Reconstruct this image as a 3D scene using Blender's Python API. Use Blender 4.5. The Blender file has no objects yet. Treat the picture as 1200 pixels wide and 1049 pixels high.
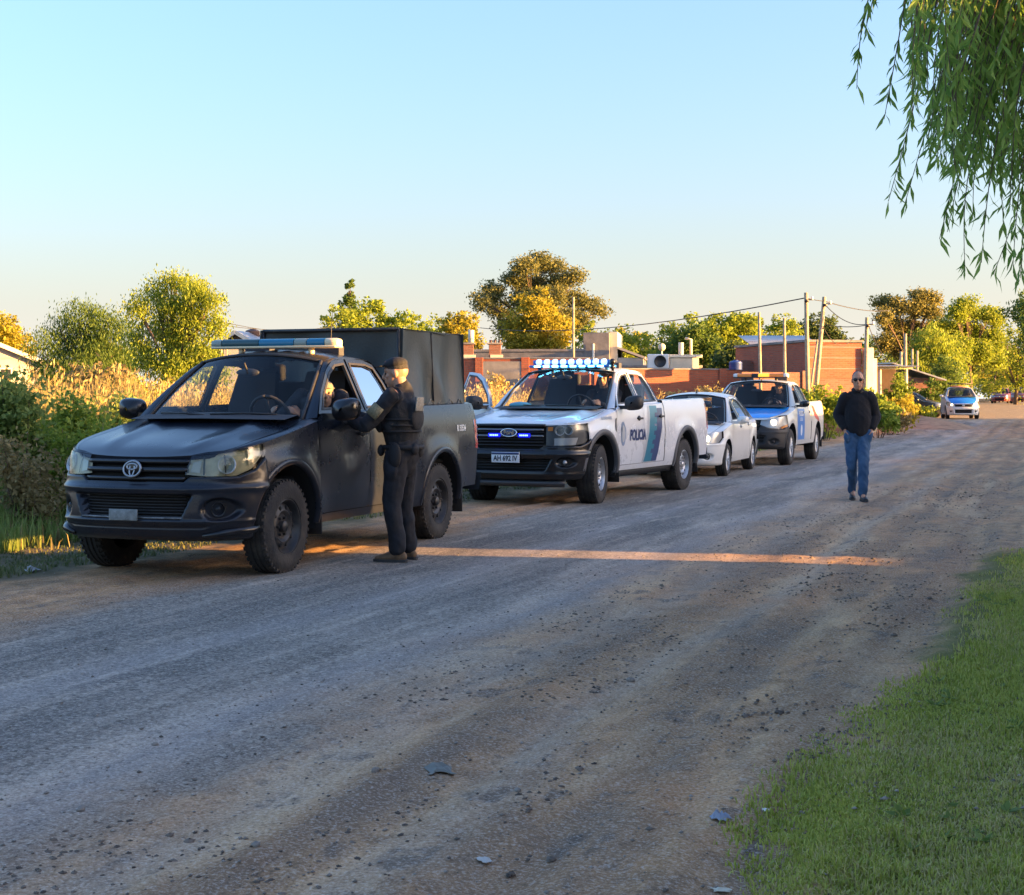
import bpy, math, random
import numpy as np
from mathutils import Vector, Matrix
rad = math.radians
random.seed(7)
rng = np.random.default_rng(7)
SC = bpy.context.scene
COL = SC.collection

# ---------------------------------------------------------------- camera, sky, sun, exposure
CAM_H, HZ, FPX = 1.38, 467.0, 1757.0          # eye height, horizon row and focal length of the photo (1200 px wide)
cam_d = bpy.data.cameras.new('camera')
cam_d.sensor_width = 36.0
cam_d.lens = 36.0 * FPX / 1200.0
cam_d.clip_start = 0.1
cam_d.clip_end = 3000.0
cam = bpy.data.objects.new('camera', cam_d)
COL.objects.link(cam)
cam_d.shift_y = -(1049 / 2 - HZ) / 1200.0              # the horizon sits above the middle of the picture
cam.location = (0, 0, CAM_H)
cam.rotation_euler = (math.pi / 2, 0, 0)
SC.camera = cam

SUN_EL = rad(5.0)
SUN_H = Vector((0.978, -0.2075, 0)).normalized()          # horizontal direction towards the sun
SUN_AZ = math.atan2(SUN_H.x, SUN_H.y)
world = bpy.data.worlds.new('World')
SC.world = world
world.use_nodes = True
wn = world.node_tree.nodes
wl = world.node_tree.links
bg = wn['Background']
sky = wn.new('ShaderNodeTexSky')
sky.sky_type = 'NISHITA'
sky.sun_disc = False
sky.sun_elevation = SUN_EL
sky.sun_rotation = SUN_AZ
sky.altitude = 50
sky.air_density = 1.0
sky.dust_density = 5.5
sky.ozone_density = 3.2
# evening haze low over the horizon, the same all round
tcw = wn.new('ShaderNodeTexCoord'); sxw = wn.new('ShaderNodeSeparateXYZ')
wl.new(tcw.outputs['Generated'], sxw.inputs[0])
mabs = wn.new('ShaderNodeMath'); mabs.operation = 'ABSOLUTE'; wl.new(sxw.outputs[2], mabs.inputs[0])
mmul = wn.new('ShaderNodeMath'); mmul.operation = 'MULTIPLY'; mmul.inputs[1].default_value = -13.0; wl.new(mabs.outputs[0], mmul.inputs[0])
mexp = wn.new('ShaderNodeMath'); mexp.operation = 'EXPONENT'; wl.new(mmul.outputs[0], mexp.inputs[0])
hz_c = wn.new('ShaderNodeMix'); hz_c.data_type = 'RGBA'; hz_c.blend_type = 'ADD'
hz_c.inputs[7].default_value = (1.04, 1.14, 1.06, 1)
wl.new(mexp.outputs[0], hz_c.inputs[0]); wl.new(sky.outputs[0], hz_c.inputs[6])
wb = wn.new('ShaderNodeMix'); wb.data_type = 'RGBA'; wb.blend_type = 'MULTIPLY'; wb.inputs[0].default_value = 1.0
wb.inputs[7].default_value = (1.06, 0.93, 0.93, 1)                    # the camera's white balance
hsv = wn.new('ShaderNodeHueSaturation'); hsv.inputs['Saturation'].default_value = 0.97
wl.new(hz_c.outputs[2], wb.inputs[6]); wl.new(wb.outputs[2], hsv.inputs['Color']); wl.new(hsv.outputs[0], bg.inputs[0])
bg.inputs[1].default_value = 0.10

sun_d = bpy.data.lights.new('sun', 'SUN')
sun_d.energy = 3.0
sun_d.angle = rad(0.5)
sun_d.color = (1.0, 0.52, 0.15)
sun = bpy.data.objects.new('sun', sun_d)
COL.objects.link(sun)
to_sun = (SUN_H * math.cos(SUN_EL) + Vector((0, 0, math.sin(SUN_EL)))).normalized()
sun.rotation_euler = to_sun.to_track_quat('Z', 'Y').to_euler()

SC.view_settings.view_transform = 'Standard'
SC.view_settings.look = 'None'
SC.view_settings.exposure = 3.56
SC.view_settings.gamma = 1.0
SC.view_settings.use_curve_mapping = False
SC.render.engine = 'CYCLES'
SC.cycles.max_bounces = 6
SC.cycles.diffuse_bounces = 3
SC.cycles.glossy_bounces = 3
SC.cycles.transmission_bounces = 4
SC.cycles.transparent_max_bounces = 12
SC.cycles.use_denoising = True

# ---------------------------------------------------------------- object helpers
def link(o, parent=None):
    COL.objects.link(o)
    if parent is not None:
        o.parent = parent
    return o

def tag(o, label=None, cat=None, group=None, kind=None):
    if label: o['label'] = label
    if cat: o['category'] = cat
    if group: o['group'] = group
    if kind: o['kind'] = kind
    return o

def thing(name, label, cat, loc=(0, 0, 0), rz=0.0, group=None):
    o = bpy.data.objects.new(name, None)
    o.empty_display_size = 0.2
    o.location = loc
    o.rotation_euler = (0, 0, rz)
    link(o)
    return tag(o, label, cat, group)

def meshobj(name, V, Fc, mats, parent=None, smooth=True, mi=None):
    me = bpy.data.meshes.new(name)
    me.from_pydata([tuple(v) for v in V], [], [tuple(f) for f in Fc])
    for m in (mats if isinstance(mats, (list, tuple)) else [mats]):
        me.materials.append(m)
    if mi is not None:
        me.polygons.foreach_set('material_index', np.array(mi, dtype=np.int32))
    if smooth:
        me.polygons.foreach_set('use_smooth', np.ones(len(me.polygons), dtype=bool))
    me.update()
    return link(bpy.data.objects.new(name, me), parent)

def fastmesh(name, V, quads, mats, parent=None, smooth=False, mi=None, n=4):
    """many equal polygons from numpy arrays"""
    V = np.asarray(V, dtype=np.float32); quads = np.asarray(quads, dtype=np.int32)
    me = bpy.data.meshes.new(name)
    me.vertices.add(len(V)); me.vertices.foreach_set('co', V.ravel())
    nf = len(quads)
    me.loops.add(nf * n); me.loops.foreach_set('vertex_index', quads.ravel())
    me.polygons.add(nf)
    me.polygons.foreach_set('loop_start', np.arange(0, nf * n, n, dtype=np.int32))
    me.polygons.foreach_set('loop_total', np.full(nf, n, dtype=np.int32))
    for m in (mats if isinstance(mats, (list, tuple)) else [mats]):
        me.materials.append(m)
    if mi is not None:
        me.polygons.foreach_set('material_index', np.asarray(mi, dtype=np.int32))
    if smooth:
        me.polygons.foreach_set('use_smooth', np.ones(nf, dtype=bool))
    me.update(calc_edges=True)
    me.validate()
    return link(bpy.data.objects.new(name, me), parent)

def mod_bevel(o, w=0.01, seg=2, ang=35):
    m = o.modifiers.new('bevel', 'BEVEL'); m.width = w; m.segments = seg
    m.limit_method = 'ANGLE'; m.angle_limit = rad(ang)
    return o

def mod_solid(o, t=0.02, off=-1):
    m = o.modifiers.new('solid', 'SOLIDIFY'); m.thickness = t; m.offset = off
    return o

def autosmooth(o, ang=40):
    me = o.data
    me.polygons.foreach_set('use_smooth', np.ones(len(me.polygons), dtype=bool))
    try:
        me.set_sharp_from_angle(angle=rad(ang))
    except Exception:
        pass
    return o

class MB:
    """collects shapes; build() links them as one mesh object"""
    def __init__(s):
        s.V = []; s.F = []; s.MI = []; s.m = 0
    def add(s, V, Fc):
        o = len(s.V)
        s.V += [tuple(float(a) for a in v) for v in V]
        for f in Fc:
            s.F.append(tuple(i + o for i in f)); s.MI.append(s.m)
        return s
    def box(s, c, d, rz=0.0, M=None):
        hx, hy, hz = d[0] / 2, d[1] / 2, d[2] / 2
        P = [Vector((x, y, z)) for z in (-hz, hz) for y in (-hy, hy) for x in (-hx, hx)]
        R = Matrix.Rotation(rz, 3, 'Z') if M is None else M
        P = [R @ p + Vector(c) for p in P]
        return s.add(P, [(0, 2, 3, 1), (4, 5, 7, 6), (0, 1, 5, 4), (2, 6, 7, 3), (0, 4, 6, 2), (1, 3, 7, 5)])
    def grid(s, G, flip=False, closed=False):
        G = np.asarray(G, float); nu, nv = G.shape[:2]
        Fc = []
        for i in range(nu if closed else nu - 1):
            i2 = (i + 1) % nu
            for j in range(nv - 1):
                f = (i * nv + j, i2 * nv + j, i2 * nv + j + 1, i * nv + j + 1)
                Fc.append(f[::-1] if flip else f)
        return s.add(G.reshape(-1, 3), Fc)
    def tube(s, pts, r, n=8, cap=True, sq=None):
        pts = [Vector(p) for p in pts]
        rs = r if isinstance(r, (list, tuple)) else [r] * len(pts)
        rings = []; up = Vector((0, 0, 1))
        prev = None
        for i, p in enumerate(pts):
            t = (pts[min(i + 1, len(pts) - 1)] - pts[max(i - 1, 0)])
            t = t.normalized() if t.length > 1e-9 else Vector((0, 0, 1))
            if prev is None:
                a = up if abs(t.z) < 0.9 else Vector((1, 0, 0))
                e1 = t.cross(a).normalized()
            else:
                e1 = (prev - t * prev.dot(t))
                e1 = e1.normalized() if e1.length > 1e-6 else t.orthogonal().normalized()
            prev = e1
            e2 = t.cross(e1)
            rings.append([p + (e1 * math.cos(k * 2 * math.pi / n) + e2 * math.sin(k * 2 * math.pi / n)) * rs[i] for k in range(n)])
        o = len(s.V); Fc = []
        for i in range(len(pts) - 1):
            for k in range(n):
                k2 = (k + 1) % n
                Fc.append((i * n + k, i * n + k2, (i + 1) * n + k2, (i + 1) * n + k))
        if cap:
            Fc.append(tuple(range(n - 1, -1, -1)))
            Fc.append(tuple((len(pts) - 1) * n + k for k in range(n)))
        return s.add([v for ring in rings for v in ring], Fc)
    def lathe(s, prof, n=24, M=None, a0=0.0, a1=2 * math.pi):
        """prof: (r, h) revolved about local z, then M applied"""
        M = M or Matrix.Identity(4)
        full = abs(a1 - a0 - 2 * math.pi) < 1e-6
        G = []
        for k in range(n if full else n + 1):
            a = a0 + (a1 - a0) * k / n
            G.append([tuple(M @ Vector((r * math.cos(a), r * math.sin(a), h))) for r, h in prof])
        return s.grid(G, closed=full)
    def ball(s, c, r, nu=12, nv=8, M=None):
        rx, ry, rz = r if isinstance(r, (list, tuple)) else (r, r, r)
        M = M or Matrix.Identity(3)
        G = []
        for k in range(nu):
            a = 2 * math.pi * k / nu
            G.append([tuple(M @ Vector((rx * math.cos(a) * math.sin(t), ry * math.sin(a) * math.sin(t), -rz * math.cos(t))) + Vector(c))
                      for t in [math.pi * (0.02 + 0.96 * j / nv) for j in range(nv + 1)]])
        return s.grid(G, closed=True)
    def build(s, name, mat, parent=None, smooth=True):
        return meshobj(name, s.V, s.F, mat, parent, smooth, s.MI if isinstance(mat, (list, tuple)) else None)

def resample(P, n):
    P = np.asarray(P, float)
    d = np.r_[0, np.cumsum(np.linalg.norm(np.diff(P, axis=0), axis=1))]
    if d[-1] < 1e-9: return np.repeat(P[:1], n, 0)
    t = np.linspace(0, d[-1], n)
    return np.stack([np.interp(t, d, P[:, k]) for k in range(P.shape[1])], 1)

def spline(P, n=12):
    """Catmull-Rom through the points"""
    P = np.asarray(P, float)
    if len(P) < 3: return resample(P, n + 1)
    Q = np.vstack([2 * P[0] - P[1], P, 2 * P[-1] - P[-2]])
    out = []
    for i in range(1, len(Q) - 2):
        t = np.linspace(0, 1, n, endpoint=False)[:, None]
        a, b, c, d = Q[i - 1], Q[i], Q[i + 1], Q[i + 2]
        out.append(0.5 * ((2 * b) + (c - a) * t + (2 * a - 5 * b + 4 * c - d) * t ** 2 + (3 * b - a - 3 * c + d) * t ** 3))
    out.append(P[-1:])
    return np.vstack(out)

def loft(curves, nu=12, nv=3, keep=False):
    """grid through a list of polylines (2D or 3D): [along][across]"""
    C = [np.asarray(c, float) if keep else resample(c, nu) for c in curves]
    rows = []
    for i in range(len(C) - 1):
        for t in np.linspace(0, 1, nv, endpoint=False):
            rows.append(C[i] * (1 - t) + C[i + 1] * t)
    rows.append(C[-1])
    return np.stack(rows, 1)            # [nu][nrows][dim]

def smooth01(a, b, x):
    t = np.clip((np.asarray(x, float) - a) / (b - a), 0, 1)
    return t * t * (3 - 2 * t)

_perm = np.random.default_rng(3).random((256, 256))
def vnoise(x, y):
    """smooth value noise, about -1..1"""
    x = np.asarray(x, float); y = np.asarray(y, float)
    xi = np.floor(x).astype(int); yi = np.floor(y).astype(int)
    fx = x - xi; fy = y - yi
    fx = fx * fx * (3 - 2 * fx); fy = fy * fy * (3 - 2 * fy)
    g = lambda a, b: _perm[a & 255, b & 255]
    return 2 * ((g(xi, yi) * (1 - fx) + g(xi + 1, yi) * fx) * (1 - fy) + (g(xi, yi + 1) * (1 - fx) + g(xi + 1, yi + 1) * fx) * fy) - 1
def fbm(x, y, o=4):
    s = 0; a = 0.5
    for k in range(o):
        s = s + a * vnoise(x * 2 ** k + 17.3 * k, y * 2 ** k - 9.1 * k); a *= 0.5
    return s

def textmesh(body, size, align='CENTER', bold=0.0):
    cu = bpy.data.curves.new('lettering', 'FONT')
    cu.body = body; cu.size = size; cu.align_x = align; cu.align_y = 'CENTER'; cu.offset = bold
    cu.resolution_u = 3
    o = bpy.data.objects.new('lettering', cu); COL.objects.link(o)
    dg = bpy.context.evaluated_depsgraph_get()
    me = bpy.data.meshes.new_from_object(o.evaluated_get(dg))
    V = [tuple(v.co) for v in me.vertices]; Fc = [tuple(p.vertices) for p in me.polygons]
    bpy.data.objects.remove(o); bpy.data.curves.remove(cu); bpy.data.meshes.remove(me)
    return np.array(V), Fc

# ---------------------------------------------------------------- materials
def newmat(name):
    m = bpy.data.materials.new(name); m.use_nodes = True
    nt = m.node_tree
    return m, nt, nt.nodes['Principled BSDF'], nt.nodes['Material Output']

def mat(name, col, rough=0.5, metal=0.0, spec=0.5, coat=0.0, var=0.0, vscale=3.0, bump=0.0, bscale=60.0,
        col2=None, emit=None, estr=0.0, sheen=0.0, rvar=0.0, thresh=None):
    m, nt, p, out = newmat(name)
    N, L = nt.nodes, nt.links
    p.inputs['Base Color'].default_value = (*col, 1)
    p.inputs['Roughness'].default_value = rough
    p.inputs['Metallic'].default_value = metal
    p.inputs['Specular IOR Level'].default_value = spec
    p.inputs['Coat Weight'].default_value = coat
    p.inputs['Coat Roughness'].default_value = 0.08
    if sheen: p.inputs['Sheen Weight'].default_value = sheen
    if emit:
        p.inputs['Emission Color'].default_value = (*emit, 1); p.inputs['Emission Strength'].default_value = estr
    if var or col2 or bump or rvar:
        tc = N.new('ShaderNodeTexCoord')
    if var or col2 or rvar:
        nz = N.new('ShaderNodeTexNoise'); nz.inputs['Scale'].default_value = vscale; nz.inputs['Detail'].default_value = 6
        nz.inputs['Roughness'].default_value = 0.65
        L.new(tc.outputs['Object'], nz.inputs['Vector'])
        c2 = col2 or tuple(min(1, c * (1 + var)) for c in col)
        c1 = col if col2 else tuple(c * (1 - var) for c in col)
        r = N.new('ShaderNodeValToRGB')
        lo, hi = thresh or (0.35, 0.65)
        r.color_ramp.elements[0].position = lo; r.color_ramp.elements[0].color = (*c1, 1)
        r.color_ramp.elements[1].position = hi; r.color_ramp.elements[1].color = (*c2, 1)
        L.new(nz.outputs['Fac'], r.inputs[0])
        if var or col2: L.new(r.outputs[0], p.inputs['Base Color'])
        if rvar:
            mr = N.new('ShaderNodeMapRange'); mr.inputs[1].default_value = 0.3; mr.inputs[2].default_value = 0.7
            mr.inputs[3].default_value = max(0.02, rough - rvar); mr.inputs[4].default_value = min(1, rough + rvar)
            L.new(nz.outputs['Fac'], mr.inputs[0]); L.new(mr.outputs[0], p.inputs['Roughness'])
    if bump:
        nb = N.new('ShaderNodeTexNoise'); nb.inputs['Scale'].default_value = bscale; nb.inputs['Detail'].default_value = 4
        L.new(tc.outputs['Object'], nb.inputs['Vector'])
        bp = N.new('ShaderNodeBump'); bp.inputs['Strength'].default_value = bump; bp.inputs['Distance'].default_value = 0.02
        L.new(nb.outputs['Fac'], bp.inputs['Height']); L.new(bp.outputs[0], p.inputs['Normal'])
    return m

def paint_mat(name, col, dust=(0.20, 0.15, 0.10), amount=0.35, rough=0.28, metal=0.0, top=0.0, coat=0.5, spec=0.5):
    """car paint with road dust: more on the lower body, blotchy, some settled on upward faces"""
    m, nt, p, out = newmat(name)
    N, L = nt.nodes, nt.links
    tc = N.new('ShaderNodeTexCoord'); sx = N.new('ShaderNodeSeparateXYZ')
    L.new(tc.outputs['Object'], sx.inputs[0])
    nz = N.new('ShaderNodeTexNoise'); nz.inputs['Scale'].default_value = 3.2; nz.inputs['Detail'].default_value = 8; nz.inputs['Roughness'].default_value = 0.7
    L.new(tc.outputs['Object'], nz.inputs['Vector'])
    mr = N.new('ShaderNodeMapRange'); mr.inputs[1].default_value = 0.25; mr.inputs[2].default_value = 1.15
    mr.inputs[3].default_value = 1.0; mr.inputs[4].default_value = 0.12
    L.new(sx.outputs[2], mr.inputs[0])
    n2 = N.new('ShaderNodeMapRange'); n2.inputs[1].default_value = 0.35; n2.inputs[2].default_value = 0.75
    L.new(nz.outputs['Fac'], n2.inputs[0])
    mu = N.new('ShaderNodeMath'); mu.operation = 'MULTIPLY'
    L.new(mr.outputs[0], mu.inputs[0]); L.new(n2.outputs[0], mu.inputs[1])
    m3 = N.new('ShaderNodeMath'); m3.operation = 'MULTIPLY'; m3.inputs[1].default_value = amount
    L.new(mu.outputs[0], m3.inputs[0])
    last = m3.outputs[0]
    if top:
        ge = N.new('ShaderNodeNewGeometry'); sn = N.new('ShaderNodeSeparateXYZ'); L.new(ge.outputs['Normal'], sn.inputs[0])
        mt = N.new('ShaderNodeMapRange'); mt.inputs[1].default_value = 0.75; mt.inputs[2].default_value = 1.0; mt.inputs[4].default_value = top
        L.new(sn.outputs[2], mt.inputs[0])
        ad = N.new('ShaderNodeMath'); ad.operation = 'ADD'; ad.use_clamp = True
        L.new(last, ad.inputs[0]); L.new(mt.outputs[0], ad.inputs[1]); last = ad.outputs[0]
    mx = N.new('ShaderNodeMix'); mx.data_type = 'RGBA'
    mx.inputs[6].default_value = (*col, 1); mx.inputs[7].default_value = (*dust, 1)
    L.new(last, mx.inputs[0]); L.new(mx.outputs[2], p.inputs['Base Color'])
    rr = N.new('ShaderNodeMapRange'); rr.inputs[3].default_value = rough; rr.inputs[4].default_value = 0.8
    L.new(last, rr.inputs[0]); L.new(rr.outputs[0], p.inputs['Roughness'])
    p.inputs['Metallic'].default_value = metal; p.inputs['Specular IOR Level'].default_value = spec
    p.inputs['Coat Weight'].default_value = coat; p.inputs['Coat Roughness'].default_value = 0.05
    return m

def glass_mat(name, tint=(0.75, 0.8, 0.8), refl=1.0, rough=0.02):
    """thin pane: transparent with a Fresnel reflection"""
    m, nt, p, out = newmat(name)
    N, L = nt.nodes, nt.links
    N.remove(p)
    tr = N.new('ShaderNodeBsdfTransparent'); tr.inputs[0].default_value = (*tint, 1)
    gl = N.new('ShaderNodeBsdfGlossy'); gl.inputs['Roughness'].default_value = rough
    lw = N.new('ShaderNodeLayerWeight'); lw.inputs[0].default_value = 0.5
    pw = N.new('ShaderNodeMath'); pw.operation = 'POWER'; pw.inputs[1].default_value = 4.5; L.new(lw.outputs['Facing'], pw.inputs[0])
    mu = N.new('ShaderNodeMath'); mu.operation = 'MULTIPLY_ADD'; mu.inputs[1].default_value = 0.8 * refl; mu.inputs[2].default_value = 0.045 * refl; mu.use_clamp = True
    L.new(pw.outputs[0], mu.inputs[0])
    mx = N.new('ShaderNodeMixShader')
    L.new(mu.outputs[0], mx.inputs[0]); L.new(tr.outputs[0], mx.inputs[1]); L.new(gl.outputs[0], mx.inputs[2])
    L.new(mx.outputs[0], out.inputs[0])
    return m

def leaf_mat(name, c1, c2, trans=0.4, rough=0.6):
    """leaves: per-leaf colour between c1 and c2, partly translucent"""
    m, nt, p, out = newmat(name)
    N, L = nt.nodes, nt.links
    ge = N.new('ShaderNodeNewGeometry')
    r = N.new('ShaderNodeValToRGB')
    r.color_ramp.elements[0].color = (*c1, 1); r.color_ramp.elements[1].color = (*c2, 1)
    L.new(ge.outputs['Random Per Island'], r.inputs[0])
    p.inputs['Roughness'].default_value = rough
    p.inputs['Specular IOR Level'].default_value = 0.3
    L.new(r.outputs[0], p.inputs['Base Color'])
    tl = N.new('ShaderNodeBsdfTranslucent'); L.new(r.outputs[0], tl.inputs[0])
    mx = N.new('ShaderNodeMixShader'); mx.inputs[0].default_value = trans
    L.new(p.outputs[0], mx.inputs[1]); L.new(tl.outputs[0], mx.inputs[2])
    L.new(mx.outputs[0], out.inputs[0])
    return m

def brick_mat(name, c1, c2, mortar, scale=1.0, axis='X', stain=0.5, bw=0.25, bh=0.075, ms=0.012):
    """brickwork in real brick sizes; used where bricks are smaller than the picture can separate"""
    m, nt, p, out = newmat(name)
    N, L = nt.nodes, nt.links
    tc = N.new('ShaderNodeTexCoord'); sp = N.new('ShaderNodeSeparateXYZ'); cb = N.new('ShaderNodeCombineXYZ')
    L.new(tc.outputs['Object'], sp.inputs[0])
    ad = N.new('ShaderNodeMath'); ad.operation = 'ADD'
    L.new(sp.outputs[0], ad.inputs[0]); L.new(sp.outputs[1], ad.inputs[1])
    L.new(ad.outputs[0], cb.inputs[0]); L.new(sp.outputs[2], cb.inputs[1])
    b = N.new('ShaderNodeTexBrick')
    b.inputs['Scale'].default_value = 1.0 / scale
    b.inputs['Brick Width'].default_value = bw; b.inputs['Row Height'].default_value = bh; b.inputs['Mortar Size'].default_value = ms
    b.inputs['Color1'].default_value = (*c1, 1); b.inputs['Color2'].default_value = (*c2, 1); b.inputs['Mortar'].default_value = (*mortar, 1)
    L.new(cb.outputs[0], b.inputs['Vector'])
    nz = N.new('ShaderNodeTexNoise'); nz.inputs['Scale'].default_value = 1.1; nz.inputs['Detail'].default_value = 8
    L.new(tc.outputs['Object'], nz.inputs['Vector'])
    mr = N.new('ShaderNodeMapRange'); mr.inputs[1].default_value = 0.4; mr.inputs[2].default_value = 0.75; mr.inputs[4].default_value = stain
    L.new(nz.outputs['Fac'], mr.inputs[0])
    mx = N.new('ShaderNodeMix'); mx.data_type = 'RGBA'; mx.inputs[7].default_value = (0.10, 0.07, 0.055, 1)
    L.new(mr.outputs[0], mx.inputs[0]); L.new(b.outputs['Color'], mx.inputs[6]); L.new(mx.outputs[2], p.inputs['Base Color'])
    p.inputs['Roughness'].default_value = 0.9
    bp = N.new('ShaderNodeBump'); bp.inputs['Strength'].default_value = 0.6; bp.inputs['Distance'].default_value = 0.01; bp.invert = True
    L.new(b.outputs['Fac'], bp.inputs['Height']); L.new(bp.outputs[0], p.inputs['Normal'])
    return m

def at(px, py, Y):
    """world point for a photo pixel at distance Y"""
    return Vector(((px - 600.0) * Y / FPX, Y, CAM_H - (py - HZ) * Y / FPX))
# ---------------------------------------------------------------- terrain shape
def road_c(y):
    return 1.0 + 0.36 * (np.asarray(y, float) - 13.0)
def road_u(x, y):
    """metres to the right of the road's centre line"""
    return (np.asarray(x, float) - road_c(y)) * 0.941
def zg(x, y):
    x = np.asarray(x, float); y = np.asarray(y, float)
    u = road_u(x, y)
    z = 0.30 * smooth01(52, 78, y) + 0.60 * smooth01(80, 150, y)
    z = z + 0.35 * smooth01(-6.0, -12.0, u) - 0.07 * smooth01(-4.4, -5.0, u) * smooth01(-6.6, -5.6, u)
    z = z + 0.06 * smooth01(2.4, 4.0, u)
    return z
def zdetail(x, y):
    """ruts, ripples and lumps of the surface itself"""
    u = road_u(x, y); v = np.asarray(y, float)
    mud = smooth01(-0.6, 1.6, u + 0.5 * vnoise(x * 0.5, y * 0.35)) + smooth01(-2.0, -2.9, u + 0.3 * vnoise(x * .7, y * .7))
    mud = np.clip(mud, 0, 1)
    wob = u + 0.10 * vnoise(v * 0.25, 3.3 + 0 * v)
    d = 0.004 * fbm(x * 1.3, y * 1.3, 3)
    d = d + 0.006 * vnoise(wob * 9.0, v * 0.35) * mud + 0.003 * vnoise(wob * 4.0, v * 0.15)
    for uc, w, dep in ((1.55, 0.14, 0.022), (2.05, 0.10, 0.018), (2.75, 0.12, 0.035), (1.0, 0.12, 0.010), (-3.0, 0.15, 0.03), (-2.7, .08, .02)):
        uu = wob - uc - 0.12 * vnoise(v * 0.18 + uc * 5, uc + 0 * v)
        dd = np.exp(-(uu / w) ** 2)
        d = d - dep * dd * (0.35 + 0.65 * smooth01(-0.3, 0.5, vnoise(v * 0.4 + 8 * uc, uc + 0 * v)))
        d = d + 0.4 * dep * np.exp(-((np.abs(uu) - 1.9 * w) / (0.6 * w)) ** 2)
    lum = np.clip(fbm(x * 6.0, y * 4.5, 3) - 0.12, 0, 1)
    d = d + 0.034 * lum * mud
    d = d + 0.006 * fbm(x * 14, y * 10, 2) * (0.3 + 0.7 * mud)
    strip = np.exp(-((y - (12.95 - .2121 * x)) / 1.0) ** 4) * smooth01(-1.5, -.5, u)
    return d * smooth01(70, 25, np.hypot(x, y)) * (1 - .75 * strip)
def gz(x, y):
    return float(zg(x, y) + zdetail(np.array([x], float), np.array([y], float))[0])

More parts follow.
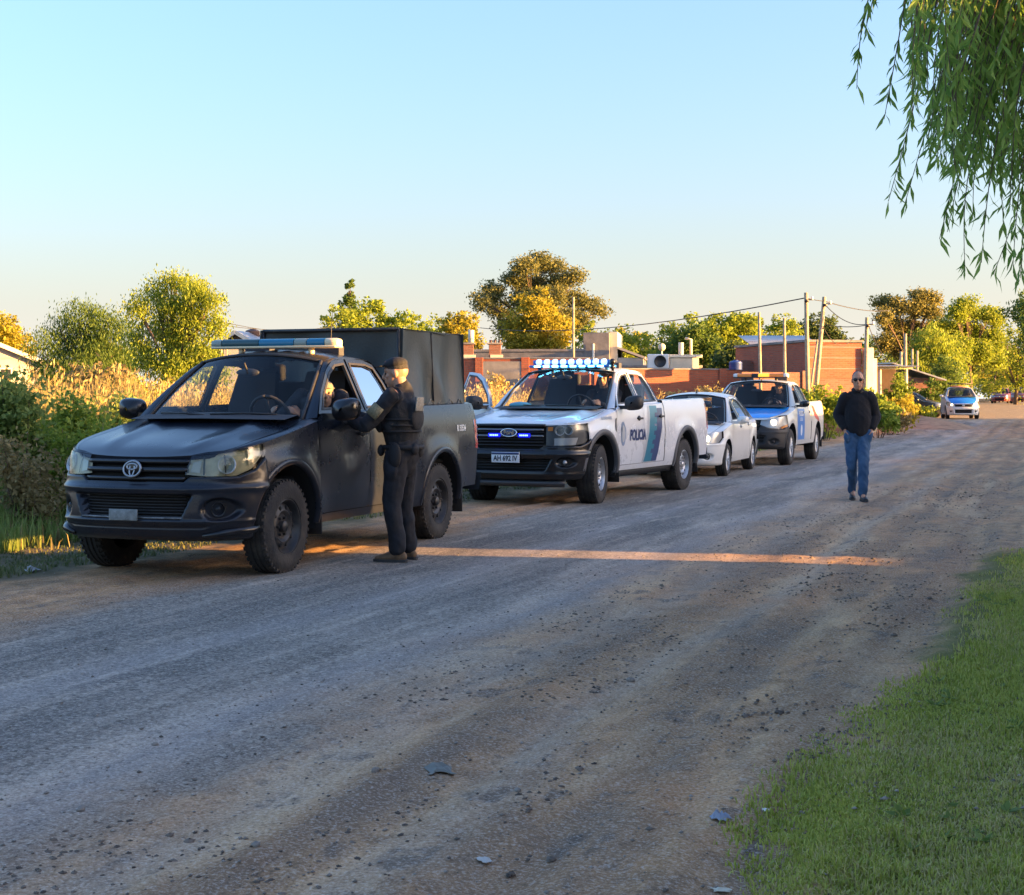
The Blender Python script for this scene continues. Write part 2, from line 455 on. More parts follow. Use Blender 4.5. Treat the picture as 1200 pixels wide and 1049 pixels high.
def ground_material(name, grassy):
    m, nt, p, out = newmat(name)
    N, L = nt.nodes, nt.links
    ge = N.new('ShaderNodeNewGeometry'); sp = N.new('ShaderNodeSeparateXYZ'); L.new(ge.outputs['Position'], sp.inputs[0])
    def M(op, a, b=None, clamp=False):
        n = N.new('ShaderNodeMath'); n.operation = op; n.use_clamp = clamp
        for i, v in enumerate((a, b)):
            if v is None: continue
            if isinstance(v, (int, float)): n.inputs[i].default_value = v
            else: L.new(v, n.inputs[i])
        return n.outputs[0]
    def noise(scale, vec, det=6, ro=0.6, dist=0.0):
        n = N.new('ShaderNodeTexNoise'); n.inputs['Scale'].default_value = scale; n.inputs['Detail'].default_value = det
        n.inputs['Roughness'].default_value = ro; n.inputs['Distortion'].default_value = dist
        L.new(vec, n.inputs['Vector']); return n.outputs['Fac']
    def rng_(v, a, b, c=0.0, d=1.0):
        n = N.new('ShaderNodeMapRange'); n.interpolation_type = 'SMOOTHSTEP'
        n.inputs[1].default_value = a; n.inputs[2].default_value = b; n.inputs[3].default_value = c; n.inputs[4].default_value = d
        L.new(v, n.inputs[0]); return n.outputs[0]
    def mix(f, a, b):
        n = N.new('ShaderNodeMix'); n.data_type = 'RGBA'
        for i, v in ((0, f), (6, a), (7, b)):
            if isinstance(v, tuple): n.inputs[i].default_value = (*v, 1)
            elif isinstance(v, (int, float)): n.inputs[i].default_value = v
            else: L.new(v, n.inputs[i])
        return n.outputs[2]
    # u = metres right of the centre line; v along
    c = M('ADD', M('MULTIPLY', M('SUBTRACT', sp.outputs[1], 13.0), 0.36), 1.0)
    u = M('MULTIPLY', M('SUBTRACT', sp.outputs[0], c), 0.941)
    cb = N.new('ShaderNodeCombineXYZ')
    L.new(M('MULTIPLY', u, 1.0), cb.inputs[0]); L.new(M('MULTIPLY', sp.outputs[1], 0.13), cb.inputs[1])
    streak = noise(2.2, cb.outputs[0], 8, 0.62)          # drawn out along the road
    streak2 = noise(7.0, cb.outputs[0], 5, 0.6)
    big = noise(0.55, ge.outputs['Position'], 5, 0.6)
    med = noise(3.0, ge.outputs['Position'], 8, 0.68)
    fine = noise(38.0, ge.outputs['Position'], 5, 0.7)
    vor = N.new('ShaderNodeTexVoronoi'); vor.inputs['Scale'].default_value = 46.0; L.new(ge.outputs['Position'], vor.inputs['Vector'])
    gravel = vor.outputs['Color']
    un = M('ADD', u, M('MULTIPLY', M('SUBTRACT', big, 0.5), 1.3))
    un = M('ADD', un, M('MULTIPLY', M('SUBTRACT', streak, 0.5), 1.3))
    wn_ = N.new('ShaderNodeCombineXYZ'); L.new(M('MULTIPLY', sp.outputs[1], 0.22), wn_.inputs[0])
    uw = M('ADD', u, M('MULTIPLY', M('SUBTRACT', noise(1.0, wn_.outputs[0], 3, 0.5), 0.5), 0.9))
    def track(uc, w):
        q = M('MULTIPLY', M('SUBTRACT', uw, uc), 1.0 / w)
        return M('EXPONENT', M('MULTIPLY', M('MULTIPLY', q, q), -1.0))
    # packed gravel / worn asphalt
    asphalt = mix(rng_(streak, 0.34, 0.66), (0.160, 0.140, 0.118), (0.311, 0.268, 0.218))
    asphalt = mix(rng_(streak2, 0.50, 0.72, 0, 0.65), asphalt, (0.650, 0.525, 0.408))
    worn = mix(rng_(streak, 0.36, 0.64), (0.276, 0.222, 0.177), (0.581, 0.458, 0.353))
    asphalt = mix(M('MULTIPLY', rng_(un, -0.9, 0.3), 0.9), asphalt, worn)
    bw = N.new('ShaderNodeSeparateColor'); L.new(gravel, bw.inputs[0])
    asphalt = mix(M('MULTIPLY', rng_(bw.outputs[0], 0.55, 1.0), 0.35), asphalt, (0.663, 0.561, 0.439))
    asphalt = mix(M('MULTIPLY', rng_(bw.outputs[1], 0.6, 1.0), 0.45), asphalt, (0.063, 0.055, 0.050))
    # earth of the shoulders
    earth = mix(rng_(med, 0.35, 0.66), (0.301, 0.165, 0.076), (0.653, 0.372, 0.176))
    earth = mix(rng_(big, 0.45, 0.7, 0, 0.55), earth, (0.653, 0.311, 0.134))
    earth = mix(rng_(fine, 0.52, 0.75, 0, 0.5), earth, (0.800, 0.561, 0.302))
    earth = mix(rng_(streak, 0.50, 0.68, 0, 0.5), earth, (0.800, 0.537, 0.294))
    grain = noise(75.0, ge.outputs['Position'], 4, 0.75)
    asphalt = mix(M('MULTIPLY', M('MAXIMUM', track(-0.95, 0.22), track(0.25, 0.18)), 0.35), asphalt, (0.40, 0.36, 0.34))
    asphalt = mix(M('MULTIPLY', M('MAXIMUM', track(-0.45, 0.20), track(-1.6, 0.25)), 0.25), asphalt, (0.10, 0.10, 0.105))
    dirtR = rng_(un, -0.1, 1.15)
    dirtL = rng_(un, -2.1, -2.9)
    brk = rng_(med, 0.35, 0.6, 0.25, 1.0)
    earth = mix(M('MULTIPLY', M('MAXIMUM', track(0.95, 0.16), track(1.62, 0.13)), M('MULTIPLY', brk, 0.55)), earth, (0.46, 0.37, 0.285))
    earth = mix(M('MULTIPLY', M('MAXIMUM', M('MAXIMUM', track(1.25, 0.10), track(2.02, 0.12)), track(2.62, 0.13)), M('MULTIPLY', brk, 0.45)), earth, (0.090, 0.070, 0.055))
    clump = M('MULTIPLY', rng_(med, 0.50, 0.62), rng_(streak2, 0.40, 0.58))
    earth = mix(M('MULTIPLY', clump, 0.75), earth, (0.107, 0.085, 0.070))
    wet = M('MULTIPLY', rng_(streak, 0.54, 0.40), rng_(big, 0.62, 0.45))
    earth = mix(M('MULTIPLY', wet, 0.45), earth, (0.157, 0.128, 0.107))
    far = rng_(sp.outputs[1], 70.0, 84.0)                 # beyond the crest the road is bare earth
    dirt = M('MAXIMUM', M('MAXIMUM', M('MULTIPLY', dirtR, 0.93), dirtL), far)
    dirt = M('MULTIPLY', dirt, rng_(med, 0.15, 0.55, 0.75, 1.0))
    col = mix(dirt, asphalt, earth)
    col = mix(M('MULTIPLY', rng_(grain, .50, .66), .55), col, (0.094, 0.083, 0.072))
    col = mix(M('MULTIPLY', rng_(grain, .50, .36), .40), col, (0.729, 0.659, 0.580))
    dry = mix(rng_(med, 0.4, 0.6), (0.30, 0.23, 0.145), (0.42, 0.32, 0.19))
    col = mix(far, col, dry)
    if grassy:
        gR = M('MULTIPLY', rng_(M('ADD', u, M('MULTIPLY', M('SUBTRACT', noise(1.6, ge.outputs['Position'], 6, 0.6), 0.5), .6)), 2.75, 3.0), rng_(sp.outputs[1], 13.6, 12.9))
        col = mix(M('MULTIPLY', gR, .8), col, (0.10, 0.13, 0.035))
        gn = M('ADD', u, M('MULTIPLY', M('SUBTRACT', noise(1.1, ge.outputs['Position'], 6, 0.6), 0.5), 1.6))
        gr = mix(rng_(med, 0.35, 0.65), (0.115, 0.100, 0.055), (0.21, 0.165, 0.105))
        gL = rng_(gn, -3.4, -4.1)
        col = mix(gL, col, gr)
    L.new(col, p.inputs['Base Color'])
    p.inputs['Roughness'].default_value = 0.92
    p.inputs['Specular IOR Level'].default_value = 0.04
    h = M('ADD', M('MULTIPLY', fine, 0.5), M('MULTIPLY', bw.outputs[2], 0.35))
    h = M('ADD', h, M('MULTIPLY', noise(130.0, ge.outputs['Position'], 3, 0.7), 0.35))
    bp = N.new('ShaderNodeBump'); bp.inputs['Strength'].default_value = 0.75; bp.inputs['Distance'].default_value = 0.02
    L.new(h, bp.inputs['Height']); L.new(bp.outputs[0], p.inputs['Normal'])
    return m

def sheet(name, xs_of_row, ys, dz, material, detail=True):
    rows = []
    for y in ys:
        x = xs_of_row(y); yy = np.full_like(x, y)
        z = zg(x, yy) + (zdetail(x, yy) if detail else 0) + dz
        if name == 'ground':
            ur = road_u(x, yy); z = z - .06 * ((ur > -2.55) & (ur < 1.45))
        rows.append(np.stack([x, yy, z], 1))
    G = np.stack(rows, 0); nr, nc = G.shape[:2]
    if name == 'road':      # the edges dip under the ground sheet
        G[:, :12, 2] -= np.linspace(.02, 0, 12)[None]; G[:, -12:, 2] -= np.linspace(0, .02, 12)[None]
    i = np.arange(nr - 1)[:, None] * nc + np.arange(nc - 1)[None, :]
    q = np.stack([i, i + 1, i + nc + 1, i + nc], -1).reshape(-1, 4)
    return fastmesh(name, G.reshape(-1, 3), q, material, smooth=True)

M_ground = ground_material('earth_and_weeds', True)
M_road = ground_material('packed_gravel', False)
ys = np.r_[np.linspace(-40, 2.5, 18)[:-1], 2.5 * (26 / 2.5) ** np.linspace(0, 1, 330)[:-1], 26 * (80 / 26.0) ** np.linspace(0, 1, 110)[:-1], np.linspace(80, 160, 26)[:-1], np.linspace(160, 1500, 14)]
def ground_row(y):
    c = float(road_c(min(y, 160)))
    u = np.r_[np.linspace(-900, -30, 12)[:-1], np.linspace(-30, -9, 22)[:-1], np.linspace(-9, -2.6, 100)[:-1], np.linspace(-2.6, 1.4, 9)[:-1], np.linspace(1.4, 7.5, 150)[:-1], np.linspace(7.5, 30, 16)[:-1], np.linspace(30, 900, 12)]
    return c + u
tag(sheet('ground', ground_row, ys, 0.0, M_ground), kind='structure')
def road_row(y):
    c = float(road_c(min(y, 160)))
    w = 0.25 * vnoise(np.array([y * 0.5]), np.array([2.0]))[0]
    return c + np.linspace(-3.3 + w, 2.2 + w, 170)
ysr = np.r_[2.4 * (26 / 2.4) ** np.linspace(0, 1, 480)[:-1], 26 * (80 / 26.0) ** np.linspace(0, 1, 110)[:-1], np.linspace(80, 160, 26)]
tag(sheet('road', road_row, np.r_[np.linspace(-30, 2.4, 12)[:-1], ysr], 0.006, M_road), kind='structure')

# loose stones and clods
def pebbles(n):
    base = np.array([(1, 0, 0), (-1, 0, 0), (0, 1, 0), (0, -1, 0), (0, 0, .8), (0, 0, -.6)], float)
    tri = np.array([(0, 2, 4), (2, 1, 4), (1, 3, 4), (3, 0, 4), (2, 0, 5), (1, 2, 5), (3, 1, 5), (0, 3, 5)])
    Y = 2.8 * (24 / 2.8) ** rng.random(n); 
    U = np.where(rng.random(n) < 0.7, rng.uniform(0.0, 3.4, n), rng.uniform(-4.0, 0.2, n))
    X = road_c(Y) + U / 0.941
    R = 0.003 + 0.008 * rng.random(n) ** 3
    R[rng.random(n) < 0.010] *= 1.8
    Z = zg(X, Y) + zdetail(X, Y) + 0.006 + R * 0.3
    jit = rng.uniform(0.6, 1.35, (n, 6, 1)); ang = rng.uniform(0, 6.28, n)
    B = base[None] * jit * R[:, None, None]
    ca, sa = np.cos(ang)[:, None], np.sin(ang)[:, None]
    Vx = B[:, :, 0] * ca - B[:, :, 1] * sa; Vy = B[:, :, 0] * sa + B[:, :, 1] * ca
    V = np.stack([Vx + X[:, None], Vy + Y[:, None], B[:, :, 2] * 0.75 + Z[:, None]], -1).reshape(-1, 3)
    T = (tri[None] + 6 * np.arange(n)[:, None, None]).reshape(-1, 3)
    return V, T
M_stone = leaf_mat('loose_stone', (0.10, 0.085, 0.07), (0.36, 0.31, 0.26), trans=0.0, rough=0.9)
Vp, Tp = pebbles(8000)
tag(fastmesh('gravel', Vp, Tp, M_stone, n=3), kind='stuff')
def crumbs(n):
    """dark lumps of earth thrown up beside the ruts"""
    r2 = np.random.default_rng(33); Y = 3.2 * (26 / 3.2) ** r2.random(n); U = r2.uniform(.5, 2.9, n); X = road_c(Y) + U / .941
    k = vnoise(X * 1.6, Y * 1.1) + .5 * vnoise(U * 5, Y * .5) > -.05; X, Y = X[k], Y[k]; n = len(X)
    nu, nv = 7, 4; A = np.linspace(0, 2 * math.pi, nu, endpoint=False)
    R = r2.uniform(.003, .010, n) * (1 + 0.8 * (r2.random(n) < .06))
    unit_ = np.array([(math.cos(a) * math.sin(t), math.sin(a) * math.sin(t), math.cos(t)) for t in (.25, .9, 1.5, 2.0) for a in A])
    V = unit_[None] * (R[:, None] * r2.uniform(.6, 1.3, (n, nu * nv)))[:, :, None] * np.array([1.3, 1.0, .6]); an = r2.uniform(0, 6.3, n)
    c, s_ = np.cos(an)[:, None], np.sin(an)[:, None]
    V = np.stack([V[..., 0] * c - V[..., 1] * s_, V[..., 0] * s_ + V[..., 1] * c, V[..., 2]], -1) + np.stack([X, Y, zg(X, Y) + zdetail(X, Y) + .006], 1)[:, None]
    q = np.array([(j * nu + i, (j + 1) * nu + i, (j + 1) * nu + (i + 1) % nu, j * nu + (i + 1) % nu) for j in range(nv - 1) for i in range(nu)])
    Q = (q[None] + nu * nv * np.arange(n)[:, None, None]).reshape(-1, 4)
    tag(fastmesh('earth_crumbs', V.reshape(-1, 3), Q, leaf_mat('dark_earth', (.085, .068, .055), (.23, .18, .14), trans=0, rough=.95), smooth=True), kind='stuff')
crumbs(5500)
# ---------------------------------------------------------------- vehicle materials
M_black_plastic = mat('black_plastic', (0.018, 0.018, 0.02), 0.55, bump=0.15, bscale=120)
M_gloss_black = mat('gloss_black', (0.012, 0.012, 0.014), 0.22)
M_under = mat('underbody', (0.012, 0.012, 0.012), 0.9)
M_rubber = mat('tyre_rubber', (0.022, 0.021, 0.021), 0.85, col2=(0.075, 0.064, 0.052), vscale=5.0, thresh=(0.42, 0.78), bump=0.35, bscale=55)
M_steel_dark = mat('dark_steel_rim', (0.035, 0.036, 0.04), 0.45, metal=0.4, col2=(0.10, 0.085, 0.07), vscale=7, thresh=(0.45, 0.8))
M_steel = mat('silver_steel_rim', (0.42, 0.43, 0.45), 0.38, metal=0.7, var=0.2, vscale=9)
M_chrome = mat('chrome', (0.75, 0.76, 0.78), 0.12, metal=1.0)
M_cabin = mat('cabin_trim', (0.025, 0.026, 0.03), 0.7)
M_seat = mat('seat_cloth', (0.035, 0.037, 0.045), 0.9, bump=0.2, bscale=150)
M_headrest = mat('headrest_cloth', (0.045, 0.047, 0.055), 0.9)
M_glass = glass_mat('window_glass', (0.88, 0.91, 0.90), 0.7)
M_glass_tint = glass_mat('tinted_glass', (0.16, 0.19, 0.21), 1.4)
M_glass_mirror = glass_mat('reflective_glass', (0.10, 0.12, 0.14), 8.0, 0.05)
M_lens = glass_mat('lamp_lens', (0.82, 0.84, 0.84), 0.8, 0.06)
M_lens_fog = glass_mat('clouded_lens', (0.80, 0.78, 0.66), 1.6, 0.10)
M_bowl = mat('yellowed_reflector', (0.50, 0.48, 0.38), 0.35, var=0.2, vscale=7)
M_reflector = mat('lamp_reflector', (0.50, 0.51, 0.53), 0.3, metal=0.35)
M_amber = mat('amber_lamp', (0.75, 0.20, 0.03), 0.25)
M_red = mat('red_lamp', (0.42, 0.02, 0.02), 0.2, coat=0.5)
M_orange_lens = mat('orange_lens', (0.80, 0.26, 0.05), 0.25)
M_white_plastic = mat('white_plastic', (0.72, 0.72, 0.70), 0.4)
M_lit_white = mat('lit_lamp', (0.9, 0.9, 0.9), 0.3, emit=(1.0, 0.80, 0.52), estr=1.2)
M_lit_led = mat('lit_led', (0.8, 0.9, 1.0), 0.3, emit=(0.42, 0.74, 1.0), estr=0.12)
M_lit_blue = mat('lit_blue', (0.05, 0.1, 0.9), 0.3, emit=(0.16, 0.28, 1.0), estr=0.45)
M_glow_blue = mat('blue_strobe_cover', (0.01, 0.01, 0.3), 0.3, emit=(0.004, 0.010, 1.0), estr=0.14)
M_lit_orange = mat('lit_orange', (0.9, 0.4, 0.05), 0.3, emit=(1.0, 0.42, 0.03), estr=0.14)
M_blue_lens = mat('blue_lens', (0.02, 0.16, 0.55), 0.25)
M_plate = mat('plate_white', (0.72, 0.74, 0.78), 0.4)
M_ink = mat('plate_ink', (0.02, 0.02, 0.03), 0.6)
M_navy = mat('navy_print', (0.015, 0.035, 0.13), 0.35, coat=0.3)
M_teal = mat('teal_print', (0.004, 0.15, 0.23), 0.35, coat=0.3)
M_palegrey = mat('pale_grey_print', (0.36, 0.39, 0.42), 0.35, coat=0.3)
M_slate = mat('slate_print', (0.17, 0.24, 0.37), 0.35, coat=0.3)
M_policeblue = mat('blue_print', (0.015, 0.19, 0.62), 0.3, coat=0.4)
M_white_print = mat('white_print', (0.66, 0.68, 0.70), 0.4)

class Body:
    """wrap surface of a car: s runs from the middle of the nose round the left side to the middle of the tail"""
    def __init__(b, plan, front, side, rear, flares=(), yg=(1.25, 0.875, 0.42)):
        P = resample(spline(plan, 20), 900)
        b.P = P; b.S = np.r_[0, np.cumsum(np.linalg.norm(np.diff(P, axis=0), axis=1))]
        T = np.gradient(P, axis=0); T /= np.linalg.norm(T, axis=1)[:, None]
        b.N = np.stack([T[:, 1], -T[:, 0]], 1)
        k = int(np.argmax(P[:, 1] > P[:, 1].max() * 0.985)); b.kf = k
        tb = lambda t: (lambda q: (q[:, 0], q[:, 1]))(spline(t, 10))
        b.f, b.sd, b.r = tb(front), tb(side), tb(rear)
        b.flares = flares; b.yg = yg
    def sx(b, x): return float(np.interp(-x, -b.P[:, 0], b.S))
    def sy(b, y): return float(np.interp(y, b.P[:b.kf, 1], b.S[:b.kf]))
    def end(b): return float(b.S[-1])
    def B(b, sz, out=0.0):
        sz = np.asarray(sz, float); s0, z = sz[..., 0], sz[..., 1]
        sg = np.where(s0 < 0, -1.0, 1.0); s = np.abs(s0)
        x = np.interp(s, b.S, b.P[:, 0]); y = np.interp(s, b.S, b.P[:, 1])
        nx = np.interp(s, b.S, b.N[:, 0]); ny = np.interp(s, b.S, b.N[:, 1])
        w = nx * nx
        o = np.where(nx > 0, w, 0) * np.interp(z, *b.f) + (1 - w) * np.interp(z, *b.sd) + np.where(nx < 0, w, 0) * np.interp(z, *b.r) - out
        x = x - nx * o; y = y - ny * o
        for xc, zc, R, amp, wd in b.flares:
            r = np.hypot(x - xc, z - zc)
            y = y + amp * np.exp(-((r - R) / wd) ** 2) * np.clip(ny, 0, 1)
        return np.stack([x, y * sg, z], -1)
    def Yg(b, z): return b.yg[1] - b.yg[2] * (z - b.yg[0]) - 0.12 * (z - b.yg[0]) ** 2
    def side(b, xz, out=0.0):
        xz = np.asarray(xz, float)
        return np.stack([xz[..., 0], b.Yg(xz[..., 1]) + out, xz[..., 1]], -1)

MIR = np.array([1, -1, 1.0])
def two(mb, G, flip=False):
    mb.grid(G, flip); mb.grid(np.asarray(G) * MIR, not flip)
def bow(edge, center, nu=14, nt=13, px=2.2, pz=2.4, ridge=None):
    """surface across the car between mirrored edge curves with a raised centre line"""
    e, c = resample(spline(edge), nu), resample(spline(center), nu)
    t = np.linspace(-1, 1, nt)
    a = np.abs(t)
    X = c[:, None, 0] + (e[:, None, 0] - c[:, None, 0]) * a ** px
    Z = c[:, None, 2] + (e[:, None, 2] - c[:, None, 2]) * a ** pz
    Yv = e[:, None, 1] * t
    if ridge is not None:
        Z = Z + ridge(np.linspace(0, 1, nu)[:, None], a[None, :])
    return np.stack([X, Yv, Z], -1)          # along x travel (front->rear), across from right (-y) to left (+y)
def poly_offset(P, d):
    P = np.asarray(P, float); n = len(P); out = []
    area = 0.5 * sum(P[i][0] * P[(i + 1) % n][1] - P[(i + 1) % n][0] * P[i][1] for i in range(n))
    sg = 1 if area > 0 else -1
    for i in range(n):
        a, b_, c = P[i - 1], P[i], P[(i + 1) % n]
        n1 = np.array([(b_ - a)[1], -(b_ - a)[0]]) / (np.linalg.norm(b_ - a) + 1e-9) * sg
        n2 = np.array([(c - b_)[1], -(c - b_)[0]]) / (np.linalg.norm(c - b_) + 1e-9) * sg
        m = n1 + n2; m = m / max(0.5, np.dot(m, m)) * 2
        out.append(b_ + d * m)
    return np.array(out)

def arch_z(x, xc, zc, R, base):
    x = np.asarray(x, float)
    return np.where(np.abs(x - xc) < R, np.maximum(base, zc + np.sqrt(np.maximum(0, R * R - (x - xc) ** 2))), base)
def arch_xs(x0, x1, xc, R, n=16):
    xs = [x for x in np.linspace(x0, x1, n)] + [xc + R * 0.9995 * math.cos(a) for a in np.linspace(0, math.pi, 26)]
    lo, hi = min(x0, x1), max(x0, x1)
    return np.array(sorted([x for x in xs if lo - 1e-6 <= x <= hi + 1e-6], reverse=True))

AXY = Matrix.Rotation(rad(-90), 4, 'X')      # lathe axis z -> y

class Car:
    def __init__(s, name, label, cat, pos, head, group, body, paint, wb, R, Ra, zc, lod=2):
        s.root = thing(name, label, cat, (pos[0], pos[1], 0), 0, group)
        d = Vector((-math.sin(rad(head)), -math.cos(rad(head)), 0))
        s.root.rotation_euler = (0, 0, math.atan2(d.y, d.x))
        s.b = body; s.paint = paint; s.wb = wb; s.R = R; s.Ra = Ra; s.zc = zc; s.lod = lod
        s.body = MB()
    # -- sides
    def fender(s, xd, xe, zb, ztop, ztf=None):
        """front wing from the door edge forward to xe; ztop: list (x, z)"""
        b = s.b; xs = arch_xs(xe, xd, 0.0, s.Ra)
        zt = np.interp(-xs, [-p[0] for p in ztop], [p[1] for p in ztop])
        zl = np.minimum(arch_z(xs, 0.0, s.zc, s.Ra, s.sill), zt - 0.01)
        zl = np.where(xs > s.Ra, zb, zl)
        lo = np.array([(b.sx(x), z) for x, z in zip(xs, zl)]); hi = np.array([(b.sx(x), z) for x, z in zip(xs, zt)])
        two(s.body, b.B(loft([lo, hi], nv=9, keep=True)))
    def quarter(s, x0, x1, ztop, zbot, nv=9, xr=None):
        """rear side panel from x0 back to x1 with the wheel arch cut out"""
        b = s.b; xc = -s.wb
        xs = arch_xs(x0, x1, xc, s.Ra, 22)
        zt = np.interp(-xs, [-p[0] for p in ztop], [p[1] for p in ztop])
        zl = arch_z(xs, xc, s.zc, s.Ra, s.sill)
        zl = np.where(xs < xc - s.Ra, zbot, zl)
        lo = np.array([(b.sx(x), z) for x, z in zip(xs, zl)]); hi = np.array([(b.sx(x), z) for x, z in zip(xs, zt)])
        two(s.body, b.B(loft([lo, hi], nv=nv, keep=True)))
    def liners(s, inner=0.45):
        mb = MB()
        for xc in (0.0, -s.wb):
            for sg in (1, -1):
                G = []
                for a in np.linspace(-0.15, math.pi + 0.15, 18):
                    x, z = xc + (s.Ra + 0.004) * math.cos(a), s.zc + (s.Ra + 0.004) * math.sin(a)
                    yo = float(s.b.B([s.b.sx(x), max(z, s.sill)])[1]) - 0.006
                    G.append([(x, sg * yo, z), (x, sg * (yo - 0.12), z + 0.0), (x * 1.0, sg * inner, z)])
                mb.grid(G, sg > 0)
                n0 = len(mb.V)
                fan = [(xc, sg * inner, s.zc)] + [(xc + s.Ra * math.cos(a), sg * inner, s.zc + s.Ra * math.sin(a)) for a in np.linspace(-.15, math.pi + .15, 18)]
                mb.add(fan, [(0, i, i + 1) for i in range(1, 18)])
        x0, x1 = s.xn - 0.25, s.xt + 0.25
        h0 = s.sill + 0.02
        wi = s.b.P[:, 1].max() - 0.14
        xa = s.Ra + 0.03
        # chassis pan: narrow at the axles, wide between them
        mb.box(((x0 + x1) / 2, 0, h0 + 0.16), (x0 - x1, 0.86, 0.30))
        mb.box((-s.wb / 2, 0, h0 + 0.12), (s.wb - 2 * xa, wi * 2, 0.24))
        mb.tube([(0, -0.7, s.R), (0, 0.7, s.R)], 0.05, 8); mb.tube([(-s.wb, -0.7, s.R), (-s.wb, 0.7, s.R)], 0.06, 8)
        mb.ball((-s.wb, 0, s.R), (0.16, 0.18, 0.16), 10, 6)
        mb.build('underbody', M_under, s.root)
    def lips(s, w=0.055, out=0.022, m=None, xs=(0, 1)):
        for k in xs:
            xc = (0.0, -s.wb)[k]
            A = np.linspace(-0.05, math.pi + 0.05, 30)
            f = lambda r: np.array([(s.b.sx(xc + r * math.cos(a)), s.zc + r * math.sin(a)) for a in A])
            G = np.stack([s.b.B(f(s.Ra + w + 0.012), 0.002), s.b.B(f(s.Ra + w), out), s.b.B(f(s.Ra - 0.004), out), s.b.B(f(s.Ra - 0.004), -0.03)], 1)
            for sg in (1, -1):
                mb = MB(); mb.grid(G * np.array([1, sg, 1]), sg > 0); mb.build('wheel_arch_trim', m or M_black_plastic, s.root)
    # -- doors
    def door(s, lo, hi, win=None, pane=None, m=None, side=1, frame=0.035, open_deg=0, hinge=None, handle=None, label=None, mid=None):
        """lo/hi: bottom and belt lines (x, z) front to rear; win: (lower, upper) window outline"""
        b = s.b; mb = MB()
        L1 = np.array([(b.sx(x), z) for x, z in lo]); H1 = np.array([(b.sx(x), z) for x, z in hi])
        G = b.B(loft([L1, H1], 10, 9))
        mb.grid(G * np.array([1, side, 1]), side < 0)
        inner = b.B(loft([L1, H1], 10, 5), -0.055)
        mb.grid(inner * np.array([1, side, 1]), side > 0)
        if win:
            Wp = np.array(list(win[0]) + list(win[1])[::-1])
            O = poly_offset(Wp, frame)
            O[:, 1] = np.maximum(O[:, 1], np.interp(-O[:, 0], [-p[0] for p in hi], [p[1] for p in hi]) - 0.005)
            ring = []
            for P_, o_ in ((O, 0.0), (Wp, 0.0), (Wp, -0.03), (O, -0.035)):
                R_ = b.side(np.vstack([P_, P_[:1]]), o_); ring.append(R_)
            G = np.stack(ring, 1)
            mb.grid(G * np.array([1, side, 1]), side < 0)
            # belt filler between the panel top and the frame
            h2 = b.B(H1); f2 = b.side(np.array([(x, z + 0.012) for x, z in hi]))
            G = np.stack([resample(h2, 10), resample(f2, 10)], 1)
            mb.grid(G * np.array([1, side, 1]), side < 0)
        o = mb.build('door', m or s.paint, s.root)
        if label: o['label'] = label
        autosmooth(o, 40)
        if win and pane:
            pm = MB(); G = b.side(loft([win[0], win[1]], 8, 3), -0.018)
            pm.grid(G * np.array([1, side, 1]), side < 0)
            pm.build('window', pane, o)
        if win:
            sm = MB(); Wp2 = poly_offset(Wp, 0.004); Wi = poly_offset(Wp, -0.016)
            G = np.stack([b.side(np.vstack([P_, P_[:1]]), 0.004) for P_ in (Wp2, Wi)], 1)
            sm.grid(G * np.array([1, side, 1]), side < 0)
            sm.build('window_seal', M_black_plastic, o)
        if handle:
            hm = MB(); hx, hz = handle
            p = b.B([b.sx(hx), hz]); hm.box((p[0], side * (p[1] + 0.022), p[2]), (0.17, 0.022, 0.028))
            hm.box((p[0] + 0.075, side * (p[1] + 0.008), p[2]), (0.02, 0.03, 0.024)); hm.box((p[0] - 0.075, side * (p[1] + 0.008), p[2]), (0.02, 0.03, 0.024))
            mod_bevel(hm.build('handle', s.handle_m, o), 0.006)
            q = MB(); q.ball((p[0], side * (p[1] - 0.004), p[2]), (0.07, 0.012, 0.04), 12, 8); q.build('handle_recess', M_cabin, o)
        if open_deg:
            h = Vector(hinge); a = rad(open_deg); Rm = Matrix.Rotation(a, 3, 'Z')
            o.rotation_euler = (0, 0, a); o.location = h - Rm @ h
        return o
    def mirror(s, door, x, z, side=1, size=(0.13, 0.23, 0.17), m=None, y0=None):
        mb = MB(); y = (y0 if y0 else s.b.Yg(1.25) - 0.0)
        cx, cy, cz = x, y + 0.09 + size[1] / 2, z
        g = []
        # rounded housing: super-ellipse shell, flat at the back where the glass sits
        for u in np.linspace(0, 2 * math.pi, 21)[:-1]:
            row = []
            for t, sc in ((-0.02, 0.86), (0.0, 0.97), (0.25, 1.0), (0.6, 0.92), (0.85, 0.68), (1.0, 0.12)):
                c, sn = math.cos(u), math.sin(u)
                ry = abs(c) ** 0.6 * math.copysign(1, c); rz_ = abs(sn) ** 0.65 * math.copysign(1, sn)
                row.append((cx - size[0] / 2 + t * size[0], side * (cy + ry * size[1] / 2 * sc), cz + rz_ * size[2] / 2 * sc + 0.01 * ry))
            g.append(row)
        mb.grid(g, side > 0, True)
        mb.box((x + 0.0, side * (y + 0.06), z - size[2] * 0.30), (0.06, 0.16, 0.05))
        mb.m = 1
        k = len(mb.V); ring = [(p[0][0] - 0.001, p[0][1], p[0][2]) for p in g]
        mb.add(ring, [tuple(range(len(ring)))])
        o = mb.build('mirror', [m or M_gloss_black, M_chrome], door)
        return autosmooth(o, 50)
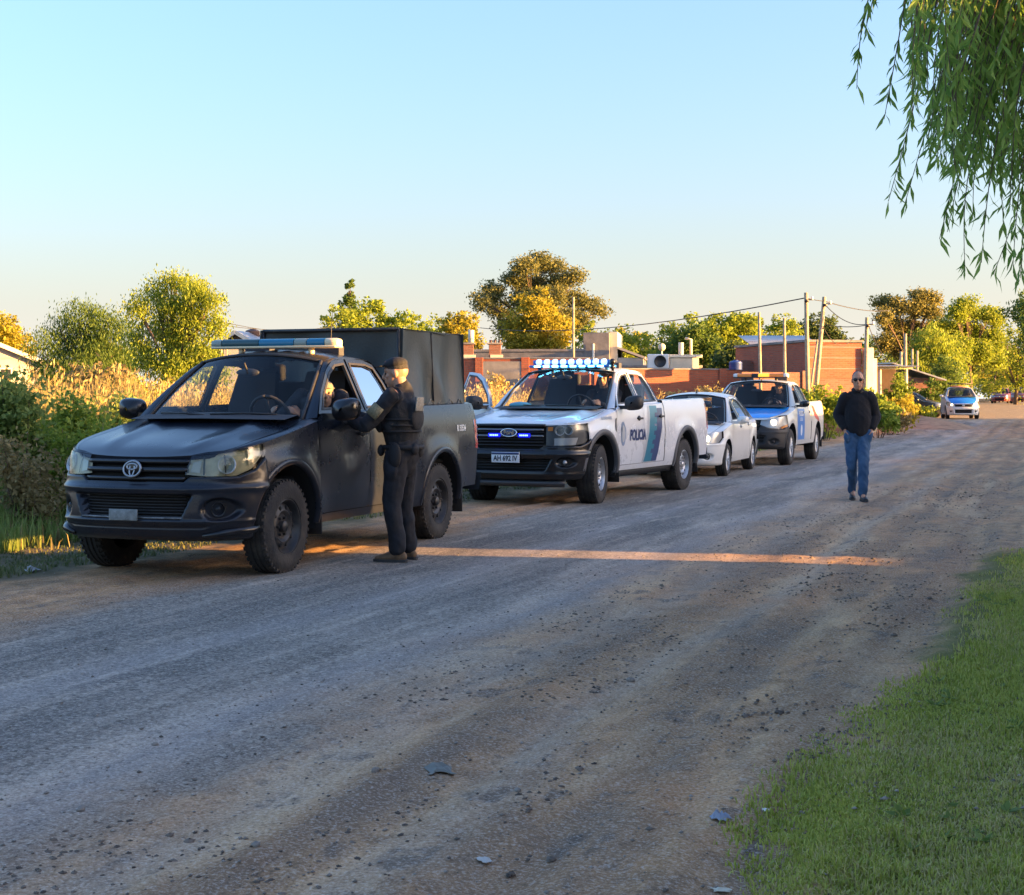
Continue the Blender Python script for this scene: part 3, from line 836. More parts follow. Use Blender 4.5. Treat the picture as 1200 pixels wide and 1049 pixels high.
    # -- wheels
    def wheels(s, y, W, rimR, rim_m, style='steel', steer=0.0, flat=0.0, yr=None):
        for k, xc in enumerate((0.0, -s.wb)):
            for sg in (1, -1):
                if k == 0 and sg == 1:
                    hub, tyre, rim = s._wheel_mesh(W, rimR, rim_m, style)
                    w0, t0, r0 = hub, tyre, rim
                else:
                    hub = w0.copy(); link(hub, s.root)
                    for c0 in (t0, r0):
                        c = c0.copy(); link(c, hub)
                hub.location = (xc, sg * (y if k == 0 or yr is None else yr), s.R - 0.008)
                hub.rotation_euler = (0, 0, (0 if sg > 0 else math.pi) + (rad(steer) if k == 0 else 0))
    def _wheel_mesh(s, W, rimR, rim_m, style):
        R = s.R; h = W / 2
        rim = MB()
        prof = [(rimR * 0.96, h - 0.10), (rimR * 0.985, h - 0.03), (rimR * 1.02, h - 0.004), (rimR * 0.99, h - 0.002), (rimR * 0.93, h - 0.02),
                (rimR * 0.90, h - 0.05), (rimR * 0.86, h - 0.062), (rimR * 0.72, h - 0.045), (rimR * 0.58, h - 0.035), (rimR * 0.46, h - 0.058), (rimR * 0.05, h - 0.06)]
        if style == 'alloy':
            prof = prof[:6] + [(rimR * 0.86, h - 0.10), (rimR * 0.3, h - 0.10), (rimR * 0.05, h - 0.10)]
        rim.lathe(prof, 40, AXY)
        rim.m = 1
        if style == 'steel':
            for k in range(10):
                a = k * math.pi / 5
                c = (rimR * 0.70 * math.cos(a), h - 0.043, -rimR * 0.70 * math.sin(a))
                rim.ball(c, (rimR * 0.095, 0.012, rimR * 0.075), 10, 6, Matrix.Rotation(a, 3, 'Y'))
        rim.m = 0
        if style == 'alloy':
            for k in range(8):
                a = k * math.pi / 4
                d = Vector((math.cos(a), 0, -math.sin(a))); t = Vector((math.sin(a), 0, math.cos(a)))
                for wdt in (-0.026, 0.026):
                    p0 = d * rimR * 0.20 + Vector((0, h - 0.03, 0)) + t * wdt * 0.6; p1 = d * rimR * 0.93 + Vector((0, h - 0.02, 0)) + t * wdt * 1.5
                    rim.tube([p0, p1], 0.017, 6)
        tyre = MB()
        g = 0.010
        tp = [(rimR * 0.97, h - 0.09), (rimR * 1.0, h - 0.012), (rimR * 1.05, h + 0.004), (rimR + (R - rimR) * 0.35, h + 0.012), (rimR + (R - rimR) * 0.65, h + 0.010),
              (R - 0.030, h - 0.004), (R - 0.012, h - 0.016), (R - 0.003, h - 0.032)]
        for q in (0.62, 0.20, -0.24, -0.66):
            tp += [(R, h * q + 0.012), (R - g, h * q + 0.008), (R - g, h * q - 0.004), (R, h * q - 0.008)]
        tp += [(R - 0.003, -h + 0.032), (R - 0.012, -h + 0.016), (R - 0.03, -h + 0.004), (rimR * 1.05, -h), (rimR * 0.97, -h + 0.09)]
        tyre.lathe(tp, 56, AXY)
        for k in range(44 if s.lod > 1 else 0):       # shoulder lugs
            a = k * 2 * math.pi / 44
            for sg in (1, -1):
                M3 = Matrix.Rotation(a, 3, 'Y')
                tyre.box(M3 @ Vector((R - 0.014, sg * (h - 0.026), 0)), (0.022, 0.040, 0.026), M=M3)
        hub = MB()
        hub.lathe([(0.001, h - 0.012), (rimR * 0.16, h - 0.014), (rimR * 0.20, h - 0.022), (rimR * 0.22, h - 0.06)], 20, AXY)
        for k in range(6):
            a = k * math.pi / 3
            hub.tube([(rimR * 0.34 * math.cos(a), h - 0.062, rimR * 0.34 * math.sin(a)), (rimR * 0.34 * math.cos(a), h - 0.035, rimR * 0.34 * math.sin(a))], 0.012, 6)
        hubo = autosmooth(hub.build('wheel', rim_m, s.root), 40)
        t = autosmooth(tyre.build('tyre', M_rubber, hubo), 30)
        r = autosmooth(rim.build('rim', [rim_m, M_under], hubo), 35)
        return hubo, t, r
    # -- cabin
    def cabin(s, xdash, xseat, xrear, floor, zbelt, w, driver_side=1, seatm=None, roofz=1.7):
        mb = MB()
        mb.box(((xdash + xrear) / 2, 0, floor), (xdash - xrear + 0.3, w * 2 - 0.08, 0.06))
        G = loft([[(xdash + 0.28, -w + .04, zbelt - 0.03), (xdash + 0.40, 0, zbelt - 0.02), (xdash + 0.28, w - .04, zbelt - 0.03)],
                  [(xdash + 0.05, -w + .04, zbelt + 0.005), (xdash + 0.06, 0, zbelt + 0.03), (xdash + 0.05, w - .04, zbelt + 0.005)],
                  [(xdash, -w + .04, zbelt - 0.06), (xdash, 0, zbelt - 0.04), (xdash, w - .04, zbelt - 0.06)],
                  [(xdash + 0.12, -w + .04, floor), (xdash + 0.12, 0, floor), (xdash + 0.12, w - .04, floor)]], 12, 3)
        mb.grid(G)
        mb.build('dashboard', M_cabin, s.root)
        sw = MB(); cy = driver_side * 0.37
        M3 = Matrix.Rotation(rad(-62), 3, 'Y')
        pts = [M3 @ Vector((0.19 * math.cos(a), 0.19 * math.sin(a), 0)) + Vector((xdash - 0.17, cy, zbelt - 0.01)) for a in np.linspace(0, 2 * math.pi, 25)]
        sw.tube(pts, 0.016, 6); sw.tube([pts[0], (xdash - 0.17, cy, zbelt - 0.01), pts[12]], 0.014, 6); sw.tube([(xdash - 0.17, cy, zbelt - 0.01), (xdash + 0.1, cy, zbelt - 0.12)], 0.03, 6)
        sw.build('steering_wheel', M_cabin, s.root)
        zs = floor + 0.30
        for cy in (0.37, -0.37):
            q = MB()
            q.box((xseat + 0.05, cy, zs), (0.52, 0.50, 0.16))
            G = loft([[(xseat - 0.18, cy - .25, zs), (xseat - 0.14, cy, zs), (xseat - 0.18, cy + .25, zs)],
                      [(xseat - 0.24, cy - .25, zs + .3), (xseat - 0.21, cy, zs + .3), (xseat - 0.24, cy + .25, zs + .3)],
                      [(xseat - 0.34, cy - .20, zs + .60), (xseat - 0.32, cy, zs + .61), (xseat - 0.34, cy + .20, zs + .60)],
                      [(xseat - 0.42, cy - .19, zs + .60), (xseat - 0.44, cy, zs + .61), (xseat - 0.42, cy + .19, zs + .60)],
                      [(xseat - 0.34, cy - .23, zs), (xseat - 0.34, cy, zs), (xseat - 0.34, cy + .23, zs)]], 9, 4)
            q.grid(G)
            so = q.build('seat', seatm or M_seat, s.root); mod_bevel(so, 0.03, 3)
            h = MB(); h.box((xseat - 0.39, cy, zs + 0.73), (0.10, 0.27, 0.19)); h.tube([(xseat - 0.38, cy - .06, zs + .58), (xseat - .39, cy - .06, zs + .68)], .008, 6); h.tube([(xseat - 0.38, cy + .06, zs + .58), (xseat - .39, cy + .06, zs + .68)], .008, 6)
            ho = h.build('headrest', M_headrest, so); mod_bevel(ho, 0.04, 3); 
        q = MB(); xr = xrear + 0.35
        q.box((xr + 0.1, 0, zs), (0.5, w * 2 - 0.2, 0.16)); q.box((xr - 0.16, 0, zs + 0.27), (0.14, w * 2 - 0.2, 0.48), M=Matrix.Rotation(rad(-12), 3, 'Y'))
        ro = q.build('rear_seat', seatm or M_seat, s.root); mod_bevel(ro, 0.03, 3)
        for cy in (0.42, -0.42):
            h = MB(); h.box((xr - 0.24, cy, zs + 0.60), (0.09, 0.26, 0.16)); mod_bevel(h.build('headrest', M_headrest, ro), 0.04, 3)
        rm = MB(); rm.ball((s.rv[0], 0.0, s.rv[1]), (0.03, 0.12, 0.035), 12, 8); rm.tube([(s.rv[0], 0, s.rv[1]), (s.rv[0] + 0.06, 0, s.rv[1] + 0.08)], 0.01, 6)
        rm.build('rear_view_mirror', M_cabin, s.root)
    def decal(s, pts_lo, pts_hi, m, name='decal', side=1, out=0.0035, parent=None, n=8, nv=5):
        b = s.b; f = lambda P: np.array([(b.sx(x), z) for x, z in P])
        mb = MB(); G = b.B(loft([f(pts_lo), f(pts_hi)], n, nv), out)
        mb.grid(G * np.array([1, side, 1]), side < 0)
        return mb.build(name, m, parent or s.root)
    def lettering(s, body, x, z, size, m, side=1, out=0.007, parent=None, slant=0.0, name='lettering', bold=0.01, sxc=1.0):
        V, Fc = textmesh(body, size, bold=bold)
        b = s.b
        # read front-to-rear on the left side (car nose at the reader's left)
        P = b.B(np.stack([np.array([b.sx(x) + side * v[0] * sxc for v in V]), z + V[:, 1] + slant * V[:, 0]], 1), out)
        return meshobj(name, P * np.array([1, side, 1]), Fc, m, parent or s.root, smooth=False)
    def front_lettering(s, body, z, size, m, out=0.01, parent=None, name='lettering', y0=0.0, bold=0.004):
        V, Fc = textmesh(body, size, bold=bold)
        b = s.b
        ss = np.array([math.copysign(b.sy(abs(v[0] + y0)), v[0] + y0) for v in V])
        P = b.B(np.stack([ss, z + V[:, 1]], 1), out)
        return meshobj(name, P, Fc, m, parent or s.root, smooth=False)
    def fpatch(s, lo, hi, m, name, out=0.0, side=1, nu=14, nv=5, parent=None, solid=0.0):
        """patch on the wrap surface given in (s, z)"""
        mb = MB(); G = s.b.B(loft([lo, hi], nu, nv), out)
        mb.grid(G * np.array([1, side, 1]), side < 0)
        o = mb.build(name, m, parent or s.root)
        if solid: mod_solid(o, solid)
        return o
    def fband(s, y, z0, z1, out=0.0, n=25):
        """(s,z) band across the nose from -y to y"""
        yy = np.linspace(-y, y, n)
        ss = np.array([math.copysign(s.b.sy(abs(v)), v) for v in yy])
        return np.stack([ss, np.full(n, z0)], 1), np.stack([ss, np.full(n, z1)], 1)
    def round_lamp(s, p, r, nrm, m_ring, m_in, name='lamp', parent=None, depth=0.03):
        """p: centre, nrm: facing; a bowl with a bulb"""
        nrm = Vector(nrm).normalized(); M4 = Matrix.Translation(Vector(p)) @ nrm.to_track_quat('Z', 'Y').to_matrix().to_4x4()
        mb = MB(); mb.lathe([(r, 0), (r * 1.06, 0.006), (r * 1.1, -0.01), (r, 0.0), (r * 0.85, -depth * 0.6), (r * 0.4, -depth), (0.001, -depth)], 22, M4)
        mb.m = 1; mb.ball(tuple(M4 @ Vector((0, 0, -depth * 0.35))), r * 0.62, 14, 10)
        return mb.build(name, [m_ring, m_in], parent or s.root)
    def moulded(s, z0, top, holes, m, name='bumper', out=0.02, ncol=90, nrow=34, creases=(), xmin=0.3):
        """one moulded skin from wheel arch to wheel arch. top: [(s, z)] upper edge; holes: (kind, params, depth, material index)"""
        b = s.b; mats = m
        sA = lambda z: b.sx(max(xmin if z > s.zc else 0, math.sqrt(max(0.0, (s.Ra + 0.004) ** 2 - (z - s.zc) ** 2))))
        us = np.linspace(0, 1, ncol // 2 + 1); tp = np.array(top)
        half = []
        for v in np.linspace(0, 1, nrow):
            row = []
            for u in us:
                s1 = sA(z0 + v * (tp[-1][1] - z0)) * u
                for _ in range(2):
                    zt = float(np.interp(s1, tp[:, 0], tp[:, 1])); z = z0 + v * (zt - z0); s1 = sA(z) * u
                row.append((s1, z))
            half.append(row)
        H = np.array(half).transpose(1, 0, 2)
        full = np.concatenate([(H * np.array([-1, 1]))[::-1][:-1], H], 0)
        P0 = b.B(full); y, z = P0[..., 1], P0[..., 2]; yn = np.interp(np.abs(full[..., 0]), b.S, b.P[:, 1])
        xx = np.interp(np.abs(full[..., 0]), b.S, b.P[:, 0])
        dep = np.full(y.shape, out); MI = np.zeros(y.shape, int)
        for zc_, wd, am in creases: dep = dep + am * np.exp(-((z - zc_) / wd) ** 2)
        for kind, pr, d, k in holes:
            if kind == 'trap':      # half widths at the bottom and top, z range
                w0, w1, za, zb = pr; w = w0 + (w1 - w0) * np.clip((z - za) / (zb - za), 0, 1)
                q = np.minimum(np.minimum(z - za, zb - z), w - yn)
                q = np.where(xx > s.Ra, q, -1)
            else:                   # ellipse: y, z, ry, rz
                y_, z_, ry, rz = pr; q = (1 - np.sqrt(((yn - y_) / ry) ** 2 + ((z - z_) / rz) ** 2)) * min(ry, rz)
            msk = smooth01(-0.007, 0.010, q); dep = dep - d * msk; MI = np.where(q > 0.004, k, MI)
        edge = np.concatenate([[1], np.zeros(nrow - 2), [1]])[None, :]
        dep = dep - 0.02 * edge
        G = b.B(full, 0); N = b.B(full, 1.0) - G
        G = G + N * dep[..., None]
        mb = MB(); mb.grid(G)
        nu, nv = G.shape[:2]; mb.MI = [int(MI[i, j] and MI[i + 1, j + 1]) and int(MI[i, j]) for i in range(nu - 1) for j in range(nv - 1)]
        o = mb.build(name, mats, s.root)
        return o
    def finish(s):
        o = s.body.build('body', s.paint, s.root)
        return autosmooth(o, 50)
def top(s, hood_e, hood_c, ws_e, ws_c, roof_e, roof_c, bg_e, bg_c, rail_lo, shoulder, hood_m=None, ridge=None, bg_glass=None, roof_ridge=None, wheel_gap=0.004):
    b = s.b
    # bonnet
    mb = MB(); H = bow(hood_e, hood_c, 26, 25, 2.2, 2.4, ridge); mb.grid(H, True)
    lip = H[0] + np.array([-0.01, 0, -0.035]); mb.grid(np.stack([H[0], lip], 0))
    s.hood = mb.build('bonnet', hood_m or s.paint, s.root); autosmooth(s.hood, 60)
    # wing tops
    sh = b.B(np.array([(b.sx(x), z) for x, z in shoulder]))
    he2 = resample(np.vstack([spline(hood_e), np.array([ws_e[0]]) + np.array([-.01, .03, -.01])]), 30) + np.array([0, wheel_gap, -0.002])
    sh = resample(sh, 30)
    m = (sh + he2) / 2 + np.array([0, 0.012, 0.012])
    two(s.body, np.stack([sh, m, he2, he2 + np.array([0, -0.0, -0.03])], 1))
    # cowl
    W = bow(ws_e, ws_c, 16, 25, 2.0, 2.2)
    cw = MB(); cw.grid(np.stack([H[-1] + np.array([0.02, 0, -0.03]), H[-1] + np.array([-.01, 0, -0.016]), (H[-1] + W[0]) / 2 + np.array([0, 0, -0.012]), W[0] + np.array([0, 0, 0.0])], 0))
    cw.build('cowl', M_black_plastic, s.root)
    gm = MB(); gm.grid(W, True); g = gm.build('windscreen', M_glass, s.root)
    fr = MB()
    for sg in (1, -1):
        e = resample(spline(ws_e), 14) * np.array([1, sg, 1]); fr.tube(e + np.array([0.004, 0, 0.004]), 0.016, 6)
    fr.tube(W[-1] + np.array([0.0, 0, 0.0]), 0.015, 6); fr.tube(W[0], 0.010, 6)
    fr.build('screen_seal', M_black_plastic, g)
    wp = MB()
    for y0, y1 in ((0.55, -0.02), (-0.05, -0.60)):
        k = lambda y: W[1, int(round((y / ws_e[0][1] + 1) / 2 * 24))]
        a, c = k(y0) + np.array([0.02, 0, 0.02]), k(y1) + np.array([0.02, 0, 0.03])
        wp.tube([a, (a + c) / 2 + np.array([0, 0, 0.008]), c], 0.009, 5)
    wp.build('wiper', M_black_plastic, g)
    # roof and pillars
    Rf = bow(roof_e, roof_c, 16, 21, 2.0, 2.4, roof_ridge); s.body.grid(Rf, True); s.Rf = Rf
    s.body.grid(Rf + np.array([0, 0, -0.03]))
    up = np.vstack([resample(spline(ws_e), 14), resample(spline(roof_e), 14)[1:], resample(spline(bg_e), 10)[1:]])
    n = 40; lo = b.side(np.array(rail_lo)); lo = resample(spline(lo, 6), n)
    upn = resample(up, n)
    mid = (upn + lo) / 2 + np.array([0, 0.010, 0.006])
    two(s.body, np.stack([lo + np.array([0, -.035, 0]), lo, mid, upn, upn + np.array([0, -0.025, -0.02])], 1))
    # rear window
    if bg_e is not None:
        Bg = bow(bg_e, bg_c, 8, 17, 2.0, 2.2); gm = MB(); gm.grid(Bg); gm.build('rear_window', bg_glass or M_glass, s.root); s.Bg = Bg
    # inner liner behind the door pillars
    return W

def cab_back(s, z0):
    row = s.Bg[-1]; lo = row.copy(); lo[:, 2] = z0
    s.body.grid(np.stack([row, lo], 0))

def pillar_liner(s, xs, z0, z1):
    for x in xs:
        zb_ = s.b.yg[0] + .02
        G = s.b.side(loft([[(x + 0.05, zb_), (x + 0.05, z1)], [(x - 0.05, zb_), (x - 0.05, z1)]], 6, 1), -0.03)
        G2 = s.b.B(loft([[(s.b.sx(x + 0.05), z0), (s.b.sx(x + 0.05), zb_)], [(s.b.sx(x - 0.05), z0), (s.b.sx(x - 0.05), zb_)]], 6, 1), -0.04)
        for sg in (1, -1):
            mb = MB(); mb.grid(np.concatenate([G2, G], 0) * np.array([1, sg, 1]), sg > 0); mb.build('door_pillar', M_under, s.root)

def bed(s, x0, zt, xr_in, floor=0.78, w=0.72):
    """inside of the load box, rail caps, tailgate and rear bumper"""
    b = s.b
    xs = np.linspace(x0, xr_in, 14)
    tp = b.B(np.array([(b.sx(x), np.interp(-x, [-p[0] for p in zt], [p[1] for p in zt])) for x in xs]))
    inn = tp.copy(); inn[:, 1] -= 0.09; dn = inn.copy(); dn[:, 2] = floor
    two(s.body, np.stack([tp, (tp + inn) / 2 + np.array([0, 0, 0.012]), inn, dn], 1))
    mb = MB(); mb.box(((x0 + xr_in) / 2, 0, floor - 0.02), (x0 - xr_in, 1.6, 0.04)); mb.box((x0 + 0.0, 0, (floor + zt[0][1]) / 2 - .02), (0.05, 1.55, zt[0][1] - floor))
    mb.build('bed_floor', M_under, s.root)
    e = b.end(); f = lambda y: e - (b.P[-1, 1] + y) if False else float(np.interp(-y, -b.P[-260:, 1][np.argsort(-b.P[-260:, 1])], b.S[-260:][np.argsort(-b.P[-260:, 1])]))
    z1 = zt[-1][1]
    sL = f(w)
    t = MB(); two(t, b.B(loft([[(sL, 0.62), (e, 0.62)], [(sL, z1 - 0.01), (e, z1 - 0.01)]], 10, 6)))
    t.build('tailgate', s.paint, s.root)
    q = MB(); two(q, b.B(loft([[(f(0.86), 0.42), (e, 0.42)], [(f(0.86), 0.60), (e, 0.60)]], 10, 3), 0.07))
    q.build('rear_bumper', M_black_plastic, s.root)

def lightbar(s, x, z, y0, y1, segs, r=(0.07, 0.055), foot_z=None, foot_m=None):
    """segs: list of (material, fraction) from the left (+y) end to the right"""
    root = MB(); root.box((x, (y0 + y1) / 2, z - r[1] * 0.75), (r[0] * 2.0, abs(y0 - y1) * 0.99, r[1] * 0.5))
    for y in (y0 * 0.78 + y1 * .22, y1 * .78 + y0 * .22):
        root.tube([(x, y, z - r[1] * 0.8), (x, y, foot_z)], 0.03, 8); root.box((x, y, foot_z + .012), (0.14, 0.07, 0.025))
    o = root.build('light_bar', foot_m or M_black_plastic, s.root); mod_bevel(o, 0.008)
    y = y0
    for m, fr in segs:
        L = (y1 - y0) * fr; g = []
        a, c = y + np.sign(L) * 0.004, y + L - np.sign(L) * 0.004
        first, last = abs(y - y0) < 1e-6, abs(y + L - y1) < 1e-6
        rows = [(a, .01), (a, 0.8 if first else 1.0), (a + np.sign(L) * 0.03, 1.0), (c - np.sign(L) * 0.03, 1.0), (c, 0.8 if last else 1.0), (c, .01)]
        for k in range(20):
            t = 2 * math.pi * k / 20; cx = abs(math.cos(t)) ** 0.7 * math.copysign(1, math.cos(t)); cz = abs(math.sin(t)) ** 0.7 * math.copysign(1, math.sin(t))
            g.append([(x + r[0] * cx * q, yy, z + r[1] * cz * q) for yy, q in rows])
        mb = MB(); mb.grid(g, L > 0, True); autosmooth(mb.build('lamp_module', m, o), 45)
        y += L
    return o

def number_plate(s, x, y, z, text, w=0.40, h=0.13, parent=None, strip=True):
    mb = MB(); mb.box((x, y, z), (0.012, w, h)); p = mod_bevel(mb.build('number_plate', M_plate, parent or s.root), 0.004)
    if strip:
        q = MB(); q.box((x + 0.0075, y, z + h * 0.37), (0.002, w * 0.98, h * 0.20)); q.build('plate_header', M_navy, p)
    V, Fc = textmesh(text, h * 0.72, bold=0.003)
    k = w * 0.86 / (V[:, 0].max() - V[:, 0].min())
    meshobj('lettering', np.stack([np.full(len(V), x + 0.0085), y + V[:, 0] * k, z - h * 0.10 + V[:, 1] * 0.95], 1), Fc, M_ink, p, smooth=False)
    return p

def ellipse_ring(c, ry, rz, r, xs, n=28, tilt=0.0):
    return [(c[0] + xs * (rz * math.sin(a)) , c[1] + ry * math.cos(a), c[2] + rz * math.sin(a)) for a in np.linspace(0, 2 * math.pi, n)]

M_rope = mat('grey_rope', (.20, .19, .16), .9)
# ================================================================ black pick-up with tarpaulin
def black_pickup(pos, head):
    plan = [(0.90, 0), (0.885, .28), (0.835, .52), (0.735, .70), (0.56, .82), (.32, .885), (0, .912), (-.6, .922), (-2.2, .925), (-3.4, .92), (-4.0, .905), (-4.16, .86), (-4.21, .72), (-4.22, 0)]
    front = [(.25, .16), (.31, .10), (.38, .03), (.46, 0), (.60, .005), (.70, .02), (.74, .045), (.82, .06), (.92, .10), (1.0, .17), (1.1, .30)]
    side = [(.30, .07), (.40, .035), (.55, .012), (.8, 0), (.92, -0.004), (.98, .006), (1.1, .012), (1.2, .028), (1.28, .05), (1.34, .075)]
    rear = [(.4, .06), (.55, .02), (.8, 0), (1.1, .0), (1.33, .05)]
    fl = [(0, .36, .52, .030, .10), (-3.085, .36, .52, .030, .10)]
    M_paint = paint_mat('dusty_black_paint', (0.008, 0.012, 0.021), amount=0.10, rough=0.27, top=0.006, coat=0.22, spec=0.32)
    s = Car('pickup_truck', 'dark black pickup with a tall charcoal tarpaulin canopy over its bed', 'pickup truck', pos, head, 'vehicles stopped along the road',
            Body(plan, front, side, rear, fl, (1.25, 0.880, 0.42)), M_paint, 3.085, 0.375, 0.475, 0.385)
    s.sill = 0.36; s.xn, s.xt = 0.9, -4.2; s.handle_m = M_gloss_black; s.rv = (-0.86, 1.60)
    b = s.b
    shoulder = [(.52, .985), (.40, 1.02), (.25, 1.055), (0, 1.10), (-.3, 1.155), (-.50, 1.19), (-.58, 1.20)]
    s.fender(-.50, .345, .84, [(.345, 1.035)] + shoulder[2:])
    s.quarter(-2.255, -4.0, [(-2.285, 1.30), (-3.2, 1.31), (-4.0, 1.325)], .48)
    # rear corner of the bed side, behind the last column
    e = b.end(); sA = b.sx(-4.0)
    s.body.m = 0
    two(s.body, b.B(loft([[(sA, .48), (sA + .30, .48)], [(sA, .86), (sA + .30, .86)]], 10, 5)))
    two(s.body, b.B(loft([[(sA, 1.16), (sA + .16, 1.16)], [(sA, 1.325), (sA + .16, 1.325)]], 8, 4)))
    two(s.body, b.B(loft([[(sA, .86), (sA + .02, .86)], [(sA, 1.16), (sA + .02, 1.16)]], 3, 4)))
    # sills
    two(s.body, b.B(loft([[(b.sx(-.47), .355), (b.sx(-2.61), .355)], [(b.sx(-.47), .425), (b.sx(-2.61), .425)]], 20, 2)))
    two(s.body, b.B(loft([[(b.sx(-2.245), .42), (b.sx(-2.61), .42)], [(b.sx(-2.245), .50), (b.sx(-2.58), .50)]], 6, 2), -0.001))
    hood_e = [(.70, .60, .960), (.56, .725, 1.000), (.35, .775, 1.050), (0, .800, 1.110), (-.25, .800, 1.160), (-.42, .790, 1.205)]
    hood_c = [(.80, 0, .935), (.62, 0, 1.005), (.40, 0, 1.060), (.15, 0, 1.110), (-.02, 0, 1.152), (-.16, 0, 1.192)]
    def ridge(v, a):
        return 0.020 * np.exp(-((a - (0.62 - 0.12 * (1 - v))) / 0.10) ** 2) * smooth01(0.05, 0.35, v) - 0.006 * np.exp(-((a - 0.40) / 0.16) ** 2) * smooth01(.1, .4, v)
    ws_e = [(-.45, .775, 1.196), (-.78, .700, 1.470), (-1.10, .610, 1.695)]
    ws_c = [(-.22, 0, 1.178), (-.64, 0, 1.505), (-1.02, 0, 1.755)]
    roof_e = [(-1.10, .610, 1.695), (-1.32, .620, 1.740), (-1.7, .615, 1.745), (-2.02, .590, 1.710)]
    roof_c = [(-1.02, 0, 1.755), (-1.3, 0, 1.795), (-1.7, 0, 1.805), (-2.06, 0, 1.765)]
    bg_e = [(-2.02, .590, 1.710), (-2.13, .66, 1.50), (-2.23, .74, 1.29)]
    bg_c = [(-2.06, 0, 1.765), (-2.17, 0, 1.53), (-2.27, 0, 1.29)]
    rail = [(-.50, 1.22), (-.70, 1.40), (-1.02, 1.635), (-1.22, 1.705), (-1.45, 1.722), (-1.85, 1.720), (-2.0, 1.690), (-2.10, 1.55), (-2.20, 1.30)]
    top(s, hood_e, hood_c, ws_e, ws_c, roof_e, roof_c, bg_e, bg_c, rail, shoulder, ridge=ridge,
        roof_ridge=lambda v, a: 0.010 * np.cos(a * 26) * smooth01(.75, .55, a) * smooth01(.1, .3, v))
    cab_back(s, .7)
    bed(s, -2.30, [(-2.285, 1.30), (-3.2, 1.31), (-4.0, 1.325)], -4.08)
    # doors (driver's window is wound down)
    beltF = [(-.515, 1.205), (-.62, 1.245), (-1.455, 1.262)]; beltR = [(-1.468, 1.262), (-2.06, 1.275), (-2.235, 1.285)]
    lowF = [(-.505, .43), (-1.455, .43)]; lowR = [(-1.468, .43), (-2.235, .43)]
    wF = ([(-.64, 1.285), (-1.405, 1.292)], [(-.76, 1.405), (-1.03, 1.595), (-1.20, 1.668), (-1.40, 1.688)])
    wR = ([(-1.505, 1.296), (-2.10, 1.312)], [(-1.505, 1.690), (-1.82, 1.686), (-1.96, 1.655), (-2.03, 1.52)])
    for sd in (1, -1):
        d = s.door(lowF, beltF, wF, M_glass if sd < 0 else None, side=sd, handle=(-1.30, 1.075), label='driver door with a dent and its window wound down' if sd > 0 else None)
        s.mirror(d, -.64, 1.285, sd, (0.15, 0.25, 0.19), M_gloss_black, .865)
        s.door(lowR, beltR, wR, M_glass_mirror if sd > 0 else M_glass, side=sd, handle=(-2.06, 1.085))
        if sd > 0:      # dent in the driver's door
            for v in d.data.vertices:
                q = math.hypot((v.co.x + 1.10) / 0.16, (v.co.z - .93) / 0.15)
                if v.co.z < 1.2: v.co.y -= 0.040 * math.exp(-q * q) - 0.018 * math.exp(-((q - 1.3) / 0.4) ** 2) * (1 if v.co.x < -1.05 else .3)
    pillar_liner(s, [-1.46], .45, 1.70)
    # headlamps: clouded cover, projector and indicator behind
    lo = [(b.sy(.46), .805), (b.sy(.62), .792), (b.sx(.60), .792), (b.sx(.46), .842), (b.sx(.335), .955)]
    hi = [(b.sy(.49), .915), (b.sy(.62), .945), (b.sx(.62), .975), (b.sx(.48), 1.005), (b.sx(.335), 1.030)]
    for sd in (1, -1):
        h = s.fpatch(lo, hi, M_bowl, 'headlight', -0.030, sd, 20, 7)
        s.fpatch(lo, hi, M_lens_fog, 'lamp_cover', 0.006, sd, 20, 7, h)
        for ya, yb in ((.60, .612), (.745, .752)):
            s.fpatch([(b.sy(ya), .80), (b.sy(yb), .80)], [(b.sy(ya) , .95), (b.sy(yb), .955)], M_gloss_black, 'divider', -.012, sd, 3, 3, h)
        s.fpatch([(b.sx(.50), .87), (b.sx(.38), .95)], [(b.sx(.50), .985), (b.sx(.37), 1.00)], M_reflector, 'side_reflector', -.014, sd, 6, 4, h)
        pc = b.B([b.sx(.675), .878], -0.008) * np.array([1, sd, 1])
        s.round_lamp(pc, 0.066, (0.86, sd * 0.42, 0.25), M_reflector, M_lens, 'projector_lamp', h, 0.03)
        i = [(b.sy(.50), .825), (b.sy(.575), .815)]; j = [(b.sy(.52), .895), (b.sy(.585), .91)]
        s.fpatch(i, j, M_reflector, 'indicator', -0.012, sd, 5, 3, h)
        # paint between lamp and bonnet
        two(s.body, b.B(loft([hi, [(b.sy(.50), .952), (b.sy(.62), .972), (b.sx(.62), .99), (b.sx(.48), 1.01), (b.sx(.335), 1.04)]], 16, 2), 0.0)) if sd > 0 else None
    # grille
    g = MB(); l, h = s.fband(.50, .735, .93); g.grid(s.b.B(loft([l, h], 25, 4), -0.06)); gb = g.build('grille', M_under, s.root)
    for z, t, y in ((.905, .022, .485), (.842, .030, .475), (.775, .026, .46)):
        l, h = s.fband(y, z - t / 2, z + t / 2); q = s.fpatch(l, h, M_gloss_black, 'slat', 0.012, 1, 25, 2, gb); mod_solid(q, 0.055)
    l, h = s.fband(.49, .725, .752); mod_solid(s.fpatch(l, h, M_gloss_black, 'slat', 0.02, 1, 25, 2, gb), 0.05)
    em = MB(); c = (b.B([0, .845])[0] + 0.026, 0, .845)
    em.tube(ellipse_ring(c, .078, .058, 0, -0.25), .0095, 6, False); em.tube(ellipse_ring((c[0], 0, .862), .046, .022, 0, -.25), .008, 6, False); em.tube(ellipse_ring((c[0], 0, .842), .022, .050, 0, -.25), .008, 6, False)
    em.build('badge', mat('dull_chrome', (.34, .35, .37), .35, metal=.8), gb)
    bk = MB(); bk.ball((c[0] - .012, 0, .845), (.014, .084, .064), 20, 8); bk.build('badge_back', M_gloss_black, gb)
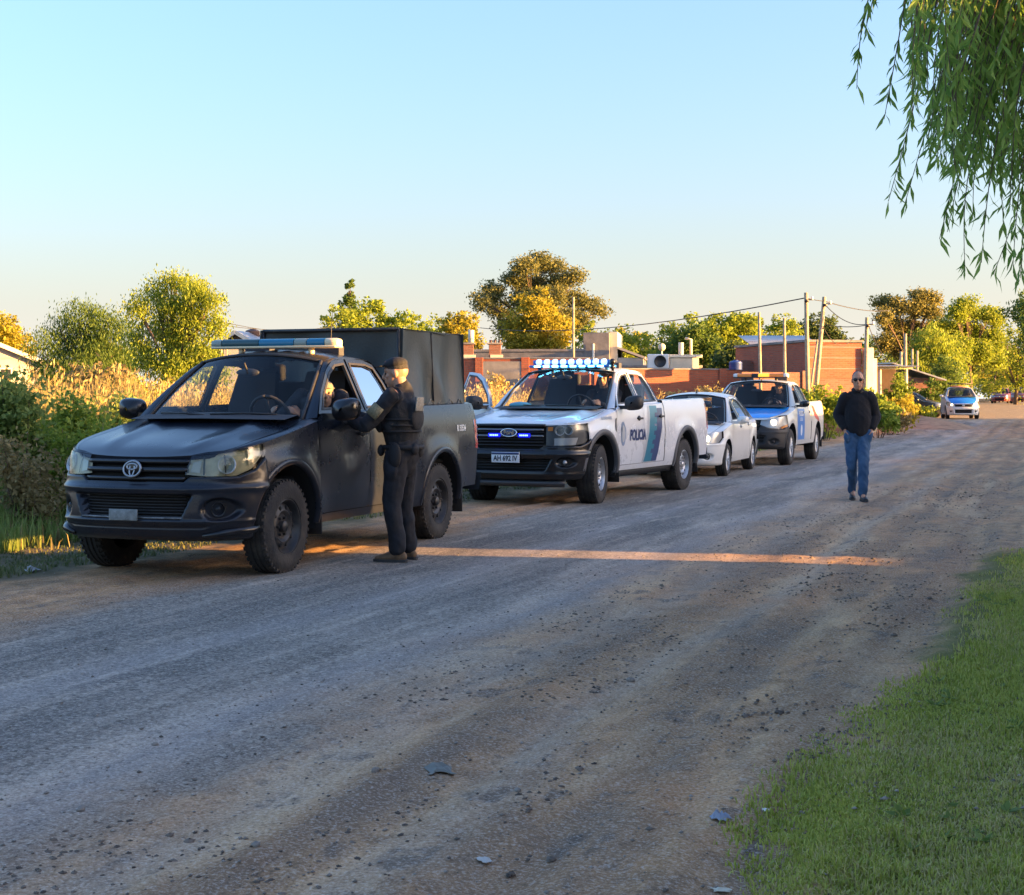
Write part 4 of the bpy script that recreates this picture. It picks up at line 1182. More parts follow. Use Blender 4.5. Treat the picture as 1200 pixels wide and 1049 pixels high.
    # bumper: beams round a wide lower mouth
    f = lambda y, z: (math.copysign(b.sy(abs(y)), y), z)
    A = np.linspace(-.50, .50, 25)
    tp = [(0, .742), (b.sy(.44), .745), (b.sy(.50), .790), (b.sx(.60), .792), (b.sx(.46), .838), (b.sx(.36), .925)]
    bo = s.moulded(.305, tp, [('trap', (.44, .52, .478, .655), .10, 1), ('ell', (.705, .545, .105, .085), .055, 0), ('trap', (.60, .66, .40, .425), .012, 0)],
                   [s.paint, M_under], creases=((.70, .022, .016), (.335, .03, .018), (.455, .012, .010)), ncol=150, nrow=56, xmin=.35)
    mod_solid(bo, .012)
    for z in np.linspace(.49, .645, 8):
        q = MB(); q.tube(b.B(np.array([f(y * .94, z) for y in A]), -.055), .006, 5); q.build('mouth_slat', M_black_plastic, bo)
    q = MB(); pc = b.B([0, .495], .045); q.box((pc[0], -.02, .505), (.012, .26, .085)); mod_bevel(q.build('plate_holder', mat('worn_grey_plate', (.20, .22, .22), .6, var=.3, vscale=20), bo), .004)
    q = MB(); q.tube(b.B(np.array([f(y * .93, .484) for y in A]), .012), .008, 5); q.build('mouth_edge', mat('scuffed_edge', (.16, .17, .18), .5, var=.6, vscale=14), bo)
    for sd in (1, -1):
        pc = b.B([b.sy(.705), .545], -.018) * np.array([1, sd, 1])
        s.round_lamp(pc, .052, (.85, sd * .5, 0), M_gloss_black, M_lens, 'fog_lamp', bo, .04)
        q = MB(); P0 = b.B(np.array([(b.sy(.60), .345), (b.sy(.74), .37), (b.sx(.50), .385), (b.sx(.44), .40)]), .045) * np.array([1, sd, 1]); q.tube(P0, [.02, .03, .03, .015], 7); q.build('bumper_lip', M_gloss_black, bo)
    s.lips(.03, .010, s.paint)
    s.liners()
    s.wheels(.785, .215, .215, M_steel_dark, 'steel', 0)
    for sd in (1, -1):
        for xm, wm, hm in ((-3.62, .24, .34), (-.55, .22, .28)):
            q = MB(); q.box((xm, sd * .80, .40), (.02, wm, hm)); q.build('mud_flap', M_black_plastic, s.root)
        q = MB(); two_s = b.B(loft([[(sA + .02, .86), (sA + .20, .86)], [(sA + .02, 1.16), (sA + .16, 1.16)]], 8, 5), .004); q.grid(two_s * np.array([1, sd, 1]), sd < 0); q.build('tail_light', M_red, s.root)
    s.cabin(-.46, -1.30, -2.15, .72, 1.235, .80)
    q = MB(); c = b.B([b.sx(-2.50), 1.12], .003); q.lathe([(.001, .004), (.075, .004), (.078, 0), (.08, -.004)], 24, Matrix.Translation(Vector(c)) @ AXY.to_4x4()); q.build('fuel_cap', s.paint, s.root)
    s.lettering('RI 33534', -3.62, 1.075, .085, M_white_print, bold=.003, sxc=.78)
    # roof light bar, aerial
    M_teal_lens = mat('teal_lens', (.015, .17, .30), .25); M_grey_lens = mat('grey_lens', (.24, .30, .27), .3); M_dark_lens = mat('dark_green_lens', (.03, .085, .10), .3)
    M_cream = mat('cream_lamp_end', (.75, .62, .40), .35)
    lightbar(s, -1.36, 1.865, .66, -.66, [(M_cream, .09), (M_teal_lens, .14), (M_grey_lens, .10), (M_teal_lens, .28), (M_dark_lens, .30), (M_grey_lens, .09)], (.078, .043), 1.735, M_cream)
    q = MB(); q.tube([(-1.95, .25, 1.77), (-1.97, .25, 2.02), (-2.0, .25, 2.20)], [.008, .004, .002], 5); q.build('aerial', M_black_plastic, s.root)
    # tarpaulin canopy over bed bows
    M_tarp = mat('charcoal_tarpaulin', (.026, .035, .036), .46, var=.08, vscale=3, bump=.12, bscale=40)
    x0, x1, hw, zb, zt = -2.38, -3.98, .80, 1.315, 2.055
    def wall(p0, p1, n, seed):
        us = np.linspace(0, 1, n); vs = np.linspace(0, 1, 26); p0, p1 = np.array(p0), np.array(p1)
        d = p1 - p0; Ln = np.linalg.norm(d); nrm = np.array([d[1], -d[0]]) / Ln
        U, Vv = np.meshgrid(us, vs, indexing='ij')
        edge = np.minimum(1, 6 * np.minimum(U, 1 - U)) * (0.25 + 0.75 * (1 - Vv))
        fold = 0.034 * np.sin(U * Ln * 12 + 2.5 * (1 - Vv) * (U - .2) + seed + 1.1 * vnoise(U * 2.5 + seed, Vv * .8)) + 0.026 * vnoise(U * Ln * 5 + Vv * 2.2 + seed, Vv * .7 + seed)
        off = fold * edge * (1 - Vv * .62) - 0.045 * np.abs(np.sin(np.pi * U * 2)) * np.sin(np.pi * Vv * .9)
        taper = 0.04 * Vv
        X = p0[0] + d[0] * U - nrm[0] * (taper - off); Yq = p0[1] + d[1] * U - nrm[1] * (taper - off)
        Z = zb + (zt - zb - .015) * Vv + 0.012 * (1 - Vv) * np.sin(U * 19 + seed)
        return np.stack([X, Yq, Z], -1)
    mb = MB()
    mb.grid(wall((x0, -hw), (x0, hw), 50, 0.3)); mb.grid(wall((x0, hw), (x1, hw), 60, 1.7)); mb.grid(wall((x1, hw), (x1, -hw), 40, 3.1)); mb.grid(wall((x1, -hw), (x0, -hw), 40, 4.4))
    ux, uy = np.meshgrid(np.linspace(x0 - .03, x1 + .03, 26), np.linspace(-hw + .03, hw - .03, 26), indexing='ij')
    mb.grid(np.stack([ux, uy, zt - .02 + .025 * np.sin(np.pi * (ux - x0) / (x1 - x0)) * 0 - .05 * np.abs(np.sin(np.pi * 2 * (ux - x0) / (x1 - x0))) * np.sin(np.pi * np.clip((uy + hw) / (2 * hw), .06, .94)) + .012 * vnoise(ux * 4, uy * 4)], -1), True)
    cp = mb.build('tarpaulin_canopy', M_tarp, s.root); cp['label'] = 'charcoal tarpaulin stretched over bows above the bed'
    fm = MB()
    for sx_ in (x0 - .03, x1 + .03):
        for sy_ in (hw - .045, -hw + .045): fm.tube([(sx_, sy_, zb - .05), (sx_, sy_, zt - .02)], .02, 6)
        fm.tube([(sx_, hw - .045, zt - .025), (sx_, -hw + .045, zt - .025)], .02, 6)
    fm.build('bow', M_steel_dark, cp)
    for sd in (1, -1):      # lashing along the rail
        rp = MB(); pts = []
        for k in range(13):
            x = x0 - .05 - k * (x0 - x1 - .1) / 12
            pts.append((x, sd * (hw + (.012 if k % 2 else .022)), zb + (.055 if k % 2 else -.035)))
        rp.tube(pts, .0065, 5); rp.build('rope', M_rope, cp)
    sm = MB(); sm.tube([(x0 - .80, hw - .01 - .03 * t, zb + .03 + t * (zt - zb - .06)) for t in np.linspace(0, 1, 8)], .008, 5); sm.build('seam', M_black_plastic, cp)
    s.finish(); return s

# ================================================================ white police pick-up
M_lampdark = mat('smoked_reflector', (.16, .165, .175), .25, metal=.4)
def police_pickup(pos, head):
    plan = [(0.86, 0), (0.85, .40), (0.81, .66), (0.72, .82), (.55, .90), (.28, .938), (0, .948), (-.6, .952), (-2.4, .955), (-3.6, .95), (-4.2, .94), (-4.40, .90), (-4.46, .76), (-4.47, 0)]
    front = [(.20, .16), (.27, .06), (.34, .02), (.45, 0), (.66, 0), (.72, .012), (.80, .02), (1.0, .035), (1.05, .05), (1.1, .12), (1.15, .2)]
    side = [(.30, .08), (.42, .035), (.55, .012), (.8, 0), (.95, -.006), (1.02, .004), (1.12, .008), (1.2, .016), (1.28, .035), (1.40, .07)]
    rear = [(.4, .06), (.55, .02), (.8, 0), (1.1, 0), (1.38, .05)]
    fl = [(0, .42, .56, .020, .10), (-3.27, .42, .56, .020, .10)]
    M_paint = paint_mat('white_police_paint', (0.62, 0.64, 0.67), amount=0.28, rough=0.25)
    s = Car('police_pickup', 'white police pickup with lit blue roof lights and POLICIA on its door', 'police pickup', pos, head, 'vehicles stopped along the road',
            Body(plan, front, side, rear, fl, (1.27, 0.900, 0.40)), M_paint, 3.27, 0.39, 0.50, 0.405)
    s.sill = 0.40; s.xn, s.xt = .86, -4.45; s.handle_m = M_black_plastic; s.rv = (-.90, 1.67)
    b = s.b
    shoulder = [(.46, 1.055), (.30, 1.085), (.05, 1.125), (-.3, 1.175), (-.52, 1.205), (-.60, 1.215)]
    s.fender(-.52, .42, .77, [(.42, 1.065)] + shoulder[1:])
    zt = [(-2.36, 1.345), (-3.2, 1.355), (-4.25, 1.375)]
    s.quarter(-2.368, -4.25, zt, .50)
    sA = b.sx(-4.25)
    two(s.body, b.B(loft([[(sA, .50), (sA + .26, .50)], [(sA, .90), (sA + .26, .90)]], 10, 5)))
    two(s.body, b.B(loft([[(sA, 1.30), (sA + .14, 1.30)], [(sA, 1.375), (sA + .14, 1.375)]], 8, 4)))
    two(s.body, b.B(loft([[(sA, .90), (sA + .03, .90)], [(sA, 1.30), (sA + .03, 1.30)]], 3, 4)))
    two(s.body, b.B(loft([[(b.sx(-.49), .40), (b.sx(-2.78), .40)], [(b.sx(-.49), .47), (b.sx(-2.78), .47)]], 20, 2)))
    st = MB(); two(st, b.B(loft([[(b.sx(-.50), .31), (b.sx(-2.75), .31)], [(b.sx(-.50), .398), (b.sx(-2.75), .398)]], 16, 2), -.02)); mod_solid(st.build('side_skirt', M_black_plastic, s.root), .03)
    hood_e = [(.74, .62, 1.045), (.60, .76, 1.065), (.35, .815, 1.105), (0, .830, 1.155), (-.25, .830, 1.198), (-.43, .820, 1.236)]
    hood_c = [(.82, 0, 1.055), (.62, 0, 1.105), (.40, 0, 1.140), (.15, 0, 1.172), (-.02, 0, 1.197), (-.18, 0, 1.224)]
    def ridge(v, a): return 0.022 * np.exp(-((a - .72) / .10) ** 2) * smooth01(0.02, .25, v) - .008 * np.exp(-((a - .35) / .25) ** 2) * smooth01(.1, .4, v)
    ws_e = [(-.47, .800, 1.228), (-.82, .730, 1.52), (-1.14, .650, 1.735)]
    ws_c = [(-.24, 0, 1.208), (-.68, 0, 1.55), (-1.04, 0, 1.79)]
    roof_e = [(-1.14, .650, 1.735), (-1.36, .660, 1.775), (-1.8, .655, 1.78), (-2.14, .63, 1.745)]
    roof_c = [(-1.04, 0, 1.79), (-1.34, 0, 1.825), (-1.8, 0, 1.835), (-2.18, 0, 1.80)]
    bg_e = [(-2.14, .63, 1.745), (-2.24, .69, 1.54), (-2.33, .77, 1.33)]
    bg_c = [(-2.18, 0, 1.80), (-2.27, 0, 1.56), (-2.36, 0, 1.33)]
    rail = [(-.52, 1.245), (-.74, 1.43), (-1.06, 1.675), (-1.26, 1.745), (-1.5, 1.757), (-1.92, 1.755), (-2.10, 1.725), (-2.21, 1.56), (-2.30, 1.34)]
    W = top(s, hood_e, hood_c, ws_e, ws_c, roof_e, roof_c, bg_e, bg_c, rail, shoulder, ridge=ridge,
            roof_ridge=lambda v, a: .010 * np.cos(a * 24) * smooth01(.75, .55, a) * smooth01(.1, .3, v))
    cab_back(s, .7); bed(s, -2.40, zt, -4.3, w=.76)
    beltF = [(-.535, 1.22), (-.66, 1.262), (-1.50, 1.285)]; beltR = [(-1.513, 1.285), (-2.16, 1.30), (-2.34, 1.31)]
    lowF = [(-.525, .475), (-1.50, .475)]; lowR = [(-1.513, .475), (-2.34, .475)]
    wF = ([(-.70, 1.305), (-1.45, 1.318)], [(-.80, 1.43), (-1.07, 1.628), (-1.24, 1.70), (-1.445, 1.722)])
    wR = ([(-1.56, 1.322), (-2.20, 1.34)], [(-1.56, 1.724), (-1.90, 1.72), (-2.05, 1.69), (-2.13, 1.55)])
    dr = {}
    for sd in (1, -1):
        d = s.door(lowF, beltF, wF, None if sd > 0 else M_glass, side=sd, handle=(-1.34, 1.10),
                   open_deg=0 if sd > 0 else 62, hinge=(-.53, -.93, .8), label='passenger door standing open' if sd < 0 else None)
        s.mirror(d, -.70, 1.315, sd, (.14, .26, .20), M_black_plastic, .885)
        dr[sd] = d
        r = s.door(lowR, beltR, wR, M_glass_tint if sd < 0 else M_glass, side=sd, handle=(-2.20, 1.12)); dr[2 * sd] = r
    pillar_liner(s, [-1.506], .5, 1.73)
    # livery on the driver's side: pale, teal and navy bands with stepped edge
    E = lambda t: -1.50 - .10 + .0 * t
    xl = lambda z, o: -1.585 - .30 * smooth01(1.28, .48, z) * 0 + o + .34 * (1 - ((z - .48) / .82)) - .0
    zz = np.linspace(.485, 1.275, 12)
    def band(o0, o1, m, nm, z0=.485, z1=1.275, par=None, out=.0035):
        zs = np.linspace(z0, z1, 10)
        c = lambda z: -1.80 + .26 * ((1.28 - z) / .8) ** 1.6        # leading edge curves forward towards the sill
        L0 = [(c(z) + o0, z) for z in zs]; L1 = [(c(z) + o1, z) for z in zs]
        mb = MB(); f = lambda P: np.array([(b.sx(x), z) for x, z in P])
        G = b.B(loft([f(L0), f(L1)], 10, 3), out)
        mb.grid(G, True); return mb.build(nm, m, par or s.root)
    band(.10, .03, M_palegrey, 'door_stripe', par=dr[2]); band(.03, -.26, M_teal, 'door_stripe', par=dr[2]); band(-.26, -.47, M_navy, 'door_stripe', par=dr[2], z1=1.24)
    for k in range(5):
        z0 = .60 + .128 * k
        band(-.16, -.265, M_navy, 'stripe_step', z0, z0 + .062, dr[2], .0048)
    s.lettering('POLICIA', -1.26, .865, .205, M_navy, parent=dr[1], bold=.008, sxc=.80)
    # crest on the front door
    cr = MB(); A = np.linspace(0, 2 * math.pi, 28)
    ctr = (-.72, .90)
    sh = [( .085 * math.copysign(abs(math.cos(a)) ** .7, math.cos(a)), .16 * math.sin(a) * (1 if math.sin(a) > 0 else 1.05)) for a in A]
    P = b.B(np.array([(b.sx(ctr[0] - u), ctr[1] + v) for u, v in sh]), .004); cr.add(P, [tuple(range(len(P) - 1))]); cr.build('crest', M_slate, dr[1])
    P = b.B(np.array([(b.sx(ctr[0] - u * .62), ctr[1] + v * .70) for u, v in sh]), .006); c2 = MB(); c2.add(P, [tuple(range(len(P) - 1))]); c2.build('crest_centre', M_palegrey, dr[1])
    s.lettering('BUENOS AIRES', -.14, 1.115, .055, M_slate, bold=.002, sxc=1.0)
    # bonnet lettering, readable from the front
    V, Fc = textmesh('POLICIA', .26, bold=.01)
    Hm = bow(hood_e, hood_c, 40, 41, 2.2, 2.4, ridge)
    P = []
    for v in V:
        v_ = .52 - v[1] / 1.15; y = v[0] * .86
        i = min(39, max(0, v_ * 39)); i0 = int(i); fr_ = i - i0; i1 = min(39, i0 + 1)
        row = Hm[i0] * (1 - fr_) + Hm[i1] * fr_
        P.append((np.interp(y, row[:, 1], row[:, 0]), y, np.interp(y, row[:, 1], row[:, 2]) + .006))
    meshobj('lettering', P, Fc, M_slate, s.hood, smooth=False)
    # front: grille with two bars, square lamps, black bumper
    g = MB(); l, h = s.fband(.49, .725, 1.035); g.grid(b.B(loft([l, h], 25, 4), -.05)); gb = g.build('grille', M_under, s.root)
    for z in (.775, .815, .855, .945, .985):
        l, h = s.fband(.47, z - .006, z + .006); mod_solid(s.fpatch(l, h, M_black_plastic, 'slat', -.005, 1, 21, 1, gb), .03)
    M_bar = mat('grey_bar', (.20, .21, .23), .35, metal=.5)
    for z in (.975, .895):
        l, h = s.fband(.475, z - .011, z + .011); mod_solid(s.fpatch(l, h, M_bar, 'slat', .012, 1, 21, 1, gb), .03)
    l, h = s.fband(.50, 1.02, 1.045); mod_solid(s.fpatch(l, h, M_gloss_black, 'grille_frame', .014, 1, 21, 1, gb), .05)
    l, h = s.fband(.50, .70, .728); mod_solid(s.fpatch(l, h, M_gloss_black, 'grille_frame', .014, 1, 21, 1, gb), .05)
    c = (b.B([0, .935])[0] + .03, 0, .935)
    em = MB(); em.tube(ellipse_ring(c, .112, .050, 0, -.05), .009, 6, False); e0 = em.build('badge', M_chrome, gb)
    bk = MB(); bk.ball((c[0] - .008, 0, .935), (.012, .11, .048), 24, 8); bk.build('badge_back', M_navy, gb)
    V, Fc = textmesh('Ford', .075, bold=.001); meshobj('lettering', np.stack([np.full(len(V), c[0] + .007), V[:, 0], .935 + V[:, 1]], 1), Fc, M_chrome, gb, smooth=False)
    for y in (.215, -.215):
        q = MB(); px = b.B([b.sy(abs(y)), .90])[0]; q.box((px + .020, y, .902), (.03, .165, .05)); o = q.build('strobe_light', M_glow_blue, gb); mod_bevel(o, .006)
        q = MB()
        for k in range(5): q.ball((px + .037, y + (k - 2) * .025, .902), (.008, .011, .011), 8, 6)
        q.build('led', M_lit_blue, o)
    lo = [(b.sy(.505), .765), (b.sy(.70), .765), (b.sx(.72), .77), (b.sx(.47), .80), (b.sx(.40), .86)]
    hi = [(b.sy(.505), 1.03), (b.sy(.70), 1.035), (b.sx(.72), 1.04), (b.sx(.50), 1.052), (b.sx(.40), 1.06)]
    for sd in (1, -1):
        h = s.fpatch(lo, hi, M_lampdark, 'headlight', -.03, sd, 20, 7)
        for (y, z, r) in ((.69, .965, .060), (.80, .965, .050)):
            pc = b.B([b.sy(y), z], -.012) * np.array([1, sd, 1]); s.round_lamp(pc, r, (.9, sd * .35, 0), M_reflector, M_lens, 'reflector_lamp', h, .03)
        q = [(b.sy(.53), .96), (b.sy(.60), .96)]; q2 = [(b.sy(.53), 1.01), (b.sy(.60), 1.01)]
        s.fpatch(q, q2, M_orange_lens, 'indicator', -.012, sd, 5, 2, h)
        q = [(b.sy(.62), .775), (b.sx(.66), .78)]; q2 = [(b.sy(.62), .865), (b.sx(.62), .875)]
        s.fpatch(q, q2, M_reflector, 'lower_reflector', -.010, sd, 8, 3, h)
        s.fpatch(lo, hi, M_lens, 'lamp_cover', .004, sd, 20, 7, h)
        two(s.body, b.B(loft([hi, [(b.sy(.50), 1.05), (b.sy(.70), 1.052), (b.sx(.72), 1.055), (b.sx(.50), 1.062), (b.sx(.40), 1.075)]], 16, 2))) if sd > 0 else None
        s.fpatch([(b.sy(.40), .70), (b.sy(.62), .70)], [(b.sy(.495), .78), (b.sy(.62), .765)], M_gloss_black, 'bumper_bracket', .012, sd, 6, 3)
    A = np.linspace(-.62, .62, 27); f = lambda y, z: (math.copysign(b.sy(abs(y)), y), z)
    tp = [(0, .712), (b.sy(.50), .712), (b.sy(.52), .765), (b.sx(.60), .768), (b.sx(.45), .82), (b.sx(.40), .86)]
    bo = s.moulded(.335, tp, [('trap', (.50, .58, .45, .60), .07, 1), ('ell', (.755, .56, .10, .065), .045, 0)], [M_gloss_black, M_under], creases=((.66, .03, .018), (.40, .03, .012)), ncol=140, nrow=50, xmin=.40)
    mod_solid(bo, .012)
    for z in (.48, .515, .55, .585):
        q = MB(); q.tube(b.B(np.array([f(y * .96, z) for y in A]), -.035), .007, 5); q.build('mouth_slat', M_black_plastic, bo)
    sk = MB(); sk.grid(np.stack([b.B(np.array([f(y * 1.22, z) for y in A]), o) for z, o in ((.235, -.05), (.25, .02), (.285, .03), (.305, .01), (.34, -.05))], 1)); mod_solid(sk.build('skid_plate', mat('grey_skid_plate', (.06, .063, .07), .5), bo), .01)
    for sd in (1, -1):
        pc = b.B([b.sy(.755), .56], -.012) * np.array([1, sd, 1]); s.round_lamp(pc, .045, (.85, sd * .5, 0), M_gloss_black, M_reflector, 'fog_lamp', bo, .03)
    number_plate(s, b.B([0, .62])[0] + .055, -.02, .618, 'AH 692 IV', .40, .135, bo)
    s.lips(.06, .022, mat('grey_arch_trim', (.075, .078, .085), .6))
    s.liners()
    s.wheels(.80, .255, .215, M_steel, 'steel', 9)
    for sd in (1, -1):
        for xm in (-.64, -3.86):
            q = MB(); q.box((xm, sd * .80, .41), (.02, .25, .33)); q.build('mud_flap', M_black_plastic, s.root)
        q = MB(); q.grid(b.B(loft([[(sA + .03, .90), (sA + .16, .90)], [(sA + .03, 1.30), (sA + .14, 1.30)]], 8, 5), .004) * np.array([1, sd, 1]), sd < 0); q.build('tail_light', M_red, s.root)
        q = MB(); q.grid(b.side(loft([[(-.56, 1.10), (-.60, 1.10)], [(-.54, .96), (-.57, .96)]], 4, 2), .07) * np.array([1, sd, 1])); 
    G = b.B(loft([[(b.sx(-.42), .95), (b.sx(-.47), .92)], [(b.sx(-.46), 1.10), (b.sx(-.50), 1.12)]], 4, 3), .004)
    for sd in (1, -1):
        v = MB(); v.grid(G * np.array([1, sd, 1]), sd < 0); v.build('wing_vent', M_black_plastic, s.root)
    s.cabin(-.48, -1.34, -2.25, .76, 1.265, .82)
    q = MB(); q.ball((-.42, -.45, 1.285), (.10, .17, .045), 14, 8); q.build('cap_on_dashboard', mat('pale_blue_cloth', (.10, .32, .42), .8), s.root)
    # roof light bar: nine white lamps above a blue base lined with small leds
    x, z = -1.16, 1.888
    q = MB(); q.box((x - .02, 0, z - .06), (.26, 1.24, .035)); q.box((x - .04, 0, z), (.10, 1.20, .065))
    for y in (.52, -.52): q.tube([(x - .02, y, z - .06), (x - .06, y, 1.775)], .03, 8); 
    lb = mod_bevel(q.build('light_bar', M_blue_lens, s.root), .01)
    for k in range(9):
        y = (k - 4) * .125
        mb = MB(); mb.lathe([(.001, .026), (.025, .022), (.040, .011), (.045, 0), (.045, -.03)], 18, Matrix.Translation((x + .035, y, z)) @ Matrix.Rotation(rad(90), 4, 'Y')); mb.build('lamp', M_lit_led, lb)
    M_ledblue = mat('pale_blue_led', (.2, .6, .8), .3, emit=(.15, .65, 1.0), estr=2.2)
    for k in range(8):
        mb = MB(); mb.box((x + .118, (k - 3.5) * .138, z - .061), (.02, .085, .020)); mb.build('led_strip', M_ledblue, lb)
    for y in (.60,):
        mb = MB(); mb.ball((x + .03, y + .03, z), .045, 12, 8); mb.ball((x + .03, y + .03, z - .075), .035, 12, 8); mb.tube([(x + .02, y + .03, z), (x + .02, y + .03, z - .13)], .02, 8); mb.build('work_lamp', M_gloss_black, lb)
    s.finish(); return s
def plain_car(name, label, cat, pos, head, group, c):
    """saloon, hatchback, estate or pick-up with a simpler nose; c holds the shape"""
    g = c.get
    s = Car(name, label, cat, pos, head, group, Body(c['plan'], c['front'], c['side'], c['rear'], c['flares'], c['yg']), c['paint'], c['wb'], c['R'], c['Ra'], c['zc'], lod=1)
    b = s.b
    s.sill = c['sill']; s.xn, s.xt = c['plan'][0][0], c['plan'][-1][0]; s.handle_m = g('handle_m', c['paint']); s.rv = (c['ws_c'][1][0] - .22, c['ws_c'][1][2] + .05)
    sh = c['shoulder']
    s.fender(c['xd'], c['xe'], c['zbt'], sh)
    W = top(s, c['hood_e'], c['hood_c'], c['ws_e'], c['ws_c'], c['roof_e'], c['roof_c'], c['bg_e'], c['bg_c'], c['rail'], sh, hood_m=g('hood_m'), ridge=g('ridge'), bg_glass=g('bg_glass'), roof_ridge=g('roof_ridge'))
    xq, xr = c['xq'], c['xr']
    s.quarter(xq, xr, c['zt'], c['zrb'])
    two(s.body, b.B(loft([[(b.sx(c['xd'] + .03), s.sill), (b.sx(-s.wb + s.Ra), s.sill)], [(b.sx(c['xd'] + .03), s.sill + .075), (b.sx(-s.wb + s.Ra), s.sill + .075)]], 20, 2)))
    sA, e = b.sx(xr), b.end()
    z1 = c['zt'][-1][1]; zl0, zl1 = c['tail_z']
    if g('pickup'):
        cab_back(s, .7); bed(s, xq, c['zt'], xr - .05, w=.74)
        two(s.body, b.B(loft([[(sA, c['zrb']), (sA + .24, c['zrb'])], [(sA, z1), (sA + .14, z1)]], 10, 7)))
    else:
        two(s.body, b.B(loft([[(sA, c['zrb']), (e, c['zrb'])], [(sA, z1), (e, z1)]], 30, 9)))
        dk = bow(c['deck_e'], c['deck_c'], 10, 19, 2.2, 2.6); s.body.grid(dk, True)
        de = resample(spline(c['deck_e']), 16); bl = b.B(np.array([(b.sx(x), z) for x, z in c['deck_sh']]))
        two(s.body, np.stack([resample(bl, 16), de], 1))
        q = MB(); two(q, b.B(loft([[(sA - .10, c['zrb']), (e, c['zrb'])], [(sA - .10, c['zrb'] + .30), (e, c['zrb'] + .30)]], 24, 4), .03)); q.build('rear_bumper', c['paint'], s.root)
    q0 = MB(); G = b.B(loft([[(sA + .01, zl0), (sA + .22, zl0)], [(sA + .01, zl1), (sA + .16, zl1)]], 8, 5), .006)
    for sd in (1, -1):
        q = MB(); q.grid(G * np.array([1, sd, 1]), sd < 0); q.build('tail_light', M_red, s.root)
    # doors
    s.doors = {}
    for sd in (1, -1):
        for k, (lo, hi, win, hd) in enumerate(c['doors']):
            d = s.door(lo, hi, win, None if (k == 0 and sd > 0 and g('window_down')) else (g('glass', M_glass)), side=sd, handle=hd, frame=g('frame', .035)); s.doors[(k, sd)] = d
            if k == 0: s.mirror(d, c['mirror'][0], c['mirror'][1], sd, (.12, .21, .14), g('mirror_m', c['paint']), b.Yg(c['mirror'][1]) - .01)
    pillar_liner(s, [c['doors'][1][0][0][0] + .006], s.sill + .1, c['zpil'])
    if g('quarter_glass'):
        for sd in (1, -1):
            q = MB(); q.grid(b.side(loft(list(c['quarter_glass']), 6, 3), .004) * np.array([1, sd, 1]), sd < 0); q.build('quarter_window', M_glass_tint, s.root)
    # nose
    fy = lambda y, z: (math.copysign(b.sy(abs(y)), y), z)
    L, Hh = c['lamp']; lo = [(b.sy(q[1]) if q[0] == 'y' else b.sx(q[1]), q[2]) for q in L]; hi = [(b.sy(q[1]) if q[0] == 'y' else b.sx(q[1]), q[2]) for q in Hh]
    for sd in (1, -1):
        h = s.fpatch(lo, hi, g('lamp_back', M_reflector), 'headlight', -.028, sd, 18, 6)
        y, z, r = c['bulb']
        pc = b.B([b.sy(y), z], -.012) * np.array([1, sd, 1])
        s.round_lamp(pc, r, (.95, sd * .25, 0), M_reflector, M_lit_white if g('lights_on') else M_reflector, 'lamp', h, .03)
        if g('indicator'):
            q = g('indicator'); l2 = [(b.sx(x), z) for x, z in q[0]]; h2 = [(b.sx(x), z) for x, z in q[1]]; s.fpatch(l2, h2, M_orange_lens, 'indicator', .0, sd, 6, 3, h)
        s.fpatch(lo, hi, M_lens, 'lamp_cover', .005, sd, 18, 6, h)
        he = resample(spline(c['hood_e']), 40)
    # paint strip between bonnet edge and lamps / grille
    hb = bow(c['hood_e'], c['hood_c'], 26, 25, 2.2, 2.4, g('ridge'))[0]
    low = b.B(np.array([fy(p[1], c['zg1']) for p in hb]), .004); s.body.grid(np.stack([low, hb - np.array([0.004, 0, .008])], 1), True)
    zb0, zbt = c['zb0'], c['zbt']
    yw = c['yw']; A = np.linspace(-yw, yw, 25)
    gy, gz0, gz1 = c['grille']
    l, h = s.fband(gy, gz0, gz1); gm = MB(); gm.grid(b.B(loft([l, h], 21, 3), -.03)); gb = gm.build('grille', M_under, s.root)
    for z in np.linspace(gz0 + .03, gz1 - .03, g('nslat', 3)):
        l, h = s.fband(gy * .98, z - .011, z + .011); mod_solid(s.fpatch(l, h, g('slat_m', M_gloss_black), 'slat', .006, 1, 17, 1, gb), .03)
    if g('badge'):
        cx = b.B([0, g('badge')])[0] + .02; q = MB(); q.box((cx, 0, g('badge')), (.02, .15, .045)) if g('badge_bar') else q.ball((cx, 0, g('badge')), (.012, .065, .05), 18, 8); q.build('badge', g('badge_m', M_chrome), gb)
    y0 = c['mouth'][0]; m0, m1 = c['mouth'][1:]
    A = np.linspace(-y0, y0, 21)
    sl = [(b.sy(q[1]) if q[0] == 'y' else b.sx(q[1]), q[2] - .004) for q in c['lamp'][0]]
    tp = [(0, gz0), (b.sy(gy), gz0)] + [(max(a, b.sy(gy) + .02), z) for a, z in sl]
    hl = [('trap', (y0 * .93, y0, m0, m1), .06, 1)]
    if g('fog'): hl.append(('ell', (g('fog')[0], g('fog')[1], .085, .06), .035, 0))
    bo = s.moulded(zb0, tp, hl, [g('bumper_m', c['paint']), M_under], out=.012, ncol=90, nrow=34, creases=((gz0 - .03, .02, .008), (zb0 + .04, .03, .008)), xmin=c['xe'] - .005)
    mod_solid(bo, .012)
    for z in np.linspace(m0 + .02, m1 - .02, 3):
        q = MB(); q.tube(b.B(np.array([fy(y * .97, z) for y in A]), -.03), .008, 5); q.build('mouth_slat', M_black_plastic, bo)
    if g('fog'):
        for sd in (1, -1):
            pc = b.B([b.sy(g('fog')[0]), g('fog')[1]], -.012) * np.array([1, sd, 1]); s.round_lamp(pc, .05, (.9, sd * .4, 0), M_black_plastic, M_cabin, 'fog_lamp', bo, .03)
    if g('plate'):
        number_plate(s, b.B([0, g('plate')[1]])[0] + .03, 0, g('plate')[1], g('plate')[0], .40, .12, bo)
